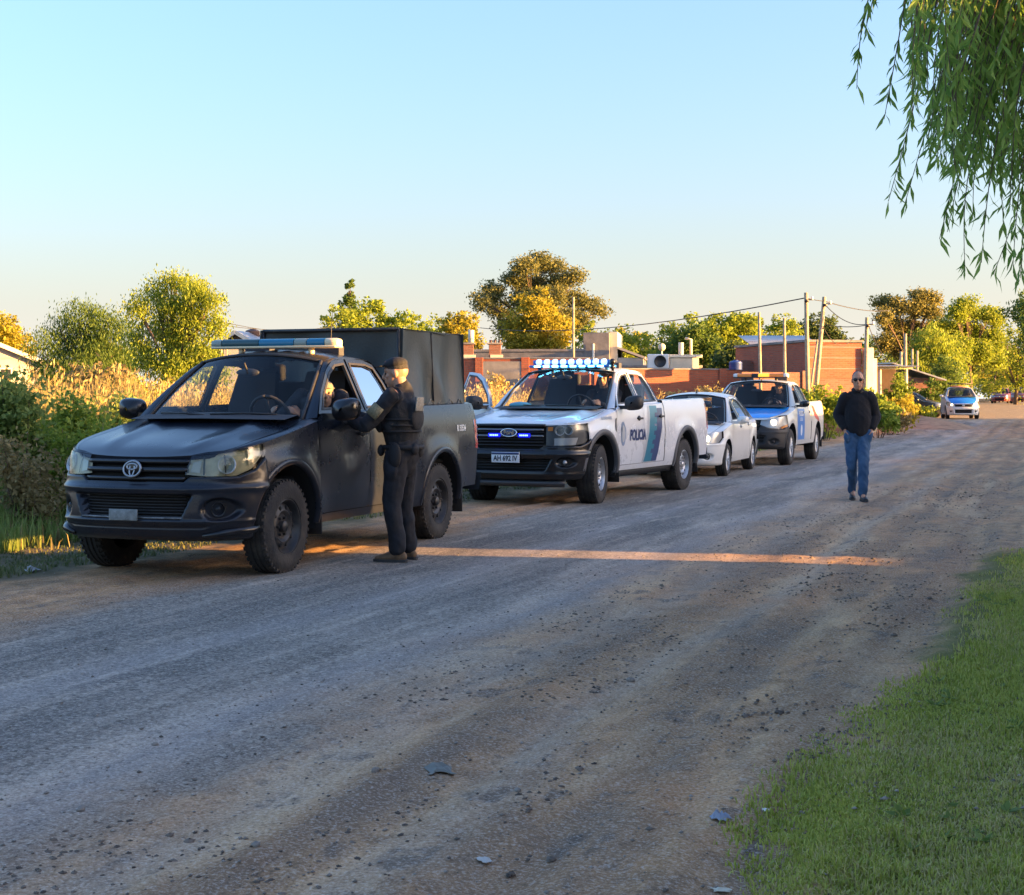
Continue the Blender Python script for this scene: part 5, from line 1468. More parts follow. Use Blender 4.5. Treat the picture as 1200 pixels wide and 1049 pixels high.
    if g('lips'): s.lips(.055, .02, M_black_plastic)
    s.liners(.40)
    s.wheels(c['wy'], c['W'], c['rimR'], g('rim_m', M_steel), g('rim', 'steel'), g('steer', 0))
    s.cabin(c['cab'][0], c['cab'][1], c['cab'][2], c['cab'][3], c['cab'][4], c['cab'][5])
    return s

def saloon_cfg(paint, k=1.0):
    return dict(paint=paint, wb=2.55, R=.300, Ra=.345, zc=.315, sill=.235,
        plan=[(.80, 0), (.785, .28), (.72, .52), (.58, .70), (.36, .80), (.05, .835), (-.6, .845), (-2.0, .847), (-2.7, .835), (-3.15, .80), (-3.36, .66), (-3.42, .40), (-3.43, 0)],
        front=[(.18, .10), (.24, .03), (.32, 0), (.50, .0), (.62, .03), (.74, .09), (.85, .22), (.95, .36)],
        side=[(.20, .06), (.30, .03), (.45, .008), (.65, 0), (.80, .0), (.88, .006), (.95, .022), (1.02, .05)],
        rear=[(.25, .06), (.40, .0), (.60, 0), (.80, .03), (1.02, .10)], flares=[(0, .32, .38, .02, .07), (-2.55, .32, .38, .02, .07)], yg=(.95, .815, .48),
        shoulder=[(.30, .80), (.1, .852), (-.2, .892), (-.42, .918), (-.52, .93)],
        xd=-.44, xe=.30, zbt=.58, zb0=.20, yw=.5, xq=-2.13, xr=-3.05, zt=[(-2.13, .955), (-2.6, .972), (-3.05, .965)], zrb=.27, tail_z=(.66, .90),
        hood_e=[(.50, .56, .735), (.38, .65, .795), (.15, .70, .862), (-.16, .72, .912), (-.37, .722, .952)],
        hood_c=[(.62, 0, .735), (.45, 0, .815), (.25, 0, .875), (.06, 0, .922), (-.09, 0, .955)],
        ws_e=[(-.41, .71, .943), (-.82, .63, 1.22), (-1.12, .56, 1.375)], ws_c=[(-.15, 0, .942), (-.62, 0, 1.26), (-1.02, 0, 1.445)],
        roof_e=[(-1.12, .56, 1.375), (-1.45, .575, 1.43), (-1.95, .565, 1.43), (-2.32, .54, 1.37)], roof_c=[(-1.02, 0, 1.445), (-1.4, 0, 1.49), (-1.9, 0, 1.495), (-2.38, 0, 1.42)],
        bg_e=[(-2.32, .54, 1.37), (-2.6, .60, 1.20), (-2.86, .68, 1.01)], bg_c=[(-2.38, 0, 1.42), (-2.68, 0, 1.22), (-2.95, 0, 1.02)],
        rail=[(-.45, .955), (-.74, 1.15), (-1.06, 1.315), (-1.30, 1.385), (-1.62, 1.41), (-1.98, 1.40), (-2.28, 1.335), (-2.52, 1.18), (-2.74, .99)],
        deck_e=[(-2.86, .68, 1.00), (-3.05, .70, .985), (-3.28, .64, .94)], deck_c=[(-2.95, 0, 1.02), (-3.15, 0, 1.01), (-3.40, 0, .95)], deck_sh=[(-2.2, .955), (-2.6, .972), (-3.05, .965), (-3.20, .95)],
        doors=[([(-.45, .31), (-1.36, .31)], [(-.47, .925), (-.60, .945), (-1.36, .962)], ([(-.60, .985), (-1.31, 1.0)], [(-.76, 1.10), (-1.08, 1.27), (-1.22, 1.33), (-1.315, 1.355)]), (-1.22, .86)),
               ([(-1.37, .31), (-2.12, .31)], [(-1.37, .962), (-2.0, .975), (-2.12, .97)], ([(-1.42, 1.003), (-2.30, 1.02)], [(-1.42, 1.365), (-1.75, 1.375), (-2.02, 1.345), (-2.24, 1.20)]), (-2.02, .885))],
        mirror=(-.60, .985), zpil=1.36,
        lamp=([('y', .44, .60), ('y', .56, .585), ('x', .44, .60), ('x', .315, .685)], [('y', .47, .70), ('y', .56, .755), ('x', .42, .785), ('x', .31, .800)]), bulb=(.60, .67, .075), lights_on=True,
        zg1=.70, grille=(.42, .60, .69), nslat=2, slat_m=M_chrome, badge=.645, mouth=(.46, .30, .50), fog=(.60, .36), wy=.735, W=.185, rimR=.19, rim='alloy', rim_m=M_steel,
        cab=(-.30, -1.15, -2.25, .30, .955, .74), handle_m=paint)

def white_saloon(pos, head):
    p = paint_mat('silver_white_paint', (.72, .71, .67), amount=.2, rough=.28)
    c = saloon_cfg(p); c['window_down'] = True
    s = plain_car('saloon_car', 'silver white saloon with lit headlights behind the white police pickup', 'car', pos, head, 'vehicles stopped along the road', c)
    q = MB(); q.tube([(-1.25, 0, 1.475), (-1.36, 0, 1.545)], .008, 6); q.ball((-1.25, 0, 1.48), (.035, .02, .015), 10, 6); q.build('aerial', M_black_plastic, s.root)
    s.finish(); return s

def pickup_cfg(paint):
    return dict(pickup=True, paint=paint, wb=3.096, R=.38, Ra=.47, zc=.40, sill=.40,
        plan=[(.86, 0), (.845, .34), (.79, .60), (.66, .78), (.45, .87), (.1, .915), (-.6, .925), (-2.3, .93), (-3.4, .925), (-4.0, .91), (-4.22, .85), (-4.27, .72), (-4.28, 0)],
        front=[(.28, .12), (.36, .04), (.44, 0), (.62, 0), (.72, .02), (.85, .05), (.96, .10), (1.06, .18), (1.12, .26)],
        side=[(.30, .07), (.42, .03), (.55, .01), (.8, 0), (.98, 0), (1.06, .006), (1.15, .014), (1.25, .035), (1.36, .07)],
        rear=[(.4, .06), (.55, .02), (.8, 0), (1.1, 0), (1.36, .05)], flares=[(0, .40, .54, .025, .10), (-3.096, .40, .54, .025, .10)], yg=(1.25, .875, .42),
        shoulder=[(.36, 1.035), (.15, 1.075), (-.1, 1.11), (-.35, 1.145), (-.55, 1.175)],
        xd=-.50, xe=.36, zbt=.74, zb0=.34, yw=.6, xq=-2.30, xr=-4.05, zt=[(-2.30, 1.295), (-3.2, 1.305), (-4.05, 1.315)], zrb=.50, tail_z=(.90, 1.26),
        hood_e=[(.62, .58, .99), (.48, .70, 1.03), (.25, .765, 1.075), (-.1, .79, 1.125), (-.26, .79, 1.155), (-.42, .78, 1.198)],
        hood_c=[(.74, 0, .985), (.55, 0, 1.055), (.34, 0, 1.09), (.12, 0, 1.125), (-.03, 0, 1.15), (-.17, 0, 1.185)],
        ws_e=[(-.45, .765, 1.19), (-.80, .69, 1.48), (-1.10, .61, 1.69)], ws_c=[(-.23, 0, 1.172), (-.64, 0, 1.50), (-1.02, 0, 1.745)],
        roof_e=[(-1.10, .61, 1.69), (-1.32, .62, 1.73), (-1.72, .615, 1.735), (-2.04, .59, 1.70)], roof_c=[(-1.02, 0, 1.745), (-1.3, 0, 1.78), (-1.72, 0, 1.79), (-2.08, 0, 1.75)],
        bg_e=[(-2.04, .59, 1.70), (-2.15, .66, 1.50), (-2.25, .73, 1.28)], bg_c=[(-2.08, 0, 1.75), (-2.19, 0, 1.52), (-2.29, 0, 1.28)],
        rail=[(-.50, 1.21), (-.70, 1.385), (-1.02, 1.625), (-1.22, 1.70), (-1.46, 1.715), (-1.86, 1.712), (-2.02, 1.68), (-2.12, 1.54), (-2.22, 1.295)],
        doors=[([(-.505, .475), (-1.46, .475)], [(-.515, 1.19), (-.62, 1.23), (-1.46, 1.25)], ([(-.65, 1.272), (-1.41, 1.28)], [(-.77, 1.39), (-1.03, 1.58), (-1.20, 1.655), (-1.405, 1.675)]), (-1.30, 1.07)),
               ([(-1.472, .475), (-2.25, .475)], [(-1.472, 1.25), (-2.08, 1.265), (-2.25, 1.275)], ([(-1.51, 1.284), (-2.11, 1.30)], [(-1.51, 1.677), (-1.84, 1.673), (-1.98, 1.64), (-2.05, 1.51)]), (-2.08, 1.08))],
        mirror=(-.64, 1.26), zpil=1.69,
        lamp=([('y', .42, .84), ('y', .60, .78), ('x', .56, .75), ('x', .33, .84)], [('y', .44, .93), ('y', .60, .965), ('x', .56, 1.0), ('x', .34, 1.03)]), bulb=(.70, .88, .075), lights_on=True,
        zg1=.94, grille=(.40, .72, .92), nslat=3, mouth=(.52, .46, .62), fog=(.68, .50), wy=.785, W=.235, rimR=.205, rim='alloy', rim_m=M_steel, lips=False,
        bumper_m=M_black_plastic, mirror_m=M_gloss_black, cab=(-.46, -1.30, -2.16, .74, 1.225, .80), handle_m=paint, badge=.82, badge_bar=True, badge_m=M_chrome,
        indicator=([(.62, .755), (.40, .80)], [(.60, .80), (.40, .85)]))

def blue_bonnet_pickup(pos, head):
    p = paint_mat('white_patrol_paint', (.60, .60, .57), amount=.25, rough=.28)
    c = pickup_cfg(p); c['hood_m'] = paint_mat('blue_bonnet_paint', (.03, .30, .82), amount=.06, rough=.25); c['window_down'] = True
    s = plain_car('police_pickup', 'white police pickup with blue bonnet, blue door panel and amber roof lights', 'police pickup', pos, head, 'vehicles stopped along the road', c)
    d = s.doors[(0, 1)]
    s.decal([(-.56, .50), (-1.43, .50)], [(-.62, 1.16), (-1.43, 1.16)], M_policeblue, 'door_panel', 1, parent=d)
    s.lettering('POLICIA', -1.02, 1.05, .15, M_white_print, parent=d, sxc=.9, bold=.005)
    s.lettering('LOCAL', -1.02, .93, .10, M_white_print, parent=d, sxc=.9, bold=.003)
    cr = MB(); P = s.b.B(np.array([(s.b.sx(-1.05 - .10 * math.cos(a)), .70 + .12 * math.sin(a)) for a in np.linspace(0, 2 * math.pi, 20)[:-1]]), .006); cr.add(P, [tuple(range(len(P)))]); cr.build('crest', M_white_print, d)
    # red swoosh on the bed side
    s.decal([(-2.75, .92), (-3.20, .86)], [(-2.36, 1.22), (-2.62, 1.22)], mat('red_print', (.42, .03, .02), .35), 'bed_stripe', 1)
    lightbar(s, -1.32, 1.87, .60, -.60, [(M_white_plastic, .08), (M_orange_lens, .26), (M_lit_orange, .20), (M_cabin, .12), (M_orange_lens, .26), (M_white_plastic, .08)], (.085, .05), 1.73)
    q = MB(); q.tube([(-1.12, .05, 1.77), (-1.20, .05, 1.84)], .008, 6); q.ball((-1.12, .05, 1.775), (.03, .02, .015), 10, 6); q.build('aerial', M_black_plastic, s.root)
    for sd in (1, -1):
        q = MB(); q.box((-3.68, sd * .80, .44), (.02, .25, .34)); q.build('mud_flap', M_black_plastic, s.root)
    s.finish(); return s

def hatch_cfg(paint, tall=0.0):
    """short car with an upright tail"""
    c = saloon_cfg(paint); t = tall
    up = lambda P: [tuple(list(p[:-1]) + [p[-1] + t * smooth_(p[-1])]) for p in P]
    smooth_ = lambda z: float(smooth01(.55, 1.0, z))
    c.update(xr=-2.95, plan=[(.80, 0), (.785, .28), (.72, .52), (.58, .70), (.36, .80), (.05, .835), (-.6, .845), (-2.0, .847), (-2.6, .84), (-2.95, .82), (-3.16, .70), (-3.2, .45), (-3.21, 0)],
        zt=[(-2.13, .955), (-2.5, .965), (-2.95, .975)],
        roof_e=[(-1.12, .56, 1.375), (-1.45, .575, 1.43), (-2.1, .565, 1.43), (-2.62, .54, 1.38)], roof_c=[(-1.02, 0, 1.445), (-1.4, 0, 1.49), (-2.1, 0, 1.495), (-2.70, 0, 1.43)],
        bg_e=[(-2.62, .54, 1.38), (-2.85, .62, 1.20), (-3.0, .70, .98)], bg_c=[(-2.70, 0, 1.43), (-2.98, 0, 1.22), (-3.12, 0, .98)],
        rail=[(-.45, .955), (-.74, 1.15), (-1.06, 1.315), (-1.30, 1.385), (-1.62, 1.41), (-2.10, 1.40), (-2.55, 1.345), (-2.76, 1.18), (-2.90, .975)],
        deck_e=[(-2.98, .68, .985), (-3.05, .66, .98), (-3.10, .62, .97)], deck_c=[(-3.11, 0, .985), (-3.14, 0, .98), (-3.17, 0, .97)], deck_sh=[(-2.2, .955), (-2.6, .967), (-2.95, .975), (-3.0, .97)],
        quarter_glass=([(-2.36, 1.03), (-2.72, 1.05)], [(-2.32, 1.30), (-2.58, 1.28)]), lights_on=False)
    if t:
        for k in ('hood_e', 'hood_c', 'ws_e', 'ws_c', 'roof_e', 'roof_c', 'bg_e', 'bg_c', 'rail', 'deck_e', 'deck_c', 'deck_sh', 'zt', 'shoulder'): c[k] = up(c[k])
        c['doors'] = [(lo, up(hi), (up(w[0]), up(w[1])), (h[0], h[1] + t * .7)) for lo, hi, w, h in c['doors']]
        c['quarter_glass'] = (up(c['quarter_glass'][0]), up(c['quarter_glass'][1]))
        c['yg'] = (.95 + t, .815, .44)
        c['mirror'] = (-.60, .985 + t); c['zpil'] = 1.36 + t; c['zg1'] = .70 + t * .35
        z_ = lambda T: [(z + t * smooth_(z), o) for z, o in T]
        c['front'] = z_(c['front']); c['side'] = z_(c['side']); c['rear'] = z_(c['rear'])
        c['lamp'] = tuple([(a, q, z + t * .35) for a, q, z in Ln] for Ln in c['lamp']); c['bulb'] = (.60, .67 + t * .35, .075)
        c['grille'] = (.42, .60 + t * .2, .69 + t * .35); c['badge'] = .645 + t * .3; c['zbt'] = .58 + t * .35
        c['cab'] = (-.30, -1.15, -2.4, .30 + t * .5, .955 + t, .74)
    return c
# ---------------------------------------------------------------- people
def chain(mb, P, side=(0, 1, 0), n=16):
    """closed smooth solid through rings (point, radius along side, radius across)"""
    pts = np.array([p[0] for p in P], float); r1 = np.array([p[1] for p in P], float); r2 = np.array([p[2] if len(p) > 2 else p[1] for p in P], float)
    q = spline(np.c_[pts, r1, r2], 5) if len(P) > 2 else np.c_[pts, r1, r2]
    pts, r1, r2 = q[:, :3], q[:, 3], q[:, 4]
    side = np.array(side, float)
    T = np.gradient(pts, axis=0) if len(pts) > 1 else np.array([[0, 0, 1.0]])
    T /= np.linalg.norm(T, axis=1)[:, None] + 1e-9
    rows = []
    def ring(c, t, a, b_):
        e1 = side - t * np.dot(side, t); e1 /= np.linalg.norm(e1) + 1e-9; e2 = np.cross(t, e1)
        A = np.linspace(0, 2 * math.pi, n, endpoint=False)
        return c + np.outer(np.cos(A), e1) * a + np.outer(np.sin(A), e2) * b_
    for k in (3, 2, 1):
        s_ = math.sin(k * math.pi / 8); rows.append(ring(pts[0] - T[0] * min(r1[0], r2[0]) * s_, T[0], r1[0] * math.cos(k * math.pi / 8), r2[0] * math.cos(k * math.pi / 8)))
    for i in range(len(pts)): rows.append(ring(pts[i], T[i], r1[i], r2[i]))
    for k in (1, 2, 3):
        s_ = math.sin(k * math.pi / 8); rows.append(ring(pts[-1] + T[-1] * min(r1[-1], r2[-1]) * s_, T[-1], r1[-1] * math.cos(k * math.pi / 8), r2[-1] * math.cos(k * math.pi / 8)))
    V = np.vstack(rows); m = len(rows); Fc = []
    for i in range(m - 1):
        for k in range(n):
            k2 = (k + 1) % n; Fc.append((i * n + k, i * n + k2, (i + 1) * n + k2, (i + 1) * n + k))
    Fc.append(tuple(range(n))[::-1]); Fc.append(tuple((m - 1) * n + k for k in range(n)))
    mb.add(V, Fc)
def egg(mb, c, r, rot=None, n=16, m=10):
    R = rot or Matrix.Identity(3); V = []; Fc = []
    for j in range(1, m):
        t = math.pi * j / m
        for k in range(n):
            a = 2 * math.pi * k / n
            V.append(R @ Vector((r[0] * math.cos(a) * math.sin(t), r[1] * math.sin(a) * math.sin(t), -r[2] * math.cos(t))) + Vector(c))
    for j in range(m - 2):
        for k in range(n):
            k2 = (k + 1) % n; Fc.append((j * n + k, j * n + k2, (j + 1) * n + k2, (j + 1) * n + k))
    b0 = len(V); V += [R @ Vector((0, 0, -r[2])) + Vector(c), R @ Vector((0, 0, r[2])) + Vector(c)]
    for k in range(n):
        k2 = (k + 1) % n; Fc.append((b0, k2, k)); Fc.append((b0 + 1, (m - 2) * n + k, (m - 2) * n + k2))
    mb.add(V, Fc)

def melt(mb, name, material, parent, voxel=0.010, smooth=6, wrinkle=0.0, wscale=9.0, seed=0.0, stretch=(1, 1, 1)):
    """fuse the overlapping solids into one skin"""
    o = meshobj(name + '_raw', mb.V, mb.F, material)
    r = o.modifiers.new('r', 'REMESH'); r.mode = 'VOXEL'; r.voxel_size = voxel; r.use_smooth_shade = True
    if smooth:
        s = o.modifiers.new('s', 'SMOOTH'); s.factor = 0.5; s.iterations = smooth
    dg = bpy.context.evaluated_depsgraph_get()
    me = bpy.data.meshes.new_from_object(o.evaluated_get(dg)); me.name = name
    old = o.data; bpy.data.objects.remove(o); bpy.data.meshes.remove(old)
    if wrinkle:
        n = len(me.vertices); co = np.empty(n * 3, np.float32); no = np.empty(n * 3, np.float32)
        me.vertices.foreach_get('co', co); me.vertices.foreach_get('normal', no)
        co = co.reshape(-1, 3); no = no.reshape(-1, 3); q = co * wscale * np.array(stretch) + seed
        d = vnoise(q[:, 0] + q[:, 2] * .7, q[:, 1] + q[:, 2]) + 0.5 * vnoise(q[:, 0] * 2.1 - q[:, 2] * 1.7, q[:, 1] * 2.3 + q[:, 2] * 1.1)
        co = co + no * (d * wrinkle)[:, None]
        me.vertices.foreach_set('co', co.ravel().astype(np.float32)); me.update()
    if not me.materials: me.materials.append(material)
    me.polygons.foreach_set('use_smooth', np.ones(len(me.polygons), dtype=bool))
    return link(bpy.data.objects.new(name, me), parent)

def hand(mb, wrist, d, palm_n, thumb_dir, curl=0.5, sc=1.0):
    """palm, four unequal bent fingers and a thumb from the side of the palm"""
    w = Vector(wrist); d = Vector(d).normalized(); n = Vector(palm_n); n = (n - d * n.dot(d)).normalized()
    t = Vector(thumb_dir); t = (t - d * t.dot(d) - n * t.dot(n)).normalized()
    L = 0.095 * sc
    chain(mb, [(w, .026 * sc, .020 * sc), (w + d * L * .5, .040 * sc, .017 * sc), (w + d * L, .042 * sc, .014 * sc)], side=t)
    for k, ln in enumerate((0.072, 0.080, 0.074, 0.058)):
        b0 = w + d * L * .95 + t * (0.030 - 0.020 * k) * sc
        p = [b0]; a = 0.0
        for j, f in enumerate((.45, .32, .23)):
            a += curl * (0.5 + 0.25 * j)
            p.append(p[-1] + (d * math.cos(a) + n * math.sin(a)) * ln * f * sc)
        chain(mb, [(q, r * sc) for q, r in zip(p, (.0095, .0090, .0082, .0070))], side=t, n=10)
    b0 = w + d * L * .35 + t * .032 * sc
    chain(mb, [(b0, .013 * sc), (b0 + (d * .6 + t * .7 + n * .2).normalized() * .035 * sc, .011 * sc), (b0 + (d * .85 + t * .45 + n * .4).normalized() * .068 * sc, .008 * sc)], side=n, n=10)

def head_on(mb, c, rot, k=1.0):
    """skull, jaw, nose, brow, lips, ears; c: centre of the head, rot: facing +x turned by rot"""
    R = rot; P = lambda x, y, z: R @ Vector((x * k, y * k, z * k)) + Vector(c)
    egg(mb, P(-.012, 0, .030), (.098 * k, .077 * k, .092 * k), R)
    egg(mb, P(.022, 0, -.045), (.068 * k, .060 * k, .072 * k), R)
    egg(mb, P(.052, 0, -.092), (.030 * k, .034 * k, .024 * k), R)
    chain(mb, [(P(.078, 0, .030), .011 * k), (P(.096, 0, .002), .013 * k), (P(.104, 0, -.018), .016 * k), (P(.090, 0, -.026), .014 * k)], side=R @ Vector((0, 1, 0)), n=10)
    chain(mb, [(P(.066, -.045, .036), .013 * k), (P(.080, 0, .040), .014 * k), (P(.066, .045, .036), .013 * k)], side=R @ Vector((0, 0, 1)), n=10)
    chain(mb, [(P(.074, -.022, -.058), .008 * k), (P(.086, 0, -.058), .012 * k), (P(.074, .022, -.058), .008 * k)], side=R @ Vector((0, 0, 1)), n=10)
    for sg in (1, -1):
        egg(mb, P(.056, sg * .040, -.014), (.022 * k, .020 * k, .022 * k), R)
        egg(mb, P(-.012, sg * .080, -.004), (.022 * k, .010 * k, .034 * k), R @ Matrix.Rotation(rad(10), 3, 'Y'))
def eyes(c, rot, parent, k=1.0):
    P = lambda x, y, z: rot @ Vector((x * k, y * k, z * k)) + Vector(c)
    mb = MB()
    for sg in (1, -1): mb.ball(tuple(P(.076, sg * .032, .012)), .0105 * k, 10, 8)
    mb.build('eye', M_eye, parent)

M_skin = mat('skin', (.36, .20, .13), .5, var=.12, vscale=12)
M_skin2 = mat('ruddy_skin', (.44, .22, .13), .5, var=.12, vscale=12)
M_eye = mat('eye_dark', (.03, .02, .015), .2)
M_hair_dark = mat('dark_hair', (.012, .010, .009), .6, bump=.5, bscale=220)
M_hair_grey = mat('grey_hair', (.085, .075, .066), .7, bump=.5, bscale=220)
M_uniform = mat('black_uniform', (.013, .014, .019), .85, var=.3, vscale=14, bump=.15, bscale=160)
M_vest = mat('black_vest', (.010, .010, .012), .75, bump=.3, bscale=120)
M_sweater = mat('black_sweater', (.007, .0065, .009), .95, bump=.4, bscale=170, sheen=.05)
M_denim = mat('blue_denim', (.030, .075, .150), .9, col2=(.075, .145, .245), vscale=4.5, thresh=(.4, .75), bump=.2, bscale=260)
M_boot = mat('tan_boot', (.16, .10, .055), .8, var=.25, vscale=18)
M_shoe = mat('black_shoe', (.012, .012, .013), .4)
M_sole = mat('shoe_sole', (.05, .05, .05), .8)
M_shade = mat('dark_spectacle', (.006, .006, .008), .08)
M_patch = mat('shoulder_patch', (.22, .19, .11), .8, var=.4, vscale=70)
M_badge_grey = mat('grey_back_patch', (.30, .27, .22), .8, var=.3, vscale=60)
M_glove = mat('grey_cuff', (.14, .14, .14), .85)

def shoe(mb, ank, d, sc=1.0, boot=False):
    a = Vector(ank); d = Vector(d).normalized(); s = Vector((-d.y, d.x, 0))
    z = Vector((0, 0, 1)); g = Vector((a.x, a.y, a.z - .085 * sc))
    chain(mb, [(g - d * .045 + z * .045, .034, .040), (g + d * .03 + z * .045, .040, .042), (g + d * .11 + z * .036, .046, .032), (g + d * .185 + z * .028, .036, .022)], side=s)
    if boot: chain(mb, [(g + z * .05, .046, .050), (g + z * .14, .050, .052)], side=s)
def sole(mb, ank, d, sc=1.0):
    a = Vector(ank); d = Vector(d).normalized(); s = Vector((-d.y, d.x, 0)); g = Vector((a.x, a.y, a.z - .085 * sc))
    pts = []
    for t, w in ((-.085, .018), (-.07, .034), (-.02, .038), (.05, .036), (.11, .048), (.17, .042), (.215, .018)):
        pts.append((t, w))
    ring = [g + d * t + s * w for t, w in pts] + [g + d * t - s * w for t, w in pts[::-1]]
    n = len(ring)
    mb.add([tuple(p) for p in ring] + [(p.x, p.y, p.z + .022) for p in ring], [tuple(range(n))[::-1], tuple(range(n, 2 * n))] + [(i, (i + 1) % n, n + (i + 1) % n, n + i) for i in range(n)])

def officer(pos, rz):
    o = thing('person', 'officer in black uniform, vest and cap leaning on the driver window of the black pickup', 'person', pos, rz)
    Hd = Vector((.05, 0, 1.585)); Rh = Matrix.Rotation(rad(12), 3, 'Z') @ Matrix.Rotation(rad(6), 3, 'Y')
    shL, shR = Vector((0.0, .205, 1.405)), Vector((.04, -.20, 1.405))
    elL, elR = Vector((.20, .265, 1.150)), Vector((.26, -.24, 1.16))
    wrL, wrR = Vector((.42, .170, 1.205)), Vector((.46, -.10, 1.225))
    hipL, hipR = Vector((-.01, .095, .92)), Vector((-.01, -.095, .92))
    knL, knR = Vector((.035, .115, .50)), Vector((.02, -.105, .50))
    anL, anR = Vector((-.03, .125, .09)), Vector((-.02, -.11, .09))
    b = MB()
    head_on(b, Hd, Rh, 1.03)
    chain(b, [((-.02, 0, 1.40), .060, .060), ((.0, 0, 1.46), .058, .060), ((.02, 0, 1.53), .058, .062)])
    chain(b, [((-.01, 0, .92), .14, .10), ((0, 0, 1.10), .135, .10), ((0, 0, 1.28), .15, .10), ((-.01, 0, 1.40), .11, .07)])
    for sh, el, wr, sg in ((shL, elL, wrL, 1), (shR, elR, wrR, -1)):
        chain(b, [(sh * .8 + Vector((0, 0, .27)), .05), (sh, .052), ((sh + el) / 2, .046), (el, .040)]); chain(b, [(el, .040), ((el + wr) / 2 + Vector((0, 0, -.005)), .037), (wr, .028)])
        dd = (wr - el).normalized(); hand(b, wr, dd + Vector((0.1, -sg * .25, -.05)), (0, 0, -1), (0, -sg, 0.2), .45)
    for hp, kn, an in ((hipL, knL, anL), (hipR, knR, anR)):
        chain(b, [(hp, .085), (kn, .055), ]); chain(b, [(kn, .055), (kn * .6 + an * .4, .052), (an, .038)]); chain(b, [(an, .036), (an + Vector((.13, 0, -.05)), .03)])
    body = melt(b, 'body', M_skin, o, .0065, 5)
    eyes(Hd, Rh, body, 1.03)
    t = MB()      # shirt
    chain(t, [((-.015, 0, .93), .165, .125), ((0, 0, 1.05), .165, .125), ((0, 0, 1.22), .180, .125), ((-.01, 0, 1.36), .185, .110), ((-.015, 0, 1.43), .11, .080), ((-.01, 0, 1.475), .072, .070)])
    for sh, el, wr in ((shL, elL, wrL), (shR, elR, wrR)):
        chain(t, [(sh * .72 + Vector((0, 0, .385)), .085), (sh, .078), ((sh + el) / 2, .072), (el, .062)]); chain(t, [(el, .064), ((el + wr) / 2, .060), (wr - (wr - el) * .12, .046)])
    melt(t, 'uniform_shirt', M_uniform, o, .009, 4, .011, 12, 2.0)
    cf = MB(); dv = (wrL - elL).normalized(); chain(cf, [(wrL - dv * .075, .047), (wrL - dv * .005, .044)]); dv = (wrR - elR).normalized(); chain(cf, [(wrR - dv * .05, .047), (wrR - dv * .005, .042)])
    melt(cf, 'cuff', M_glove, o, .008, 2)
    v = MB()      # plate carrier and belt kit
    chain(v, [((-.005, 0, 1.05), .178, .145), ((0, 0, 1.18), .190, .155), ((-.005, 0, 1.33), .175, .140), ((-.005, 0, 1.40), .135, .095)])
    for y in (-.10, .0, .10):
        egg(v, (.155, y, 1.15), (.035, .042, .065))
    egg(v, (-.150, .0, 1.22), (.030, .12, .12)); egg(v, (.13, .06, 1.36), (.035, .03, .055)); egg(v, (.02, .185, 1.14), (.05, .03, .06))
    melt(v, 'vest', M_vest, o, .010, 3, .004, 16)
    for z in (1.10, 1.15, 1.20):
        q = MB(); q.tube([(.175 * math.cos(a) * .92, .205 * math.sin(a), z) for a in np.linspace(rad(60), rad(300), 22)], .009, 5); q.build('webbing_strap', M_vest, o)
    q = MB(); q.box((-.190, .04, 1.33), (.012, .15, .12), M=Matrix.Rotation(rad(-6), 3, 'Y')); mod_bevel(q.build('back_patch', M_badge_grey, o), .006)
    dsh = (elL - shL).normalized(); pm = (shL * .45 + elL * .55)
    q = MB(); M3 = dsh.to_track_quat('Z', 'Y').to_matrix()
    for k in range(9):
        a = rad(-45 + 90 * k / 8) ; 
    G = [[tuple(pm + dsh * zz_ + (Vector((0, 1, 0)) - dsh * dsh.y).normalized() * .083 * math.cos(a) + dsh.cross(Vector((0, 1, 0))).normalized() * .083 * math.sin(a)) for zz_ in (-.055, 0, .055)] for a in np.linspace(rad(-42), rad(42), 9)]
    q.grid(G); mod_solid(q.build('shoulder_patch', M_patch, o), .008)
    tr = MB()
    chain(tr, [((-.02, 0, .97), .170, .135), ((-.02, 0, .88), .172, .140), ((-.02, 0, .82), .150, .120)])
    for hp, kn, an, sg in ((hipL, knL, anL, 1), (hipR, knR, anR, -1)):
        chain(tr, [(hp, .105, .11), ((hp + kn) / 2, .098, .100), (kn, .080, .084), ((kn + an) / 2, .076, .078), (an + Vector((0, 0, .02)), .064, .068)])
        egg(tr, (kn * .35 + hp * .65) + Vector((0, sg * .09, 0)), (.06, .035, .09))
    melt(tr, 'trousers', M_uniform, o, .009, 4, .009, 12, 5.0, (1, 1, .9))
    bl = MB(); bl.tube([(.160 * math.cos(a) - .018, .182 * math.sin(a), .965) for a in np.linspace(0, 2 * math.pi, 30)], .022, 6); 
    egg(bl, (-.03, .20, .90), (.06, .035, .11)); egg(bl, (-.16, .08, .95), (.035, .05, .05)); egg(bl, (-.15, -.05, .93), (.035, .05, .055)); egg(bl, (.13, .12, .94), (.03, .04, .05))
    bl.build('belt_kit', M_vest, o)
    s = MB()
    for an, d in ((anL, (1, .12, 0)), (anR, (1, -.1, 0))): shoe(s, an, d, 1.0, True)
    melt(s, 'boots', M_boot, o, .008, 3)
    s = MB()
    for an, d in ((anL, (1, .12, 0)), (anR, (1, -.1, 0))): sole(s, an, d)
    s.build('boot_sole', M_sole, o, False)
    # collar, short hair and a cap with its peak
    h = MB(); egg(h, Hd + Rh @ Vector((-.016, 0, .050)), (.100, .0805, .082), Rh); hr = melt(h, 'hair', M_hair_dark, o, .008, 2)
    c = MB(); egg(c, Hd + Rh @ Vector((-.008, 0, .088)), (.107, .087, .056), Rh)
    co = melt(c, 'cap', M_uniform, o, .007, 2)
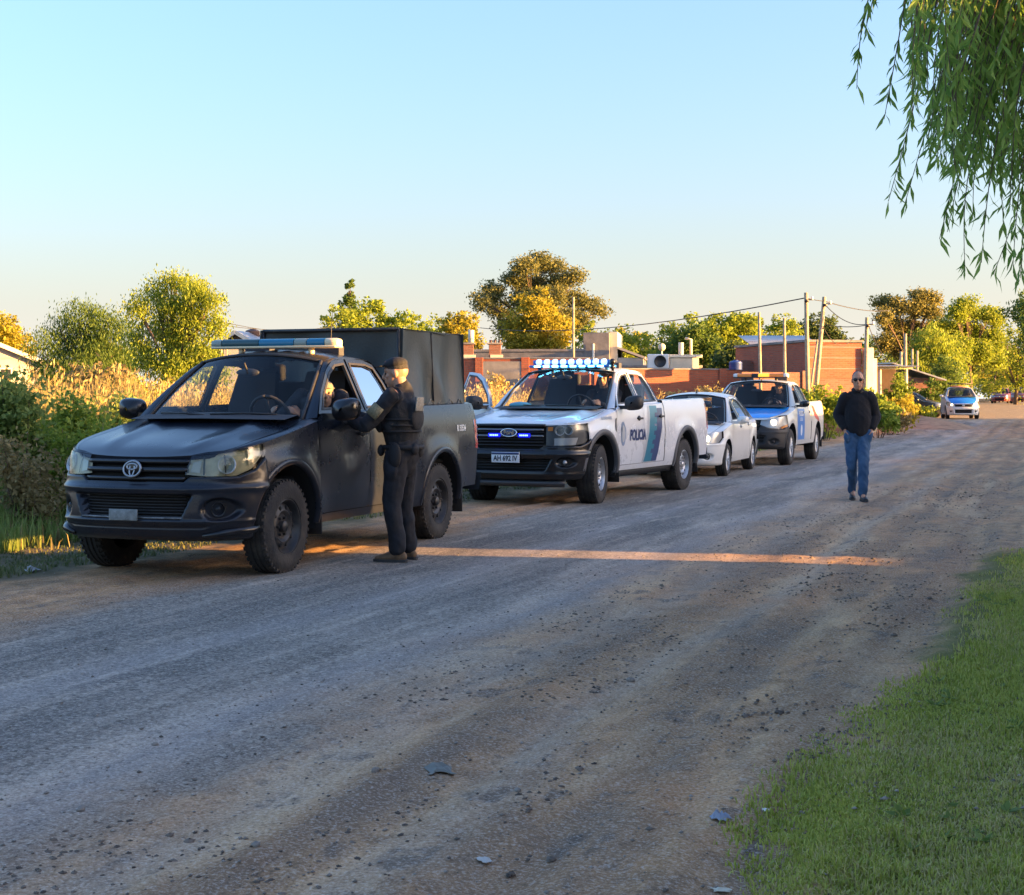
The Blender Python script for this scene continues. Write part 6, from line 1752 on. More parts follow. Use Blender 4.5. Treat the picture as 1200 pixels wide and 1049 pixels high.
    pk = MB(); G = [[tuple(Hd + Rh @ Vector((.055 + rr * math.cos(a) * 1.0, rr * .95 * math.sin(a), .078 - .25 * (rr * math.cos(a)) ** 2 - .35 * (rr * math.sin(a)) ** 2 * 4 * .25))) for rr in (.02, .06, .095, .115)] for a in np.linspace(rad(-65), rad(65), 13)]
    pk.grid(G); mod_solid(pk.build('cap_peak', M_uniform, co), .006)
    return o

def walker(pos, rz):
    o = thing('person', 'man in black sweater, blue jeans and sunglasses walking with both hands in his pockets', 'person', pos, rz)
    Hd = Vector((.03, 0, 1.615)); Rh = Matrix.Rotation(rad(-6), 3, 'Z')
    J = {}
    for sg in (1, -1):
        J[sg] = dict(sh=Vector((0, sg * .180, 1.385)), el=Vector((-.07, sg * .275, 1.15)), wr=Vector((.06, sg * .195, .965)), hip=Vector((0, sg * .085, .92)))
    J[1].update(kn=Vector((.16, .070, .50)), an=Vector((.20, .050, .092)), toe=(1, .10, 0))
    J[-1].update(kn=Vector((.05, -.085, .50)), an=Vector((-.16, -.055, .115)), toe=(1, -.12, -.12))
    b = MB(); head_on(b, Hd, Rh, 1.06)
    chain(b, [((-.02, 0, 1.42), .064, .064), ((.0, 0, 1.48), .062, .064), ((.01, 0, 1.55), .062, .066)])
    chain(b, [((0, 0, .92), .15, .11), ((.01, 0, 1.10), .15, .11), ((0, 0, 1.30), .16, .11), ((-.01, 0, 1.42), .11, .07)])
    for sg in (1, -1):
        j = J[sg]; chain(b, [(j['sh'], .055), (j['el'], .042)]); chain(b, [(j['el'], .042), (j['wr'], .031)])
        hand(b, j['wr'], (.10, -sg * .25, -1), (0, -sg, 0), (1, 0, 0), .25)
        chain(b, [(j['hip'], .09), (j['kn'], .058)]); chain(b, [(j['kn'], .056), (j['an'], .040)]); chain(b, [(j['an'], .036), (j['an'] + Vector((.12, 0, -.05)), .03)])
    body = melt(b, 'body', M_skin2, o, .0075, 5)
    t = MB()
    chain(t, [((.005, 0, .955), .185, .145), ((.015, 0, 1.06), .190, .148), ((.01, 0, 1.22), .190, .142), ((0, 0, 1.35), .180, .120), ((-.01, 0, 1.43), .125, .09), ((-.005, 0, 1.485), .080, .078)])
    for sg in (1, -1):
        j = J[sg]; chain(t, [(j['sh'] * .6 + Vector((0, 0, .565)), .085), (j['sh'], .086), ((j['sh'] + j['el']) / 2, .080), (j['el'], .074)]); chain(t, [(j['el'], .074), ((j['el'] + j['wr']) / 2, .066), (j['wr'] * .90 + j['el'] * .10, .050)])
    melt(t, 'sweater', M_sweater, o, .010, 9, .007, 9, 1.0)
    c = MB(); c.tube([(.072 * math.cos(a), .076 * math.sin(a), 1.492 - .022 * math.cos(a)) for a in np.linspace(0, 2 * math.pi, 24)], .017, 8); c.build('collar', M_sweater, o)
    tr = MB(); chain(tr, [((0, 0, .985), .165, .130), ((0, 0, .90), .172, .140), ((0, 0, .84), .150, .115)])
    for sg in (1, -1):
        j = J[sg]; hp, kn, an = j['hip'], j['kn'], j['an']
        chain(tr, [(hp, .105, .11), ((hp + kn) / 2, .094, .098), (kn, .076, .080), ((kn + an) / 2, .070, .072), (an + Vector((0, 0, .03)), .064, .068)])
        egg(tr, j['wr'] + Vector((.03, -sg * .035, -.10)), (.05, .045, .085))
    melt(tr, 'jeans', M_denim, o, .009, 3, .012, 12, 4.0, (1, 1, .8))
    s = MB(); s2 = MB()
    for sg in (1, -1): shoe(s, J[sg]['an'], J[sg]['toe']); sole(s2, J[sg]['an'], J[sg]['toe'])
    melt(s, 'shoes', M_shoe, o, .008, 3); s2.build('shoe_sole', M_sole, o, False)
    h = MB(); egg(h, Hd + Rh @ Vector((-.032, 0, .046)), (.094, .087, .092), Rh); egg(h, Hd + Rh @ Vector((-.055, 0, -.02)), (.056, .074, .07), Rh); melt(h, 'hair', M_hair_grey, o, .008, 2)
    g = MB()
    for sg in (1, -1):
        egg(g, Hd + Rh @ Vector((.096, sg * .036, .014)), (.010, .031, .022), Rh @ Matrix.Rotation(sg * rad(12), 3, 'Z'))
        g.tube([Hd + Rh @ Vector((.088, sg * .066, .022)), Hd + Rh @ Vector((.03, sg * .088, .018)), Hd + Rh @ Vector((-.02, sg * .090, .008))], .004, 5)
    g.tube([Hd + Rh @ Vector((.104, -.012, .020)), Hd + Rh @ Vector((.108, 0, .024)), Hd + Rh @ Vector((.104, .012, .020))], .004, 5)
    g.build('sunglasses', M_shade, o)
    return o

def seated(name_label, pos, rz, look, shirt, capm=None, head=(.10, .12, .62), arm=None, hair=M_hair_dark):
    """seated figure; origin at the hip"""
    o = thing('person', name_label, 'person', pos, rz)
    Hd = Vector(head); Rh = Matrix.Rotation(rad(look), 3, 'Z')
    b = MB(); head_on(b, Hd, Rh, 1.0)
    nk = Vector((Hd.x * .55 - .03, Hd.y * .6, .46))
    chain(b, [(nk, .06), (Hd + Vector((-.01, 0, -.06)), .058)]); chain(b, [((0, 0, 0), .14, .11), ((-.02, Hd.y * .2, .2), .13, .10), (nk + Vector((0, 0, -.06)), .12, .08)])
    L = {}
    for sg in (1, -1):
        sh = nk + Vector((-.01, sg * .19, -.05)); el = Vector((.20, sg * .24, .17)) if not (arm and sg > 0) else Vector(arm[0]); wr = Vector((.42, sg * .14, .26)) if not (arm and sg > 0) else Vector(arm[1])
        L[sg] = (sh, el, wr)
        chain(b, [(sh, .05), (el, .04)]); chain(b, [(el, .04), (wr, .028)]); hand(b, wr, (wr - el).normalized(), (0, -sg, -.3), (0, 0, 1), .6)
        kn = Vector((.42, sg * .12, .05)); an = Vector((.62, sg * .11, -.32)); chain(b, [((0, sg * .10, 0), .085), (kn, .06)]); chain(b, [(kn, .055), (an, .04)])
    body = melt(b, 'body', M_skin, o, .009, 4); eyes(Hd, Rh, body)
    t = MB(); chain(t, [((0, 0, -.03), .165, .13), ((-.02, Hd.y * .2, .2), .165, .125), (nk + Vector((-.01, 0, -.10)), .18, .11), (nk, .08, .075)])
    for sg in (1, -1):
        sh, el, wr = L[sg]; chain(t, [(sh, .075), (el, .06)]); chain(t, [(el, .06), (wr, .042)])
        kn = Vector((.42, sg * .12, .05)); an = Vector((.62, sg * .11, -.30)); chain(t, [((0, sg * .10, 0), .10), (kn, .075)]); chain(t, [(kn, .07), (an, .055)])
    melt(t, 'clothes', shirt, o, .012, 3, .006, 9)
    if capm:
        c = MB(); egg(c, Hd + Rh @ Vector((-.012, 0, .050)), (.104, .086, .076), Rh); co = melt(c, 'cap', capm, o, .008, 2)
        pk = MB(); G = [[tuple(Hd + Rh @ Vector((.055 + rr * math.cos(a), rr * .95 * math.sin(a), .052 - .3 * rr * rr))) for rr in (.02, .06, .09)] for a in np.linspace(rad(-65), rad(65), 9)]; pk.grid(G); mod_solid(pk.build('cap_peak', capm, co), .006)
    h = MB(); egg(h, Hd + Rh @ Vector((-.030, 0, .038)), (.088, .082, .084), Rh); melt(h, 'hair', hair, o, .009, 2)
    return o
# ---------------------------------------------------------------- vegetation
def leaf_quads(Cn, L, Wd, a, b):
    """rhombic leaves: centres, length, width, unit axes along and across"""
    L = np.asarray(L)[:, None] if np.ndim(L) else L; Wd = np.asarray(Wd)[:, None] if np.ndim(Wd) else Wd
    V = np.stack([Cn - a * L * .5, Cn + b * Wd * .5 - a * L * .05, Cn + a * L * .5, Cn - b * Wd * .5 - a * L * .05], 1)
    return V.reshape(-1, 3), np.arange(len(Cn) * 4).reshape(-1, 4)
def unit(v): return v / (np.linalg.norm(v, axis=1)[:, None] + 1e-9)
def crown_points(lobes, n, r_, shell=.45, clump=None, per=28):
    """points in clumps spread through the outer part of each lobe (cx, cy, cz, rx, ry, rz)"""
    vol = np.array([(l[3] * l[4] * l[5]) ** .67 for l in lobes]); share = vol / vol.sum()
    out = []
    for l, f in zip(lobes, share):
        m = max(4, int(n * f / per))
        d = unit(r_.normal(size=(m, 3))); rr = (shell + (1 - shell) * r_.random(m)) [:, None]
        rr = rr * (0.86 + .28 * r_.random(m))[:, None]
        c = np.array(l[:3]) + d * rr * np.array(l[3:6])
        s = clump or 0.16 * (l[3] + l[5]) / 2
        p = np.repeat(c, per, 0) + np.clip(r_.normal(size=(m * per, 3)), -1.5, 1.5) * s * np.repeat(.5 + .8 * r_.random(m), per)[:, None] * np.array([1, 1, .75])
        out.append(p)
    return np.vstack(out)
def tree(name, label, base, lobes, mats, n=9000, leaf=.22, trunk=.18, group='trees behind the houses', droop=0.0, seed=1, limbs=True, elong=1.9, clump=None, shell=.45, per=28, bark=None):
    r_ = np.random.default_rng(seed)
    bx, by, bz = base
    o = thing(name, label, 'tree', (bx, by, bz), 0, group)
    P = crown_points(lobes, n, r_, shell, clump, per); N = len(P)
    a = unit(r_.normal(size=(N, 3)) * np.array([1, 1, .8]) + np.array([0, 0, -1.0]) * droop * 3)
    b = unit(np.cross(a, r_.normal(size=(N, 3))))
    L = leaf * (.6 + .9 * r_.random(N))
    V, Q = leaf_quads(P, L, L / elong, a, b)
    fastmesh('crown', V, Q, mats, o)
    t = MB(); top_ = max(l[2] for l in lobes); fork = min(l[2] - l[5] * .6 for l in lobes); fork = max(.25 * top_, fork)
    w = r_.normal(size=2) * .12
    t.tube([(0, 0, -.3), (w[0] * .4, w[1] * .4, fork * .4), (w[0], w[1], fork)], [trunk * 1.35, trunk * 1.05, trunk * .85], 9)
    for l in lobes:
        c = np.array(l[:3]); m = (np.array([w[0], w[1], fork]) + c) / 2 + np.array([0, 0, .08 * l[5]])
        t.tube([(w[0], w[1], fork * .92), tuple(m), tuple(c)], [trunk * .6, trunk * .4, trunk * .16], 6)
        for k in range(4):
            d = r_.normal(size=3); d /= np.linalg.norm(d); d[2] = abs(d[2]) * .6
            t.tube([tuple(m), tuple(c * .6 + m * .4 + d * np.array(l[3:6]) * .4), tuple(c + d * np.array(l[3:6]) * .75)], [trunk * .25, trunk * .16, trunk * .05], 5)
    t.build('trunk', bark or M_bark, o)
    return o

M_bark = mat('bark', (.12, .085, .06), .95, var=.4, vscale=8, bump=.5, bscale=25)
M_bark_pale = mat('pale_bark', (.26, .21, .16), .9, var=.4, vscale=6, bump=.4, bscale=25)
LM = dict(
    green=leaf_mat('green_leaves', (.070, .125, .024), (.145, .220, .040), .5),
    willow=leaf_mat('willow_leaves', (.070, .130, .026), (.150, .235, .046), .5),
    yellow=leaf_mat('yellow_green_leaves', (.170, .240, .024), (.320, .380, .045), .5),
    gold=leaf_mat('golden_leaves', (.270, .250, .026), (.420, .360, .042), .5),
    euca=leaf_mat('blue_green_leaves', (.105, .130, .048), (.240, .230, .070), .45),
    euca_light=leaf_mat('olive_gold_leaves', (.140, .150, .045), (.290, .260, .070), .45),
    dark=leaf_mat('dark_leaves', (.050, .090, .024), (.110, .150, .040), .45),
    lime=leaf_mat('lime_leaves', (.140, .220, .030), (.250, .320, .045), .5),
    verge=leaf_mat('verge_blades', (.075, .105, .034), (.190, .190, .080)),
    dry=leaf_mat('dry_stems', (.28, .215, .072), (.48, .37, .145), trans=.4),
    weed=leaf_mat('weed_leaves', (.130, .200, .042), (.270, .330, .090), .5),
    brown=leaf_mat('withered_leaves', (.17, .135, .055), (.32, .26, .11)))

# each: photo box (left, right, top, base row), distance, style
def boxtree(name, label, px0, px1, ptop, Y, mats, parts, n, leaf, seed, pbase=None, **kw):
    """lobes given as fractions of the tree's own box: (fx, fz, rx, rz)"""
    cx = (px0 + px1) / 2; x = (cx - 600) * Y / FPX; w = (px1 - px0) * Y / FPX
    zb = float(zg(x, Y)); ztop = CAM_H + (HZ - ptop) * Y / FPX; h = ztop - zb
    r_ = np.random.default_rng(seed + 50)
    lob = [((fx - .5) * w, r_.uniform(-.25, .25) * w, fz * h, rx * w, rx * w * .9, rz * h) for fx, fz, rx, rz in parts]
    return tree(name, label, (x, Y, zb), lob, mats, n, leaf, kw.pop('trunk', max(.07, h * .022)), seed=seed, **kw)

boxtree('golden_tree', 'golden tree at the left edge above the pale gabled house', -45, 38, 356, 97, LM['gold'], [(.5, .68, .36, .26), (.3, .5, .3, .25), (.72, .52, .3, .28)], 9000, .24, 11)
boxtree('willow_tree', 'dense dark green willow beside the pale gabled house', 38, 162, 345, 64, LM['green'], [(.42, .80, .20, .16), (.26, .68, .18, .18), (.60, .74, .20, .18), (.12, .52, .14, .22), (.80, .60, .18, .22), (.40, .50, .26, .26), (.64, .46, .26, .28), (.90, .40, .12, .22), (.10, .34, .12, .2), (.5, .3, .4, .24)], 32000, .13, 12, droop=.8, elong=3.4, clump=.30)
boxtree('acacia_tree', 'tall airy yellow green tree right of the dark willow', 142, 268, 315, 58, LM['yellow'], [(.46, .92, .13, .06), (.60, .89, .14, .07), (.74, .84, .14, .08), (.32, .84, .12, .08), (.86, .76, .12, .08), (.20, .74, .12, .09), (.50, .74, .18, .10), (.70, .66, .16, .10), (.90, .60, .10, .10), (.34, .62, .14, .10), (.14, .56, .10, .10), (.54, .54, .20, .12), (.80, .44, .14, .12), (.26, .42, .14, .12), (.55, .36, .30, .14), (.94, .34, .07, .1)], 30000, .12, 13, droop=.55, elong=2.8, clump=.26, shell=.3)
boxtree('cypress_tree', 'thin pointed cypress rising behind the tarpaulin', 395, 422, 323, 88, LM['green'], [(.55, .88, .20, .10), (.50, .74, .34, .14), (.45, .56, .44, .16), (.5, .38, .46, .2)], 5000, .20, 14)
boxtree('hedge_tree', 'low yellow green tree just above the tarpaulin', 380, 500, 347, 84, LM['yellow'], [(.2, .72, .22, .2), (.45, .80, .24, .18), (.75, .70, .25, .2), (.5, .45, .5, .3)], 12000, .20, 15)
boxtree('pale_tree', 'thin pale olive tree left of the big eucalyptus', 500, 572, 352, 98, LM['gold'], [(.5, .78, .34, .16), (.3, .58, .28, .2), (.7, .55, .30, .2)], 6000, .20, 16, shell=.15)
boxtree('eucalyptus_tree', 'largest tree, a eucalyptus with a broad open crown', 548, 714, 296, 118, LM['euca'], [(.50, .93, .10, .06), (.40, .89, .09, .06), (.60, .90, .10, .06), (.33, .81, .08, .06), (.47, .80, .12, .07), (.66, .80, .11, .06), (.76, .84, .07, .05), (.18, .73, .09, .07), (.10, .66, .07, .06), (.24, .62, .10, .07), (.40, .68, .12, .08), (.58, .68, .12, .08), (.76, .70, .10, .06), (.88, .66, .09, .05), (.96, .62, .05, .04), (.30, .50, .10, .08), (.70, .55, .12, .08), (.82, .52, .07, .06), (.50, .52, .16, .10)], 38000, .19, 17, clump=.34, shell=.45, trunk=.16)
boxtree('autumn_tree', 'orange and yellow tree in front of the eucalyptus', 585, 672, 332, 100, [LM['gold']], [(.5, .80, .30, .16), (.3, .6, .32, .22), (.72, .58, .32, .24), (.5, .4, .45, .25)], 15000, .21, 18)
boxtree('yellow_tree', 'yellow green tree right of the grey concrete block', 668, 770, 372, 96, LM['yellow'], [(.2, .72, .2, .22), (.5, .66, .28, .24), (.8, .62, .24, .25), (.5, .4, .5, .3)], 11000, .2, 19)
boxtree('dark_tree', 'dark round tree left of the long green row', 772, 850, 372, 90, LM['green'], [(.5, .72, .36, .24), (.3, .5, .34, .3), (.75, .5, .3, .3)], 10000, .2, 20)
boxtree('leafy_tree', 'olive tree with a sunlit top behind the blue barrel', 812, 905, 362, 96, LM['yellow'], [(.3, .80, .26, .16), (.65, .84, .28, .14), (.5, .55, .45, .28)], 12000, .2, 21)
boxtree('broad_tree', 'low broad dark tree behind the amber roof lights', 835, 930, 392, 84, LM['dark'], [(.3, .62, .3, .3), (.7, .6, .32, .32)], 9000, .2, 28)
boxtree('poplar_tree', 'olive tree behind the corrugated roof', 890, 948, 366, 104, LM['yellow'], [(.5, .78, .36, .2), (.3, .5, .35, .3), (.75, .5, .3, .3)], 8000, .22, 22)
boxtree('dark_pine', 'dark tree between the two tall leaning poles', 928, 990, 362, 110, LM['dark'], [(.5, .78, .4, .18), (.3, .5, .4, .28), (.75, .5, .36, .28)], 9000, .22, 23)
boxtree('eucalyptus_tree', 'tall eucalyptus right of the brick house', 1020, 1108, 336, 122, LM['euca_light'], [(.22, .88, .12, .06), (.38, .84, .14, .07), (.70, .93, .14, .05), (.86, .90, .10, .05), (.60, .82, .14, .07), (.82, .78, .14, .06), (.12, .74, .10, .07), (.34, .68, .16, .08), (.60, .66, .16, .08), (.86, .64, .12, .07), (.20, .54, .14, .09), (.50, .50, .22, .10), (.80, .48, .18, .10)], 26000, .19, 24, clump=.34, shell=.45, trunk=.16)
boxtree('eucalyptus_tree', 'wide eucalyptus above the far patrol car', 1092, 1186, 347, 116, LM['yellow'], [(.38, .92, .12, .06), (.26, .84, .12, .07), (.50, .84, .12, .07), (.74, .84, .14, .06), (.88, .78, .09, .06), (.14, .72, .10, .07), (.36, .70, .15, .08), (.60, .68, .15, .08), (.84, .62, .13, .08), (.24, .54, .18, .10), (.56, .50, .20, .10), (.84, .46, .16, .10)], 26000, .19, 25, clump=.34, shell=.45, trunk=.16)
boxtree('weeping_tree', 'yellow weeping tree over the carport', 1058, 1142, 374, 98, LM['yellow'], [(.4, .74, .32, .2), (.7, .6, .3, .26), (.25, .45, .26, .26), (.6, .35, .4, .26)], 15000, .19, 26, droop=.6, elong=2.8)
boxtree('yellow_tree', 'sunlit yellow tree behind the two red cars', 1125, 1205, 400, 165, LM['gold'], [(.3, .66, .3, .28), (.7, .7, .3, .26)], 9000, .22, 27)
boxtree('green_tree', 'shaded green tree at the right edge of the view', 1178, 1300, 334, 66, LM['willow'], [(.35, .82, .28, .14), (.27, .62, .22, .18), (.6, .5, .34, .34), (.45, .36, .2, .2)], 20000, .15, 29, droop=.4, elong=2.6)
boxtree('bush_tree', 'dark green bush left of the far patrol car', 1085, 1130, 418, 92, LM['green'], [(.5, .6, .42, .38), (.3, .35, .34, .3)], 5000, .16, 30)

# far tree line closing the horizon
def treeline():
    r_ = np.random.default_rng(5); lob = []
    for x in np.arange(-95, 130, 4.0):
        lob.append((x + r_.normal(), 190 + r_.uniform(-12, 12), 2.4 + r_.random() * 1.8 + .9, 3.4, 3, 2.6 + r_.random()))
    P = crown_points(lob, 26000, r_, .3); N = len(P); a = unit(r_.normal(size=(N, 3))); b = unit(np.cross(a, r_.normal(size=(N, 3))))
    V, Q = leaf_quads(P, np.full(N, .55), np.full(N, .34), a, b)
    tag(fastmesh('distant_trees', V, Q, LM['green']), kind='stuff')
treeline()
for k, (a, b_, tp_, Y, mm, lab) in enumerate((
        (262, 330, 384, 120, 'yellow', 'small yellow tree left of the tarpaulin, far behind the dark brown house'), (452, 520, 378, 125, 'yellow', 'low yellow green tree right of the cypress'),
        (700, 800, 388, 135, 'yellow', 'low row of yellow green trees left of the dark round tree'), (745, 830, 380, 128, 'green', 'green tree under the long cable'),
        (866, 960, 384, 130, 'gold', 'golden tree behind the thin poles'), (985, 1050, 392, 128, 'green', 'green tree low behind the brick house roof'),
        (1040, 1100, 400, 140, 'yellow', 'pale tree under the tall eucalyptus'), (1150, 1230, 372, 135, 'yellow', 'yellow tree between the wide eucalyptus and the right edge'),
        (770, 850, 366, 118, 'yellow', 'yellow green crown above the dark round tree'), (690, 760, 380, 122, 'gold', 'golden tree just right of the concrete block'), (845, 900, 364, 124, 'gold', 'golden crown over the blue barrel'), (470, 560, 366, 112, 'yellow', 'wide yellow tree right of the tarpaulin'),
        (1128, 1215, 418, 172, 'yellow', 'low yellow green growth behind the two red cars'), (1150, 1260, 408, 185, 'green', 'dark growth furthest behind the red cars'),
        (60, 160, 396, 110, 'yellow', 'yellow tree low behind the dark willow'), (905, 985, 372, 140, 'green', 'olive crown between the tallest pole and the corrugated roof'))):
    boxtree('belt_tree', lab, a, b_, tp_, Y, LM[mm], [(.2, .66, .24, .26), (.5, .74, .26, .24), (.8, .64, .24, .28), (.35, .4, .4, .3), (.7, .38, .36, .3)], 7000, .24, 70 + k)

# blades: curved two-piece strips
def blades(X, Y, Z, H, Wd, lean, r_, name, m, kind='stuff'):
    n = len(X); ang = r_.uniform(0, 2 * math.pi, n); d = np.stack([np.cos(ang), np.sin(ang), 0 * ang], 1); s = np.stack([-np.sin(ang), np.cos(ang), 0 * ang], 1)
    b0 = np.stack([X, Y, Z], 1); H = H[:, None]; Wd = np.broadcast_to(np.asarray(Wd), (n,))[:, None]; lean = (lean * r_.random(n))[:, None]
    up = np.array([[0, 0, 1.0]])
    m1 = b0 + up * H * .55 + d * H * lean * .25; t = b0 + up * H * (1 - .25 * lean) + d * H * lean * .85
    V = np.stack([b0 - s * Wd * .5, b0 + s * Wd * .5, m1 + s * Wd * .40, m1 - s * Wd * .40, t + s * Wd * .06, t - s * Wd * .06], 1).reshape(-1, 3)
    k = np.arange(n)[:, None] * 6
    Q = np.vstack([k + np.array([[0, 1, 2, 3]]), k + np.array([[3, 2, 4, 5]])])
    return tag(fastmesh(name, V, Q, m), kind=kind)

# tall dry grass of the field on the left
r_ = np.random.default_rng(21)
def field(n, u0, u1, y0, y1, hmin, hmax, w, lean, name, m, gap=None):
    y = y0 * (y1 / y0) ** r_.random(n); u = r_.uniform(u0, u1, n) if not callable(u0) else u0(y, n)
    x = road_c(y) + u / .941
    keep = np.abs(x / y) < .37
    if gap is not None: keep &= gap(x, y, u)
    x, y, u = x[keep], y[keep], u[keep]
    pt = .75 + .5 * vnoise(x * .45, y * .45) + .25 * vnoise(x * 1.3, y * 1.3)
    H = (hmin + (hmax - hmin) * r_.random(len(x))) * np.clip(pt, .45, 1.35)
    return blades(x, y, zg(x, y), H, w, lean, r_, name, m)
field(95000, -30, -6.2, 21, 54, .75, 1.25, .028, .5, 'dry_grass', LM['dry'])
field(22000, -22, -5.6, 19, 34, .6, 1.15, .030, .7, 'green_weeds', LM['weed'], gap=lambda x, y, u: vnoise(x * .5, y * .5) > -.1)
# seed heads above the dry grass
def plumes(n):
    y = 21 * (50 / 21) ** r_.random(n); u = r_.uniform(-28, -6.5, n); x = road_c(y) + u / .941
    k = np.abs(x / y) < .36; x, y = x[k], y[k]; n = len(x)
    h = r_.uniform(.85, 1.35, n) * np.clip(.8 + .4 * vnoise(x * .45, y * .45), .5, 1.2)
    z = zg(x, y) + h
    P = np.repeat(np.stack([x, y, z], 1), 6, 0) + r_.normal(size=(n * 6, 3)) * np.array([.05, .05, .09]); N = len(P)
    a = unit(r_.normal(size=(N, 3)) * .5 + np.array([.2, 0, 1.0])); b = unit(np.cross(a, r_.normal(size=(N, 3))))
    V, Q = leaf_quads(P, r_.uniform(.06, .16, N), np.full(N, .03), a, b)
    tag(fastmesh('seed_heads', V, Q, LM['dry']), kind='stuff')
plumes(7000)
# verge between road and field: short green growth, then taller
field(15000, -6.6, -3.9, 11.5, 24, .03, .10, .014, 1.1, 'verge_grass', LM['verge'], gap=lambda x, y, u: (vnoise(x * .9, y * .9) > -.35) & (u < -4.05 - .35 * vnoise(x * 1.7, y * 1.2)))
field(16000, -9.5, -5.7, 12.5, 24, .20, .65, .020, .8, 'tall_weeds', LM['weed'])
field(4000, -9.0, -5.4, 12.5, 26, .20, .55, .016, .8, 'withered_weeds', LM['brown'], gap=lambda x, y, u: vnoise(x * .8 + 9, y * .8) > .0)
# far verge left of the road and round the poles
field(16000, -10, -3.9, 34, 75, .35, .95, .035, .6, 'yellow_weeds', LM['yellow'], gap=lambda x, y, u: vnoise(x * .6, y * .4) > -.3)
field(9000, -9, -3.7, 26, 75, .12, .35, .03, .7, 'far_verge_grass', LM['weed'])
# right-hand lawn
def lawn(n):
    y = 3.0 * (14.5 / 3.0) ** r_.random(n); u = 2.3 + (y * .36 + 3.5) * r_.random(n) ** 1.2
    x = road_c(y) + u / .941
    edge = np.interp(y, [4, 5.5, 6.3, 7.7, 9, 11, 13.2], [2.72, 2.55, 2.62, 2.9, 2.95, 2.95, 3.15]) + .16 * fbm(x * 1.6 + 3, y * 1.6, 4) + .10 * vnoise(x * 5, y * 5)
    dens = smooth01(-.12, .25, u - edge) * np.clip(1.1 - 1.2 * np.clip(vnoise(x * 2.2 + 1, y * 2.2) - .30, 0, 1), .25, 1)
    k = (np.abs(x / y) < .39) & (r_.random(n) < dens) & (y < 13.4 + .8 * vnoise(x * 1.1, 0 * x + 4))
    x, y, u = x[k], y[k], u[k]
    z = zg(x, y) + zdetail(x, y)
    pt = np.clip(.95 + .4 * vnoise(x * 1.6, y * 1.6) + .35 * vnoise(x * 5, y * 5), .55, 1.7)
    H = r_.uniform(.013, .036, len(x)) * pt
    dry = r_.random(len(x)) < np.clip(.30 + .50 * vnoise(x * 1.2 + 5, y * 1.2) + .2 * vnoise(x * 4, y * 4), .06, .85)
    g1 = ~dry
    blades(x[g1], y[g1], z[g1], H[g1], .0065, 1.2, r_, 'lawn_grass', M_lawn)
    blades(x[dry], y[dry], z[dry], H[dry] * .9, .0045, 1.3, r_, 'dead_lawn_grass', M_lawndry)
M_lawn = leaf_mat('lawn_blades', (.250, .310, .038), (.520, .510, .115), trans=.35)
M_lawndry = leaf_mat('dead_blades', (.42, .38, .13), (.62, .52, .23), trans=.3)
lawn(760000)
def lawn_weeds():
    r2 = np.random.default_rng(77); n = 900
    y = 3.2 * (13.2 / 3.2) ** r2.random(n); u = 2.5 + (y * .36 + 3.3) * r2.random(n) ** 1.3; x = road_c(y) + u / .941
    edge = np.interp(y, [4, 5.5, 6.3, 7.7, 9, 11, 13.2], [2.72, 2.55, 2.62, 2.9, 2.95, 2.95, 3.15]) + .02
    k = (u > edge) & (np.abs(x / y) < .38) & (vnoise(x * 1.3 + 20, y * 1.3) > -.1); x, y = x[k], y[k]; n = len(x)
    m = 9; c = np.repeat(np.stack([x, y, zg(x, y) + zdetail(x, y) + .012], 1), m, 0); N = len(c)
    a = unit(np.stack([r2.normal(size=N), r2.normal(size=N), .25 + .3 * r2.random(N)], 1)); L = r2.uniform(.018, .045, N) * np.repeat(r2.uniform(.6, 1.3, n), m)
    b = unit(np.cross(a, np.array([0, 0, 1.0])[None] + .3 * r2.normal(size=(N, 3))))
    V, Q = leaf_quads(c + a * L[:, None] * .6, L, L * .5, a, b); tag(fastmesh('lawn_weeds', V, Q, LM['weed']), kind='stuff')
    n = 420; y = 3.2 * (13.2 / 3.2) ** r2.random(n); u = 2.6 + (y * .36 + 3.3) * r2.random(n) ** 1.3; x = road_c(y) + u / .941; k = (np.abs(x / y) < .38) & (u > 2.95); x, y = x[k], y[k]
    blades(x, y, zg(x, y) + zdetail(x, y), r2.uniform(.05, .13, len(x)), .0035, 1.1, r2, 'dry_stalks', LM['dry'])
lawn_weeds()

# leafy bushes on the left verge
def bush(label, px, ptop, Y, wpx, m, n, leaf, seed, group='bushes on the left verge', name='bush', elong=1.7):
    x = (px - 600) * Y / FPX; zb = float(zg(x, Y)); h = CAM_H + (HZ - ptop) * Y / FPX - zb; w = wpx * Y / FPX
    r2 = np.random.default_rng(seed); o = thing(name, label, 'bush', (x, Y, zb), 0, group)
    lob = [(r2.uniform(-.32, .32) * w, r2.uniform(-.3, .3) * w, h * r2.uniform(.3, .8), w * r2.uniform(.16, .26), w * .22, h * r2.uniform(.16, .24)) for _ in range(9)] + [(0, 0, h * .35, w * .42, w * .3, h * .34)]
    P = crown_points(lob, n, r2, .25, .10, 12); N = len(P); a = unit(r2.normal(size=(N, 3))); b = unit(np.cross(a, r2.normal(size=(N, 3)))); L = leaf * r2.uniform(.6, 1.5, N)
    V, Q = leaf_quads(P, L, L / elong, a, b); fastmesh('foliage', V, Q, m, o)
    t = MB()
    for l in lob:
        t.tube([(l[0] * .3, l[1] * .3, 0), (l[0] * .8, l[1] * .8, l[2] * .6), (l[0], l[1], l[2] + l[5] * .7)], [.012, .008, .003], 5)
    t.build('stem', M_bark, o)
bush('tall dark green bush at the far left edge of the verge', 18, 424, 16.5, 95, LM['weed'], 5200, .065, 41)
bush('leafy green bush second from the left edge on the verge', 72, 458, 17.5, 100, LM['lime'], 5200, .060, 42)
bush('brownish withered bush low at the left edge', 40, 505, 15.5, 100, LM['brown'], 2600, .055, 43)
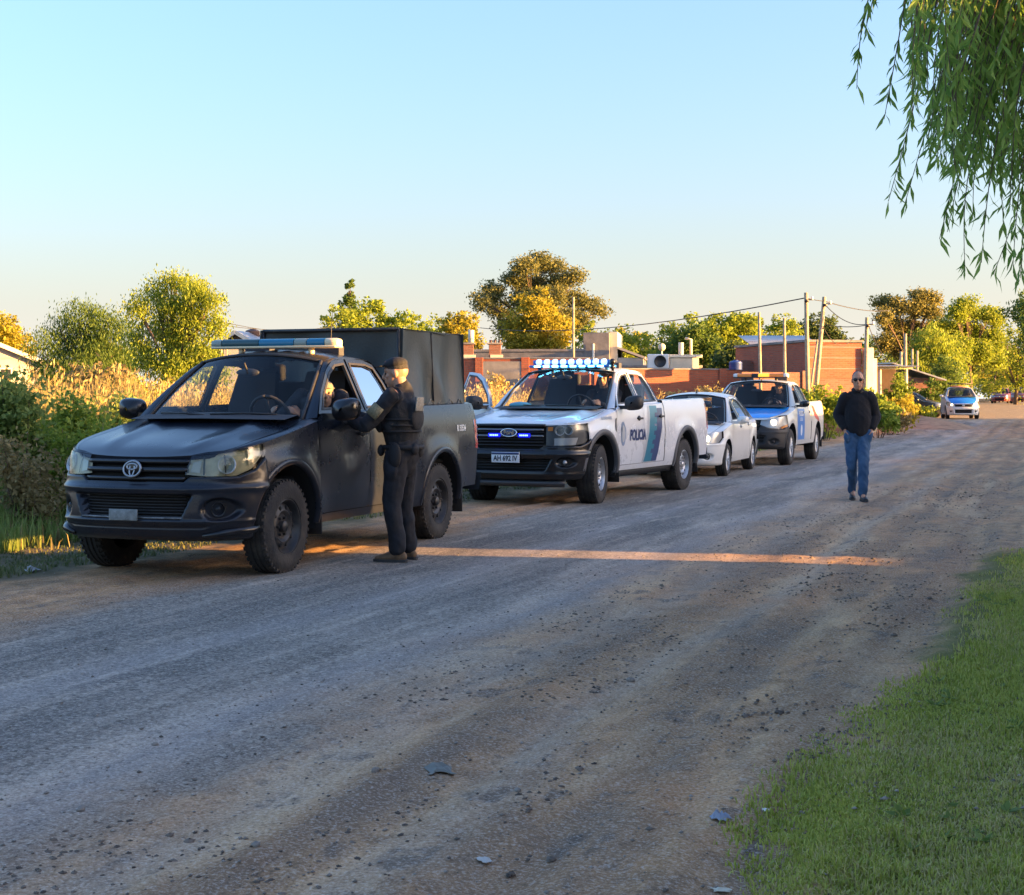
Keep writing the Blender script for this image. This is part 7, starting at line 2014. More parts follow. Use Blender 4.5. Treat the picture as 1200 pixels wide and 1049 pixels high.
bush('bright green low bush nearest the black pickup nose', 96, 486, 16.5, 90, LM['lime'], 4200, .055, 44)
bush('dark bush between the field and the black pickup mirror', 140, 452, 20.5, 95, LM['weed'], 4200, .065, 45)
bush('golden dry shrub standing up out of the field', 118, 408, 27, 90, LM['brown'], 3600, .09, 46)
bush('loose golden shrub right of the tall dry shrub', 168, 432, 30, 80, LM['gold'], 2600, .09, 47)
bush('yellow bush at the foot of the two leaning poles', 965, 436, 49, 60, LM['yellow'], 2600, .13, 48, 'bushes along the far verge')
bush('green bush behind the man in the black sweater', 1030, 448, 52, 58, LM['lime'], 2400, .13, 49, 'bushes along the far verge')
bush('golden bush right of the leaning poles near the carport', 1048, 458, 60, 60, LM['gold'], 2200, .14, 50, 'bushes along the far verge')
bush('yellow green weed clump in front of the dark parked car', 1068, 462, 66, 60, LM['yellow'], 2200, .13, 52, 'bushes along the far verge')
bush('straw coloured clump at the foot of the long brick wall', 815, 444, 54, 70, LM['dry'], 2200, .13, 53, 'bushes along the far verge')
bush('straw coloured clump in front of the grey rendered panel', 580, 438, 52, 80, LM['dry'], 2600, .13, 54, 'bushes along the far verge')
bush('green creeper tumbling over the front of the carport', 1050, 428, 75, 46, LM['lime'], 2600, .14, 55, 'bushes along the far verge')
bush('dark shrub against the wall of the slanted roof house', 1082, 440, 87, 44, LM['green'], 2200, .15, 56, 'bushes along the far verge')
bush('rusty low bush beside the sunlit earth bank', 1040, 470, 56, 46, LM['brown'], 1500, .12, 51, 'bushes along the far verge')

# weeping willow reaching into the picture at the top right
def willow():
    r2 = np.random.default_rng(9); Yw = 7.4
    o = thing('weeping_willow', 'weeping willow hanging its thin leafy twigs into the top right corner', 'tree', (6.2, 8.2, float(zg(6.2, 8.2))))
    org = np.array(o.location)
    t = MB(); t.tube([(0, 0, -.2), (-.1, 0, 1.2), (-.2, -.05, 2.3), (-.3, -.1, 3.0)], [.30, .22, .19, .16], 12)
    ends = [(-3.0, -.7, 5.2), (-2.2, -1.0, 5.0), (-3.4, -1.0, 4.5), (1.6, .6, 5.0), (.2, 1.6, 5.4), (-1.2, -1.6, 4.9), (1.0, -1.4, 4.8), (-1.8, .8, 5.2)]
    for e in ends: t.tube([(-.3, -.1, 2.8), (e[0] * .5, e[1] * .5, 4.3), e], [.12, .07, .02], 7)
    t.build('trunk', M_bark, o)
    segs = MB(); Pc = []; Ax = []
    tips = [(1004, 104, 7.0, .9), (1013, 40, 7.1, .5), (1041, 236, 6.9, 1.2), (1060, 240, 7.3, 1.3), (1036, 140, 7.2, .9), (1070, 110, 7.1, .9), (1101, 280, 7.1, 1.2), (1110, 272, 7.5, 1.2), (1088, 160, 6.8, .9), (1131, 318, 7.4, 1.2), (1150, 308, 7.0, 1.2), (1164, 322, 7.3, 1.2), (1187, 312, 7.0, 1.3), (1196, 326, 7.4, 1.3), (1120, 205, 7.0, 1.0), (1140, 250, 7.7, 1.1), (1176, 262, 7.6, 1.1), (1205, 300, 7.2, 1.2), (1225, 330, 7.3, 1.3)]
    for k in range(370):
        px = 1066 + 240 * r2.random(); lim = np.interp(px, [1060, 1100, 1150, 1200, 1300], [120, 205, 235, 255, 290])
        tips.append((px, lim * r2.uniform(-.4, 1.0), r2.uniform(6.4, 8.4), r2.uniform(.7, 1.3)))
    for px, py, Y, ln in tips:
        e = np.array(at(px, py, Y)); drift = .30 * ln * (.6 + .5 * r2.random()) 
        top_ = e + np.array([drift, r2.uniform(-.15, .15), ln])
        n = 14; s_ = np.linspace(0, 1, n)[:, None]
        c = top_ * (1 - s_) + e * s_ + np.array([1, 0, .1]) * (np.sin(s_ * math.pi) * -.10 * ln) * r2.uniform(-.3, 1.2)
        segs.tube(c - org, [.0045 * (1 - .7 * i / n) for i in range(n)], 4, False)
        m = int(ln * 46)
        q = np.sort(r2.random(m)); q = .08 + .92 * q
        idx = q * (n - 1); i0 = np.minimum(idx.astype(int), n - 2); f = (idx - i0)[:, None]
        base = c[i0] * (1 - f) + c[i0 + 1] * f
        dirn = unit(np.stack([r2.normal(0, .38, m) - .05, r2.normal(0, .38, m), -1 + .35 * r2.random(m)], 1))
        Lf = r2.uniform(.055, .120, m)
        Pc.append((base + dirn * Lf[:, None] * .5, dirn, Lf))
    segs.build('twig', M_bark, o)
    P = np.vstack([p[0] for p in Pc]) - org; a = np.vstack([p[1] for p in Pc]); L = np.concatenate([p[2] for p in Pc]); b = unit(np.cross(a, r2.normal(size=a.shape)))
    bend = b * 0 + np.cross(a, b) * (L * .12)[:, None]
    A0 = P - a * L[:, None] * .5; A2 = P + a * L[:, None] * .5 + bend; M1 = P - bend * .3
    w = (L * .086)[:, None]
    V = np.stack([A0, M1 + b * w, A2, M1 - b * w], 1).reshape(-1, 3)
    fastmesh('foliage', V, np.arange(len(V)).reshape(-1, 4), M_willow, o)
    # the body of the crown beyond the frame
    lob = [(-1.6, -.8, 3.6, 1.2, 1.2, .9), (0, 0, 4.6, 2.2, 2.0, 1.0), (1.6, .6, 3.8, 1.6, 1.5, 1.4), (-.4, 1.6, 4.2, 1.6, 1.2, 1.2), (.6, -1.3, 3.7, 1.5, 1.2, 1.3), (-1.9, .4, 4.3, 1.4, 1.2, .8)]
    P = crown_points(lob, 26000, r2, .3, .25, 20); N = len(P); 
    a = unit(r2.normal(size=(N, 3)) * .5 + np.array([0, 0, -1.0])); b = unit(np.cross(a, r2.normal(size=(N, 3))))
    V, Q = leaf_quads(P, r2.uniform(.14, .26, N), np.full(N, .045), a, b); fastmesh('crown', V, Q, M_willow, o)
M_willow = leaf_mat('willow_blades', (.170, .310, .055), (.340, .480, .110), trans=.55, rough=.5)
willow()
# ---------------------------------------------------------------- walls, houses, poles
M_brick = brick_mat('red_brickwork', (.34, .072, .034), (.42, .105, .052), (.24, .13, .09), stain=.35)
M_brick_old = brick_mat('old_brickwork', (.22, .075, .048), (.30, .125, .085), (.20, .14, .11), stain=.5)
M_render = mat('grey_render', (.22, .205, .195), .9, var=.25, vscale=1.6, bump=.3, bscale=20)
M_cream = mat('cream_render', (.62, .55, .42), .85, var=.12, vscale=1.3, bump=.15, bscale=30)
M_whitewall = mat('whitewash', (.42, .38, .32), .85, var=.08, vscale=1.2)
M_tiles = mat('weathered_roof_tiles', (.34, .22, .16), .85, var=.2, vscale=2.5)
M_sheet = mat('corrugated_sheet', (.42, .44, .46), .45, metal=.5, col2=(.30, .20, .14), vscale=2.2, thresh=(.5, .8))
M_darkwall = mat('dark_brown_wall', (.13, .085, .06), .9, var=.2, vscale=2)
M_door_dark = mat('dark_opening', (.012, .012, .012), .95)
M_pole = mat('weathered_pole', (.34, .28, .19), .85, var=.3, vscale=7, bump=.3, bscale=30)
M_polewhite = mat('pale_pole', (.60, .57, .50), .8, var=.1, vscale=6)
M_cable = mat('black_cable', (.03, .03, .03), .7)
M_wood = mat('fascia_wood', (.66, .60, .48), .8, var=.1, vscale=5)
M_winframe = mat('window_frame_paint', (.60, .58, .52), .6)
M_tankblue = mat('blue_plastic', (.03, .06, .22), .4)
M_tankdark = mat('brown_tank', (.11, .055, .04), .5)

def pxx(px, Y): return (px - 600) * Y / FPX
def pzz(py, Y): return CAM_H + (HZ - py) * Y / FPX
def blk(parent, name, x0, x1, y0, y1, z0, z1, m, bev=.01):
    mb = MB(); mb.box(((x0 + x1) / 2, (y0 + y1) / 2, (z0 + z1) / 2), (abs(x1 - x0), abs(y1 - y0), abs(z1 - z0)))
    o = mb.build(name, m, parent, False)
    if bev: mod_bevel(o, bev, 1)
    return o
def window(parent, x, z, w, h, y, shut=None):
    """window standing proud of a wall that faces the road (wall front at y)"""
    f = MB()
    for dx, dz, ww, hh in ((0, h / 2, w + .08, .06), (0, -h / 2, w + .08, .06), (-w / 2, 0, .06, h), (w / 2, 0, .06, h), (0, 0, .04, h)):
        f.box((x + dx, y - .015, z + dz), (ww, .05, hh))
    fo = f.build('window', M_winframe, parent, False)
    p = MB(); p.box((x, y - .004, z), (w - .02, .012, h - .02)); p.build('pane', M_glass_dark, fo, False)
    s_ = MB(); s_.box((x, y - .04, z - h / 2 - .05), (w + .2, .10, .05)); s_.build('sill', M_render, fo, False)
M_glass_dark = mat('dark_pane', (.03, .035, .04), .08)

def brick_wall(label, px0, px1, ptop, Y, m=M_brick, th=.2, Y1=None, piers=(), name='brick_wall', coping=M_render, broken=0.0, group='brick walls across the road'):
    Y1 = Y1 or Y
    a = Vector((pxx(px0, Y), Y, 0)); b = Vector((pxx(px1, Y1), Y1, 0)); d = b - a; L = d.length; rz = math.atan2(d.y, d.x)
    zb = float(zg(a.x, a.y)) - .1; h = pzz(ptop, Y) - zb
    o = thing(name, label, 'wall', (a.x, a.y, zb), rz, group)
    mb = MB()
    n = 14; r2 = np.random.default_rng(int(abs(px0)))
    top_ = [h - (broken * r2.random() if broken else 0) for _ in range(n)]
    for i in range(n): mb.box(((i + .5) * L / n, 0, top_[i] / 2), (L / n - .001, th, top_[i]))
    mb.build('wall', m, o, False)
    for p in piers:
        x = (pxx(p, Y) - a.x); blk(o, 'pier', x - .16, x + .16, -th / 2 - .06, th / 2 + .06, 0, h + .06, m)
    if coping and not broken: blk(o, 'coping', -.03, L + .03, -th / 2 - .03, th / 2 + .03, h + .002, h + .06, coping)
    return o

def flat_house(label, px0, px1, ptop, Y, depth, m, parapet=.12, name='house', rz=0.0, group='houses across the road', mside=None):
    x0, x1 = pxx(px0, Y), pxx(px1, Y); zb = float(zg(x0, Y)) - .1; h = pzz(ptop, Y) - zb
    o = thing(name, label, 'house', (x0, Y, zb), rz, group); w = x1 - x0
    blk(o, 'wall', 0, w, 0, depth, 0, h, m)
    for (a, b, c, d) in ((-.05, w + .05, -.05, .12), (-.05, w + .05, depth - .12, depth + .05), (-.05, .12, .123, depth - .123), (w - .12, w + .05, .123, depth - .123)):
        blk(o, 'parapet', a, b, c, d, h + .003, h + parapet, mside or M_render)
    o['w'] = w; o['h'] = h
    return o

def corrugated(parent, x0, x1, y0, y1, z0, z1, name='roof', m=None, n=60):
    """sheet roof rising from y0 (z0) to y1 (z1), corrugations running up the slope"""
    xs = np.linspace(x0, x1, n); ya = np.array([y0, y1])
    G = np.stack([np.stack([xs, np.full(n, y), z + .018 * np.cos(np.arange(n) * math.pi)], 1) for y, z in ((y0, z0), (y1, z1))], 1)
    mb = MB(); mb.grid(G); o = mb.build(name, m or M_sheet, parent); mod_solid(o, .012); return o

def gable_house(label, px0, px1, peave, pridge, Y, depth, wall, roof, rz=0, name='gabled_house', overhang=.35):
    x0, x1 = pxx(px0, Y), pxx(px1, Y); zb = float(zg(x0, Y)) - .1; w = x1 - x0
    he, hr = pzz(peave, Y) - zb, pzz(pridge, Y) - zb
    o = thing(name, label, 'house', ((x0 + x1) / 2, Y, zb), rz, 'houses across the road')
    mb = MB(); hw = w / 2
    P = [(-hw, 0, 0), (hw, 0, 0), (hw, 0, he), (0, 0, hr), (-hw, 0, he)]; Q = [(x, depth, z) for x, _, z in P]
    mb.add(P + Q, [(0, 1, 2, 3, 4), (9, 8, 7, 6, 5), (0, 5, 6, 1), (1, 6, 7, 2), (4, 9, 5, 0)]); mb.build('wall', wall, o, False)
    sl = (hr - he) / hw
    for sg in (1, -1):
        q = MB(); xe = sg * (hw + overhang)
        q.add([(0, -overhang, hr + .03), (xe, -overhang, he - sl * overhang + .03), (xe, depth + overhang, he - sl * overhang + .03), (0, depth + overhang, hr + .03)], [(0, 1, 2, 3)]); mod_solid(q.build('roof', roof, o, False), .09, 1)
        q = MB(); q.add([(0, -overhang - .012, hr + .13), (xe, -overhang - .012, he - sl * overhang + .13), (xe, -overhang - .012, he - sl * overhang - .10), (0, -overhang - .012, hr - .10)], [(0, 1, 2, 3)]); mod_solid(q.build('bargeboard', M_wood, o, False), .03, 1)
    return o

# -- left
g1 = gable_house('pale gabled house with tiled roof at the left edge behind the field', -75, 46, 424, 399, 76, 7, M_whitewall, M_tiles, rad(24))
window(g1, .6, 1.9, 1.1, .9, -.003); window(g1, -1.4, 1.9, 1.0, .9, -.003)
g2 = gable_house('dark brown house with grey roof left of the roof light bar', 236, 320, 414, 390, 84, 7, M_darkwall, M_sheet, rad(-12)); window(g2, -.8, 1.9, .9, .8, -.003)
def tank(label, px, ptop, pbot, Y, r, m, name='water_tank', stand=True):
    z0, z1 = pzz(pbot, Y), pzz(ptop, Y); o = thing(name, label, 'water tank', (pxx(px, Y), Y, z0), 0, 'tanks on the roofs'); h = z1 - z0
    mb = MB(); mb.lathe([(.001, 0), (r * .95, 0), (r, .03), (r * .97, h * .3), (r, h * .35), (r * .97, h * .62), (r, h * .66), (r * .96, h * .8), (r * .45, h * .93), (r * .3, h * .95)], 20); autosmooth(mb.build('tank_body', m, o), 40)
    q = MB(); q.lathe([(r * .34, h * .93), (r * .34, h), (.001, h * 1.02)], 16); q.build('lid', m, o)
    return o
tank('dark brown water tank on the dark brown house', 296, 385, 399, 86, .42, M_tankdark)
blk(g2, 'chimney', .9, 1.7, 1.5, 2.4, 2.0, pzz(399, 86) - float(zg(-14, 84)), M_whitewall)
lh = flat_house('low whitewashed shed behind the light bar of the black pickup', 262, 312, 408, 78, 4, M_whitewall, name='shed'); 
# -- middle: brick and concrete buildings beyond the dry grass
h3 = flat_house('long grey concrete building with a raised block at its right end', 470, 684, 413, 68, 7, M_render, name='concrete_building', rz=rad(-7))
w3, hh3 = h3['w'], h3['h']; zb3 = h3.location.z
zt3 = pzz(391, 68) - zb3; xr3 = pxx(714, 68) - h3.location.x
blk(h3, 'raised_block', w3 + .003, xr3, -.02, 5, 0, zt3, M_render); blk(h3, 'sun_painted_return', xr3 + .003, xr3 + .35, .3, 4.5, 0, zt3 + .05, M_cream)  # pale return paints sunlight onto the block's right side
q = MB(); q.add([(xr3 + .36, .2, pzz(407, 68) - zb3), (xr3 + 1.6, .2, pzz(419, 68) - zb3), (xr3 + 1.6, 4.5, pzz(419, 68) - zb3), (xr3 + .36, 4.5, pzz(407, 68) - zb3)], [(0, 1, 2, 3)]); mod_solid(q.build('lean_to_roof', M_whitewall, h3, False), .1)
blk(h3, 'lean_to_wall', xr3 + .36, xr3 + 1.5, .3, 4.4, 0, pzz(420, 68) - zb3, M_whitewall)
q = MB(); q.tube([(w3 + .45, -.10, 1.2), (w3 + .45, -.10, pzz(404, 68) - zb3)], .05, 8); q.build('vent_pipe', M_polewhite, h3)
for k, px in enumerate((548, 580)):
    x = pxx(px, 64); o = thing('brick_pier', ['brick chimney with a white flue left of the open passenger door', 'brick chimney with a sooty top beside the grey building'][k], 'chimney', (x, 64, 0), 0, 'chimneys over the brick wall')
    zt = pzz(404, 64); blk(o, 'stack', -.26, .26, -.26, .26, 0, zt, M_brick_old); blk(o, 'cap', -.32, .32, -.32, .32, zt + .003, zt + .08, M_render); blk(o, 'hearth', -.20, .34, -.34, -.263, pzz(425, 64), pzz(416, 64), M_cream)
    q = MB()
    if k == 0: q.tube([(.15, 0, zt + .05), (.15, 0, zt + .62)], .13, 10); q.build('flue', M_polewhite, o)
    else:
        for s_ in (-.18, 0, .2): q.tube([(s_, 0, zt + .05), (s_, 0, zt + .2)], .06, 7)
        q.build('flue', M_tankdark, o)
bw = brick_wall('red brick wall with a grey rendered panel behind the open passenger door', 500, 690, 421, 60, M_brick, piers=(562, 616), Y1=59.5)
blk(bw, 'rendered_panel', pxx(565, 60) - bw.location.x, pxx(614, 60) - bw.location.x, -.15, -.103, 0, pzz(424, 60) - bw.location.z, M_render); 
brick_wall('long red brick wall behind the police pickup roof and the saloon', 690, 868, 433, 58, M_brick, piers=(700, 857), Y1=59.6)
brick_wall('old brick wall behind the amber roof lights', 868, 952, 436, 57, M_brick_old, piers=(952,), coping=None, Y1=58)
# flat roofs above the long wall
f4 = flat_house('low brick house with an air conditioner on its roof edge', 735, 825, 431, 66, 6, M_brick, name='brick_house', rz=rad(10))
blk(f4, 'cream_block', f4['w'] - 1.5, f4['w'] - .2, -.30, -.053, f4['h'] - .85, f4['h'] + .45, M_cream); blk(f4, 'cream_cap', f4['w'] - 1.65, f4['w'] - .05, -.36, .0, f4['h'] + .453, f4['h'] + .58, M_wood)
q = MB(); q.tube([(f4['w'] - .75, .6, f4['h']), (f4['w'] - .75, .6, f4['h'] + 1.15)], .12, 8); q.build('flue', M_cream, f4)
q = MB(); q.tube([(f4['w'] - .2, .9, f4['h']), (f4['w'] - .2, .9, f4['h'] + 1.3), (f4['w'] - .45, .9, f4['h'] + 1.35)], .07, 8); q.build('vent_pipe', M_cream, f4)
ac = thing('air_conditioner', 'white air conditioner unit with a dark fan on the low brick house', 'air conditioner', (pxx(771, 65), 65, pzz(432, 65)))
blk(ac, 'housing', -.45, .45, -.2, .2, 0, .62, M_white_plastic, .03)
q = MB(); q.lathe([(.001, 0), (.22, 0), (.23, .02), (.26, .02), (.26, -.01)], 22, Matrix.Translation((.08, -.21, .31)) @ Matrix.Rotation(rad(90), 4, 'X')); q.build('fan_grille', M_black_plastic, ac)
tk = thing('roof_ball', 'small pale ball tank on a post beside the air conditioner', 'tank', (pxx(776, 66), 66.2, pzz(432, 66)))
q = MB(); q.ball((0, 0, .95), .17, 12, 8); q.build('ball', M_cream, tk); q = MB(); q.tube([(0, 0, 0), (0, 0, .85)], .04, 6); q.build('post', M_polewhite, tk)
tank('blue and white barrel standing on the long brick wall', 862, 422, 433.5, 58.0, .26, M_tankblue, 'barrel')
q = MB(); q.lathe([(.265, .10), (.268, .12), (.268, .24), (.265, .26)], 20, Matrix.Translation((pxx(862, 58), 58, pzz(433.5, 58)))); 
rb = brick_wall('broken old brick ruin behind the thin poles', 868, 952, 419, 63, M_brick_old, broken=.28, coping=None, name='ruined_wall')
q = MB(); X = lambda p: pxx(p, 62.7) - rb.location.x; Zr = lambda p: pzz(p, 62.7) - rb.location.z
q.add([(X(920), -.3, Zr(419)), (X(943), -.3, Zr(419)), (X(943), -.3, Zr(423)), (X(932), -.3, Zr(438)), (X(920), -.3, Zr(442))], [(0, 4, 3, 2, 1)]); mod_solid(q.build('torn_render', M_render, rb, False), .06)
h6 = flat_house('small brick house with a corrugated sheet roof', 890, 955, 409, 74, 5, M_brick_old, name='brick_house')
corrugated(h6, -.4, h6['w'] + .4, -.5, 4.5, h6['h'] + .10, h6['h'] + .85); window(h6, .75, h6['h'] - .55, .55, .55, -.003); window(h6, 1.45, h6['h'] - .55, .45, .55, -.003)
# -- big red brick house
h7 = thing('brick_house', 'tall plain red brick house behind the man in the black sweater', 'house', (pxx(944, 58), 58, float(zg(18, 58)) - .1), rad(14), 'houses across the road')
w7 = pxx(1016, 58) - pxx(944, 58); z7 = pzz(401, 58) - h7.location.z; zm = pzz(443, 58) - h7.location.z
blk(h7, 'plinth_wall', .004, w7 - .004, .02, 7, 0, zm, M_brick_old); blk(h7, 'wall', 0, w7, 0, 7, zm + .002, z7, M_brick); blk(h7, 'roof_edge', -.06, w7 + .06, -.06, 7.06, z7 + .003, z7 + .10, M_render)
blk(h7, 'corner_column', w7 + .12, w7 + .42, -.2, .2, 0, z7 - .2, M_cream); blk(h7, 'corner_column', w7 + .62, w7 + .82, .3, .6, 0, z7 - .6, M_cream)
for zz_ in np.arange(zm + .35, z7 - .1, .42): blk(h7, 'tie_course', .03, w7 - .03, -.008, .0, zz_, zz_ + .03, M_render, 0)
# -- carport and lean-to at the right
cp = thing('carport', 'overgrown carport with a dark opening right of the brick house', 'carport', (pxx(1030, 76), 76, float(zg(20, 76)) - .1), 0)
wc = pxx(1062, 76) - pxx(1030, 76); zc = pzz(430, 76) - cp.location.z
for x in (0.05, wc): 
    q = MB(); q.tube([(x, 0, 0), (x, 0, zc)], .08, 8); q.build('post', M_polewhite, cp)
blk(cp, 'back_wall', -.3, wc + .4, 3.6, 3.8, 0, zc - .05, M_darkwall); corrugated(cp, -.5, wc + .6, -.4, 4, zc + .03, zc + .15, 'roof'); blk(cp, 'beam', -.2, wc + .3, -.08, .08, zc - .12, zc, M_wood)
lt = thing('lean_to_house', 'low house with a slanted sheet roof behind the dark parked car', 'house', (pxx(1056, 88), 88, float(zg(23, 88)) - .1), 0, 'houses across the road')
wl_ = pxx(1096, 88) - pxx(1056, 88); zl = pzz(436, 88) - lt.location.z
blk(lt, 'wall', 0, wl_, 0, 5, 0, zl - .35, M_brick_old)
q = MB(); q.add([(-.6, -.6, zl + .55), (wl_ + .5, -.6, zl - .45), (wl_ + .5, 5.3, zl - .35), (-.6, 5.3, zl + .65)], [(0, 1, 2, 3)]); mod_solid(q.build('roof', M_sheet, lt, False), .08)
window(lt, wl_ * .6, 1.3, .7, .7, -.003)

# -- unseen walls and low sheet, added on the right to shape shade and sunlight
def side_wall(label, y0, y1, h, m=M_brick_old, off=8.7):
    a = Vector((float(road_c(y0)) + off, y0, 0)); b = Vector((float(road_c(y1)) + off, y1, 0)); d = b - a; L = d.length
    o = thing('shade_wall', label, 'wall', (a.x, a.y, float(min(zg(a.x, a.y), zg(b.x, b.y))) - .1), math.atan2(d.y, d.x), 'unseen walls added on the right for shade')
    blk(o, 'wall', 0, L, -.1, .1, 0, h + .1, m); blk(o, 'coping', -.02, L + .02, -.14, .14, h + .103, h + .16, M_render); return o
YG = 11.40
WH = 2.40
side_wall('unseen tall brick wall added on the right to shade the willow', -22, 8.25, 3.4)
side_wall('unseen short brick wall added on the right, low enough to let sun reach the officer', 8.25, YG - .30, 2.20)
side_wall('unseen tall brick wall added on the right to shade the tarpaulin', YG + .30, 15.25, 3.35)
side_wall('unseen brick wall added on the right to shade the road, after the tall part', 15.25, 31, WH)
side_wall('unseen lower brick wall added on the right to shade the far road', 31, 50, 1.75)
side_wall('unseen lowest brick wall added on the right to shade the road by the crest', 50, 79, 1.5)
gt = thing('sun_strip_blocker', 'unseen knee high metal sheet added in the wall gap to end the sunlit strip', 'gate', (float(road_c(YG)) + 8.7, YG, float(zg(float(road_c(YG)) + 8.7, YG))), math.atan2(1, .36))  # low sheet added in the gap to cut the sunlit strip short
blk(gt, 'blocker_sheet', -.34, .34, -.02, .02, .04, .48, M_sheet); 
for x in (-.34, .34): 
    q = MB(); q.tube([(x, 0, 0), (x, 0, .55)], .03, 8); q.build('blocker_post', M_steel_dark, gt)

# -- poles
def pole(label, p0, p1, Y, r=.10, m=None, name='utility_pole', arm=False, group='poles along the far side'):
    b = Vector((pxx(p0[0], Y), Y, 0)); z0 = float(zg(b.x, Y)) - .3; t = Vector((pxx(p1[0], Y), Y, pzz(p1[1], Y)))
    frac = (z0 - pzz(p0[1], Y)) / (t.z - pzz(p0[1], Y)); bx = b.x + (t.x - b.x) * frac
    o = thing(name, label, 'pole', (bx, Y, z0), 0, group)
    d = t - Vector((bx, Y, z0)); q = MB(); q.tube([(0, 0, 0), d * .5, d], [r * 1.15, r, r * .85], 10); q.build('pole_shaft', m or M_pole, o)
    if arm:
        q = MB(); q.box(d - Vector((0, .12, .30)), (.14, .10, .10)); q.tube([d - Vector((0, 0, .25)), d - Vector((-.25, 0, .25))], .025, 6); q.build('bracket', M_steel_dark, o)
        q = MB(); q.lathe([(.03, 0), (.05, .03), (.03, .06), (.05, .09), (.02, .12)], 10, Matrix.Translation(d + Vector((.22, 0, -.25)))); q.build('insulator', M_white_plastic, o)
    return o
pole('tallest pole, upright beside the brick house', (947, 470), (944.5, 343), 53, .08, arm=True)
pole('leaning pole crossing the left edge of the brick house', (955, 470), (966, 348), 53.5, .08, arm=True)
pole('thin slanted brace between the two tall poles', (948, 470), (958, 398), 54.2, .045, name='brace_pole')
pole('pole standing in front of the corrugated roof', (891.5, 470), (889.5, 366), 55.5, .06)
pole('pale pole left of the tallest pole', (920, 470), (919, 373), 55.8, .06)
pole('pole at the right corner of the brick house', (1014, 470), (1016, 372), 53, .075, arm=True)
pole('slim pole in front of the grey concrete block', (672, 450), (672, 348), 64, .06)
pole('pole left of the dark brown house', (259.5, 450), (259, 373), 66, .06)
pole('short post right of the pole by the dark brown house', (266, 450), (265.5, 394), 66, .05)
pole('short pale post furthest left above the carport', (1056, 450), (1056, 412), 92, .09)
pole('taller post among the posts above the carport', (1061, 450), (1061, 391), 94, .11)
pole('pale post in the middle of the posts by the weeping tree', (1069, 450), (1069, 409), 93, .08)
pole('last post on the right above the slanted roof', (1075, 450), (1075, 411), 95, .08)
def cable(label, A, B, sag, r=.014):
    a, b = at(*A), at(*B); mb = MB(); n = 16
    mb.tube([a + (b - a) * t - Vector((0, 0, sag * 4 * t * (1 - t))) for t in np.linspace(0, 1, n)], r, 5)
    return tag(mb.build('power_cable', M_cable), label, 'cable', 'cables between the poles')
cable('cable running left from the tallest pole over the trees', (944.5, 349, 53), (560, 384, 100), .6, .022)
cable('cable between the tallest pole and the leaning pole', (944.5, 349, 53), (966, 353, 53.5), .02)
cable('cable running right from the leaning pole into the eucalyptus', (966, 353, 53.5), (1040, 364, 90), .15, .02)
cable('slack cable from the leaning pole to the house corner pole', (966, 356, 53.5), (1016, 380, 53), .25)
cable('low cable reaching the house corner pole', (966, 380, 53.5), (1016, 381, 53), .08)
cable('drooping cable along the roof edge of the brick house', (965, 384, 53.4), (1000, 396, 57), .45)
cable('deep slack cable from the corner pole to the far posts', (1016, 377, 53), (1061, 408, 94), 1.2)
cable('cable hung between the far posts', (1061, 400, 94), (1090, 404, 110), .5)
cable('cable at the left from the pole by the dark brown house', (259, 377, 66), (420, 390, 90), .3)
cable('second cable at the left above the tarpaulin', (259, 381, 66), (390, 383, 80), .2)

# -- earth bank in the sun on the far left verge
def bank():
    xs, ys_ = np.meshgrid(np.linspace(-1, 1, 30), np.linspace(-1, 1, 22), indexing='ij')
    x0, y0 = pxx(1078, 66), 66.0
    X, Y_ = x0 + xs * 2.2, y0 + ys_ * 5; R = np.hypot(xs, ys_)
    Z = zg(X, Y_) - .05 + .55 * np.clip(1 - R, 0, 1) ** .8 + .10 * fbm(X * 1.5, Y_ * 1.5, 3) * np.clip(1 - R, 0, 1)
    mb = MB(); mb.grid(np.stack([X, Y_, Z], -1)); tag(mb.build('earth_bank', mat('dry_earth', (.30, .20, .12), .95, var=.3, vscale=2.5, bump=.5, bscale=14)), kind='structure')
bank()
# ---------------------------------------------------------------- vehicles in place
def from_front_wheel(px, py, head, yout, z0=0.0):
    """origin (front axle middle) of a car whose near front tyre touches the ground at a pixel"""
    d = FPX * (CAM_H - z0) / (py - HZ); a = rad(head)
    f = Vector((-math.sin(a), -math.cos(a), 0)); l = Vector((math.cos(a), -math.sin(a), 0))
    return Vector(((px - 600) * d / FPX, d, 0)) - l * yout, f, l
def settle(c, tilt=0):
    r = c.root; r.location.z = float(zg(r.location.x, r.location.y)) + .004

p, f, l = from_front_wheel(334, 672, 20, .83)
hil = black_pickup(p, 20); settle(hil); hil.root.scale = (1, .955, 1)
p2, f2, l2 = from_front_wheel(702, 590, 26, .90)
ran = police_pickup(p2, 26); settle(ran)
p3, f3, l3 = from_front_wheel(851, 558, 19, .80)
eti = white_saloon(p3, 19); settle(eti)
p4, f4_, l4 = from_front_wheel(926, 545, 21, .88)
s10 = blue_bonnet_pickup(p4, 21); settle(s10)

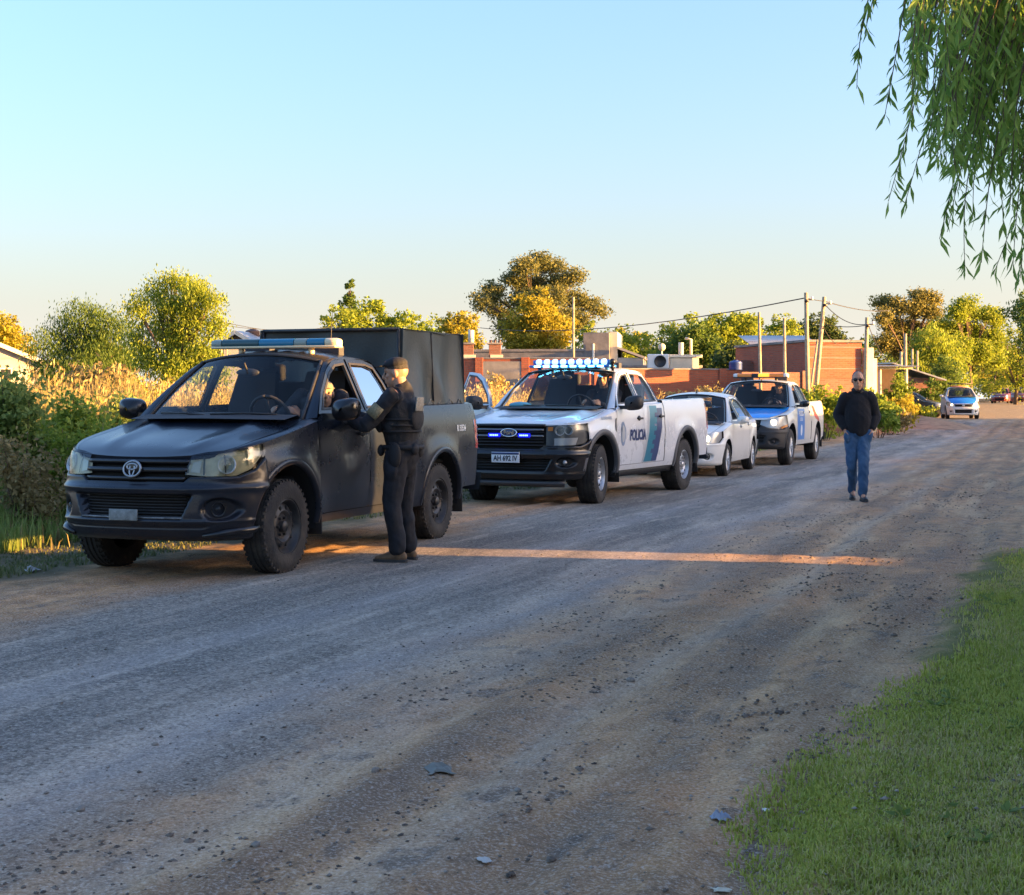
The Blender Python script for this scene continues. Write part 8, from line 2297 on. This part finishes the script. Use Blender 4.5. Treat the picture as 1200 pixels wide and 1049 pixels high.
# far patrol car on the crest
pw = paint_mat('white_far_paint', (.62, .62, .60), amount=.15)
c = hatch_cfg(pw, .22); c['hood_m'] = paint_mat('far_blue_paint', (.02, .22, .66), amount=.05); c['lights_on'] = True; c['slat_m'] = M_black_plastic; c['fog'] = (.62, .40); c['R'] = .34; c['Ra'] = .39; c['zc'] = .345; c['glass'] = M_glass_tint; c['bg_glass'] = M_glass_tint
d5 = 79.0; x5 = pxx(1126, d5)
far = plain_car('patrol_car', 'white patrol car with blue bonnet and roof rack coming over the crest', 'police car', (x5, d5 - .2), 11, 'cars along the far road', c); settle(far)
far.decal([(-1.38, .40), (-2.0, .40)], [(-1.38, 1.05), (-2.0, 1.05)], M_policeblue, 'door_panel', 1, parent=far.doors[(1, 1)])
q = MB(); q.box((-1.55, 0, 1.86), (.35, 1.2, .06)); q.tube([(-1.45, .45, 1.68), (-1.5, .45, 1.86)], .02, 6); q.tube([(-1.45, -.45, 1.68), (-1.5, -.45, 1.86)], .02, 6); q.build('light_bar', M_black_plastic, far.root)
q = MB(); q.box((-1.38, 0, 1.73), (.12, .9, .07)); q.build('amber_strip', M_orange_lens, far.root)
far.finish()
# two red cars far behind and a dark car parked on the left
pr = paint_mat('dark_red_paint', (.22, .03, .028), amount=.2); pr2 = paint_mat('rust_red_paint', (.24, .045, .03), amount=.2); pdk = paint_mat('dark_green_paint', (.030, .040, .036), amount=.3)
for nm, lab, px, Y, hd, pp, tl in (('red_car', 'dark red car far along the road, left of the other red car', 1172, 148, 24, pr, .05), ('red_car', 'brick red car far along the road at the right edge', 1195, 143, 24, pr2, .10)):
    c = hatch_cfg(pp, tl); c['glass'] = M_glass_tint; c['bg_glass'] = M_glass_tint; c['rim_m'] = M_steel_dark
    q = plain_car(nm, lab, 'car', (pxx(px, Y), Y), hd, 'cars along the far road', c); settle(q); q.finish()
c = saloon_cfg(pdk); c['lights_on'] = False; c['glass'] = M_glass_tint
q = plain_car('parked_car', 'dark green saloon parked by the slanted roof house', 'car', (pxx(1093, 84), 84), -62, 'cars along the far road', c); settle(q); q.finish()

# ---------------------------------------------------------------- people in place
def local(c, x, y, z):
    """point in a car's own frame to the world"""
    return c.root.matrix_basis @ Vector((x, y, z))
bpy.context.view_layer.update()
fa = math.atan2(-hil.root.matrix_basis.to_3x3()[1][1], -hil.root.matrix_basis.to_3x3()[0][1])
ox, oy = pxx(470, 12.72), 12.72
of = officer((ox, oy, gz(ox, oy) + .004), fa)
wx, wy = pxx(1005, 20.2), 20.2
wk = walker((wx, wy, gz(wx, wy) + .006), rad(-90 - 6)); wk.scale = (.94, .92, 1)
M_shirt_dark = mat('dark_shirt', (.02, .022, .03), .9, var=.3, vscale=10)
M_cap_khaki = mat('khaki_cap', (.18, .155, .11), .85)
hp = local(hil, -1.28, .40, .98); hz = hil.root.rotation_euler.z
seated('driver in khaki cap leaning to the open window of the black pickup', tuple(hp), hz, 35, M_shirt_dark, M_cap_khaki, head=(.30, .29, .43))
hp = local(ran, -1.42, .38, 1.03)
seated('driver seated in the white police pickup with blue roof lights', tuple(hp), ran.root.rotation_euler.z, 10, M_shirt_dark, None, head=(.02, .0, .62))
hp = local(s10, -1.38, .38, 1.0)
seated('driver seated in the police pickup with the blue bonnet', tuple(hp), s10.root.rotation_euler.z, 5, M_shirt_dark, None, head=(.02, 0, .60))

# ---------------------------------------------------------------- litter
def scrap(label, px, py, w, col, seed, flat=.3):
    Y = FPX * CAM_H / (py - HZ); x = pxx(px, Y); r2 = np.random.default_rng(seed)
    n = 7; G = []; q = r2.uniform(0, 9)
    for i in range(n):
        a = i / (n - 1)
        G.append([((a - .5) * w * (1 + .35 * float(vnoise(j * .7 + q, i * .2))), (j / (n - 1) - .5) * w * .7 * (1 + .35 * float(vnoise(i * .8, q))),
                   w * flat * .6 * (1 + float(vnoise(i * 1.1 + q, j * 1.1))) * math.sin(math.pi * (i + .4) / n) * math.sin(math.pi * (j + .4) / n)) for j in range(n)])
    mb = MB(); mb.grid(G); o = mb.build('litter', mat('litter_' + 'abcdefgh'[seed], col, .6), None, False); mod_solid(o, .002)
    o.location = (x, Y, gz(x, Y) + .008); o.rotation_euler = (0, 0, r2.uniform(0, 6)); tag(o, label, 'litter', 'litter on the ground')
scrap('crumpled bluish plastic scrap on the bare earth near the lawn', 843, 963, .06, (.25, .28, .35), 1, .6)
scrap('grey flattened scrap lying on the middle of the earth shoulder', 514, 904, .13, (.15, .145, .12), 2, .2)
scrap('white scrap at the edge of the left verge', 36, 670, .16, (.40, .42, .43), 3, .3)
scrap('small pale scrap at the lower edge of the lawn', 845, 1036, .05, (.55, .50, .38), 4, .2)
scrap('tiny white scrap where the lawn begins', 897, 946, .03, (.7, .68, .6), 5, .2)
scrap('small white scrap near the bottom of the earth shoulder', 568, 1010, .05, (.45, .42, .38), 6, .15)
# clods of dark earth on the road
def clod(px, py, r, seed, lab):
    Y = FPX * CAM_H / (py - HZ); x = pxx(px, Y); r2 = np.random.default_rng(seed); V = []
    mb = MB(); mb.ball((0, 0, 0), (r, r * .8, r * .6), 8, 6); V = [tuple(np.array(v) * r2.uniform(.75, 1.2)) for v in mb.V]
    o = meshobj('earth_clod', V, mb.F, M_stone); o.location = (x, Y, gz(x, Y) + .006 + r * .25); o.rotation_euler = (0, 0, r2.uniform(0, 6)); return tag(o, lab, 'clod', 'clods of earth on the road')
for k, (px, py, r, lab) in enumerate((
        (739, 797, .022, 'dark clod alone on the road straight below the walking man'), (550, 814, .016, 'clod in the middle of the road below the police pickup wheel'),
        (440, 913, .018, 'clod just left of the flattened grey scrap'), (95, 951, .020, 'dark clod at the lower left of the road'),
        (607, 930, .015, 'clod right of and below the flattened grey scrap'), (300, 1000, .018, 'clod close to the lower edge of the road, left of centre'),
        (182, 874, .014, 'small clod at the left of the road above the dark lower left clod'), (845, 790, .012, 'small clod furthest right on the bare earth'),
        (690, 730, .015, 'small clod furthest up the road, below the walking man'))):
    clod(px, py, r, 60 + k, lab)
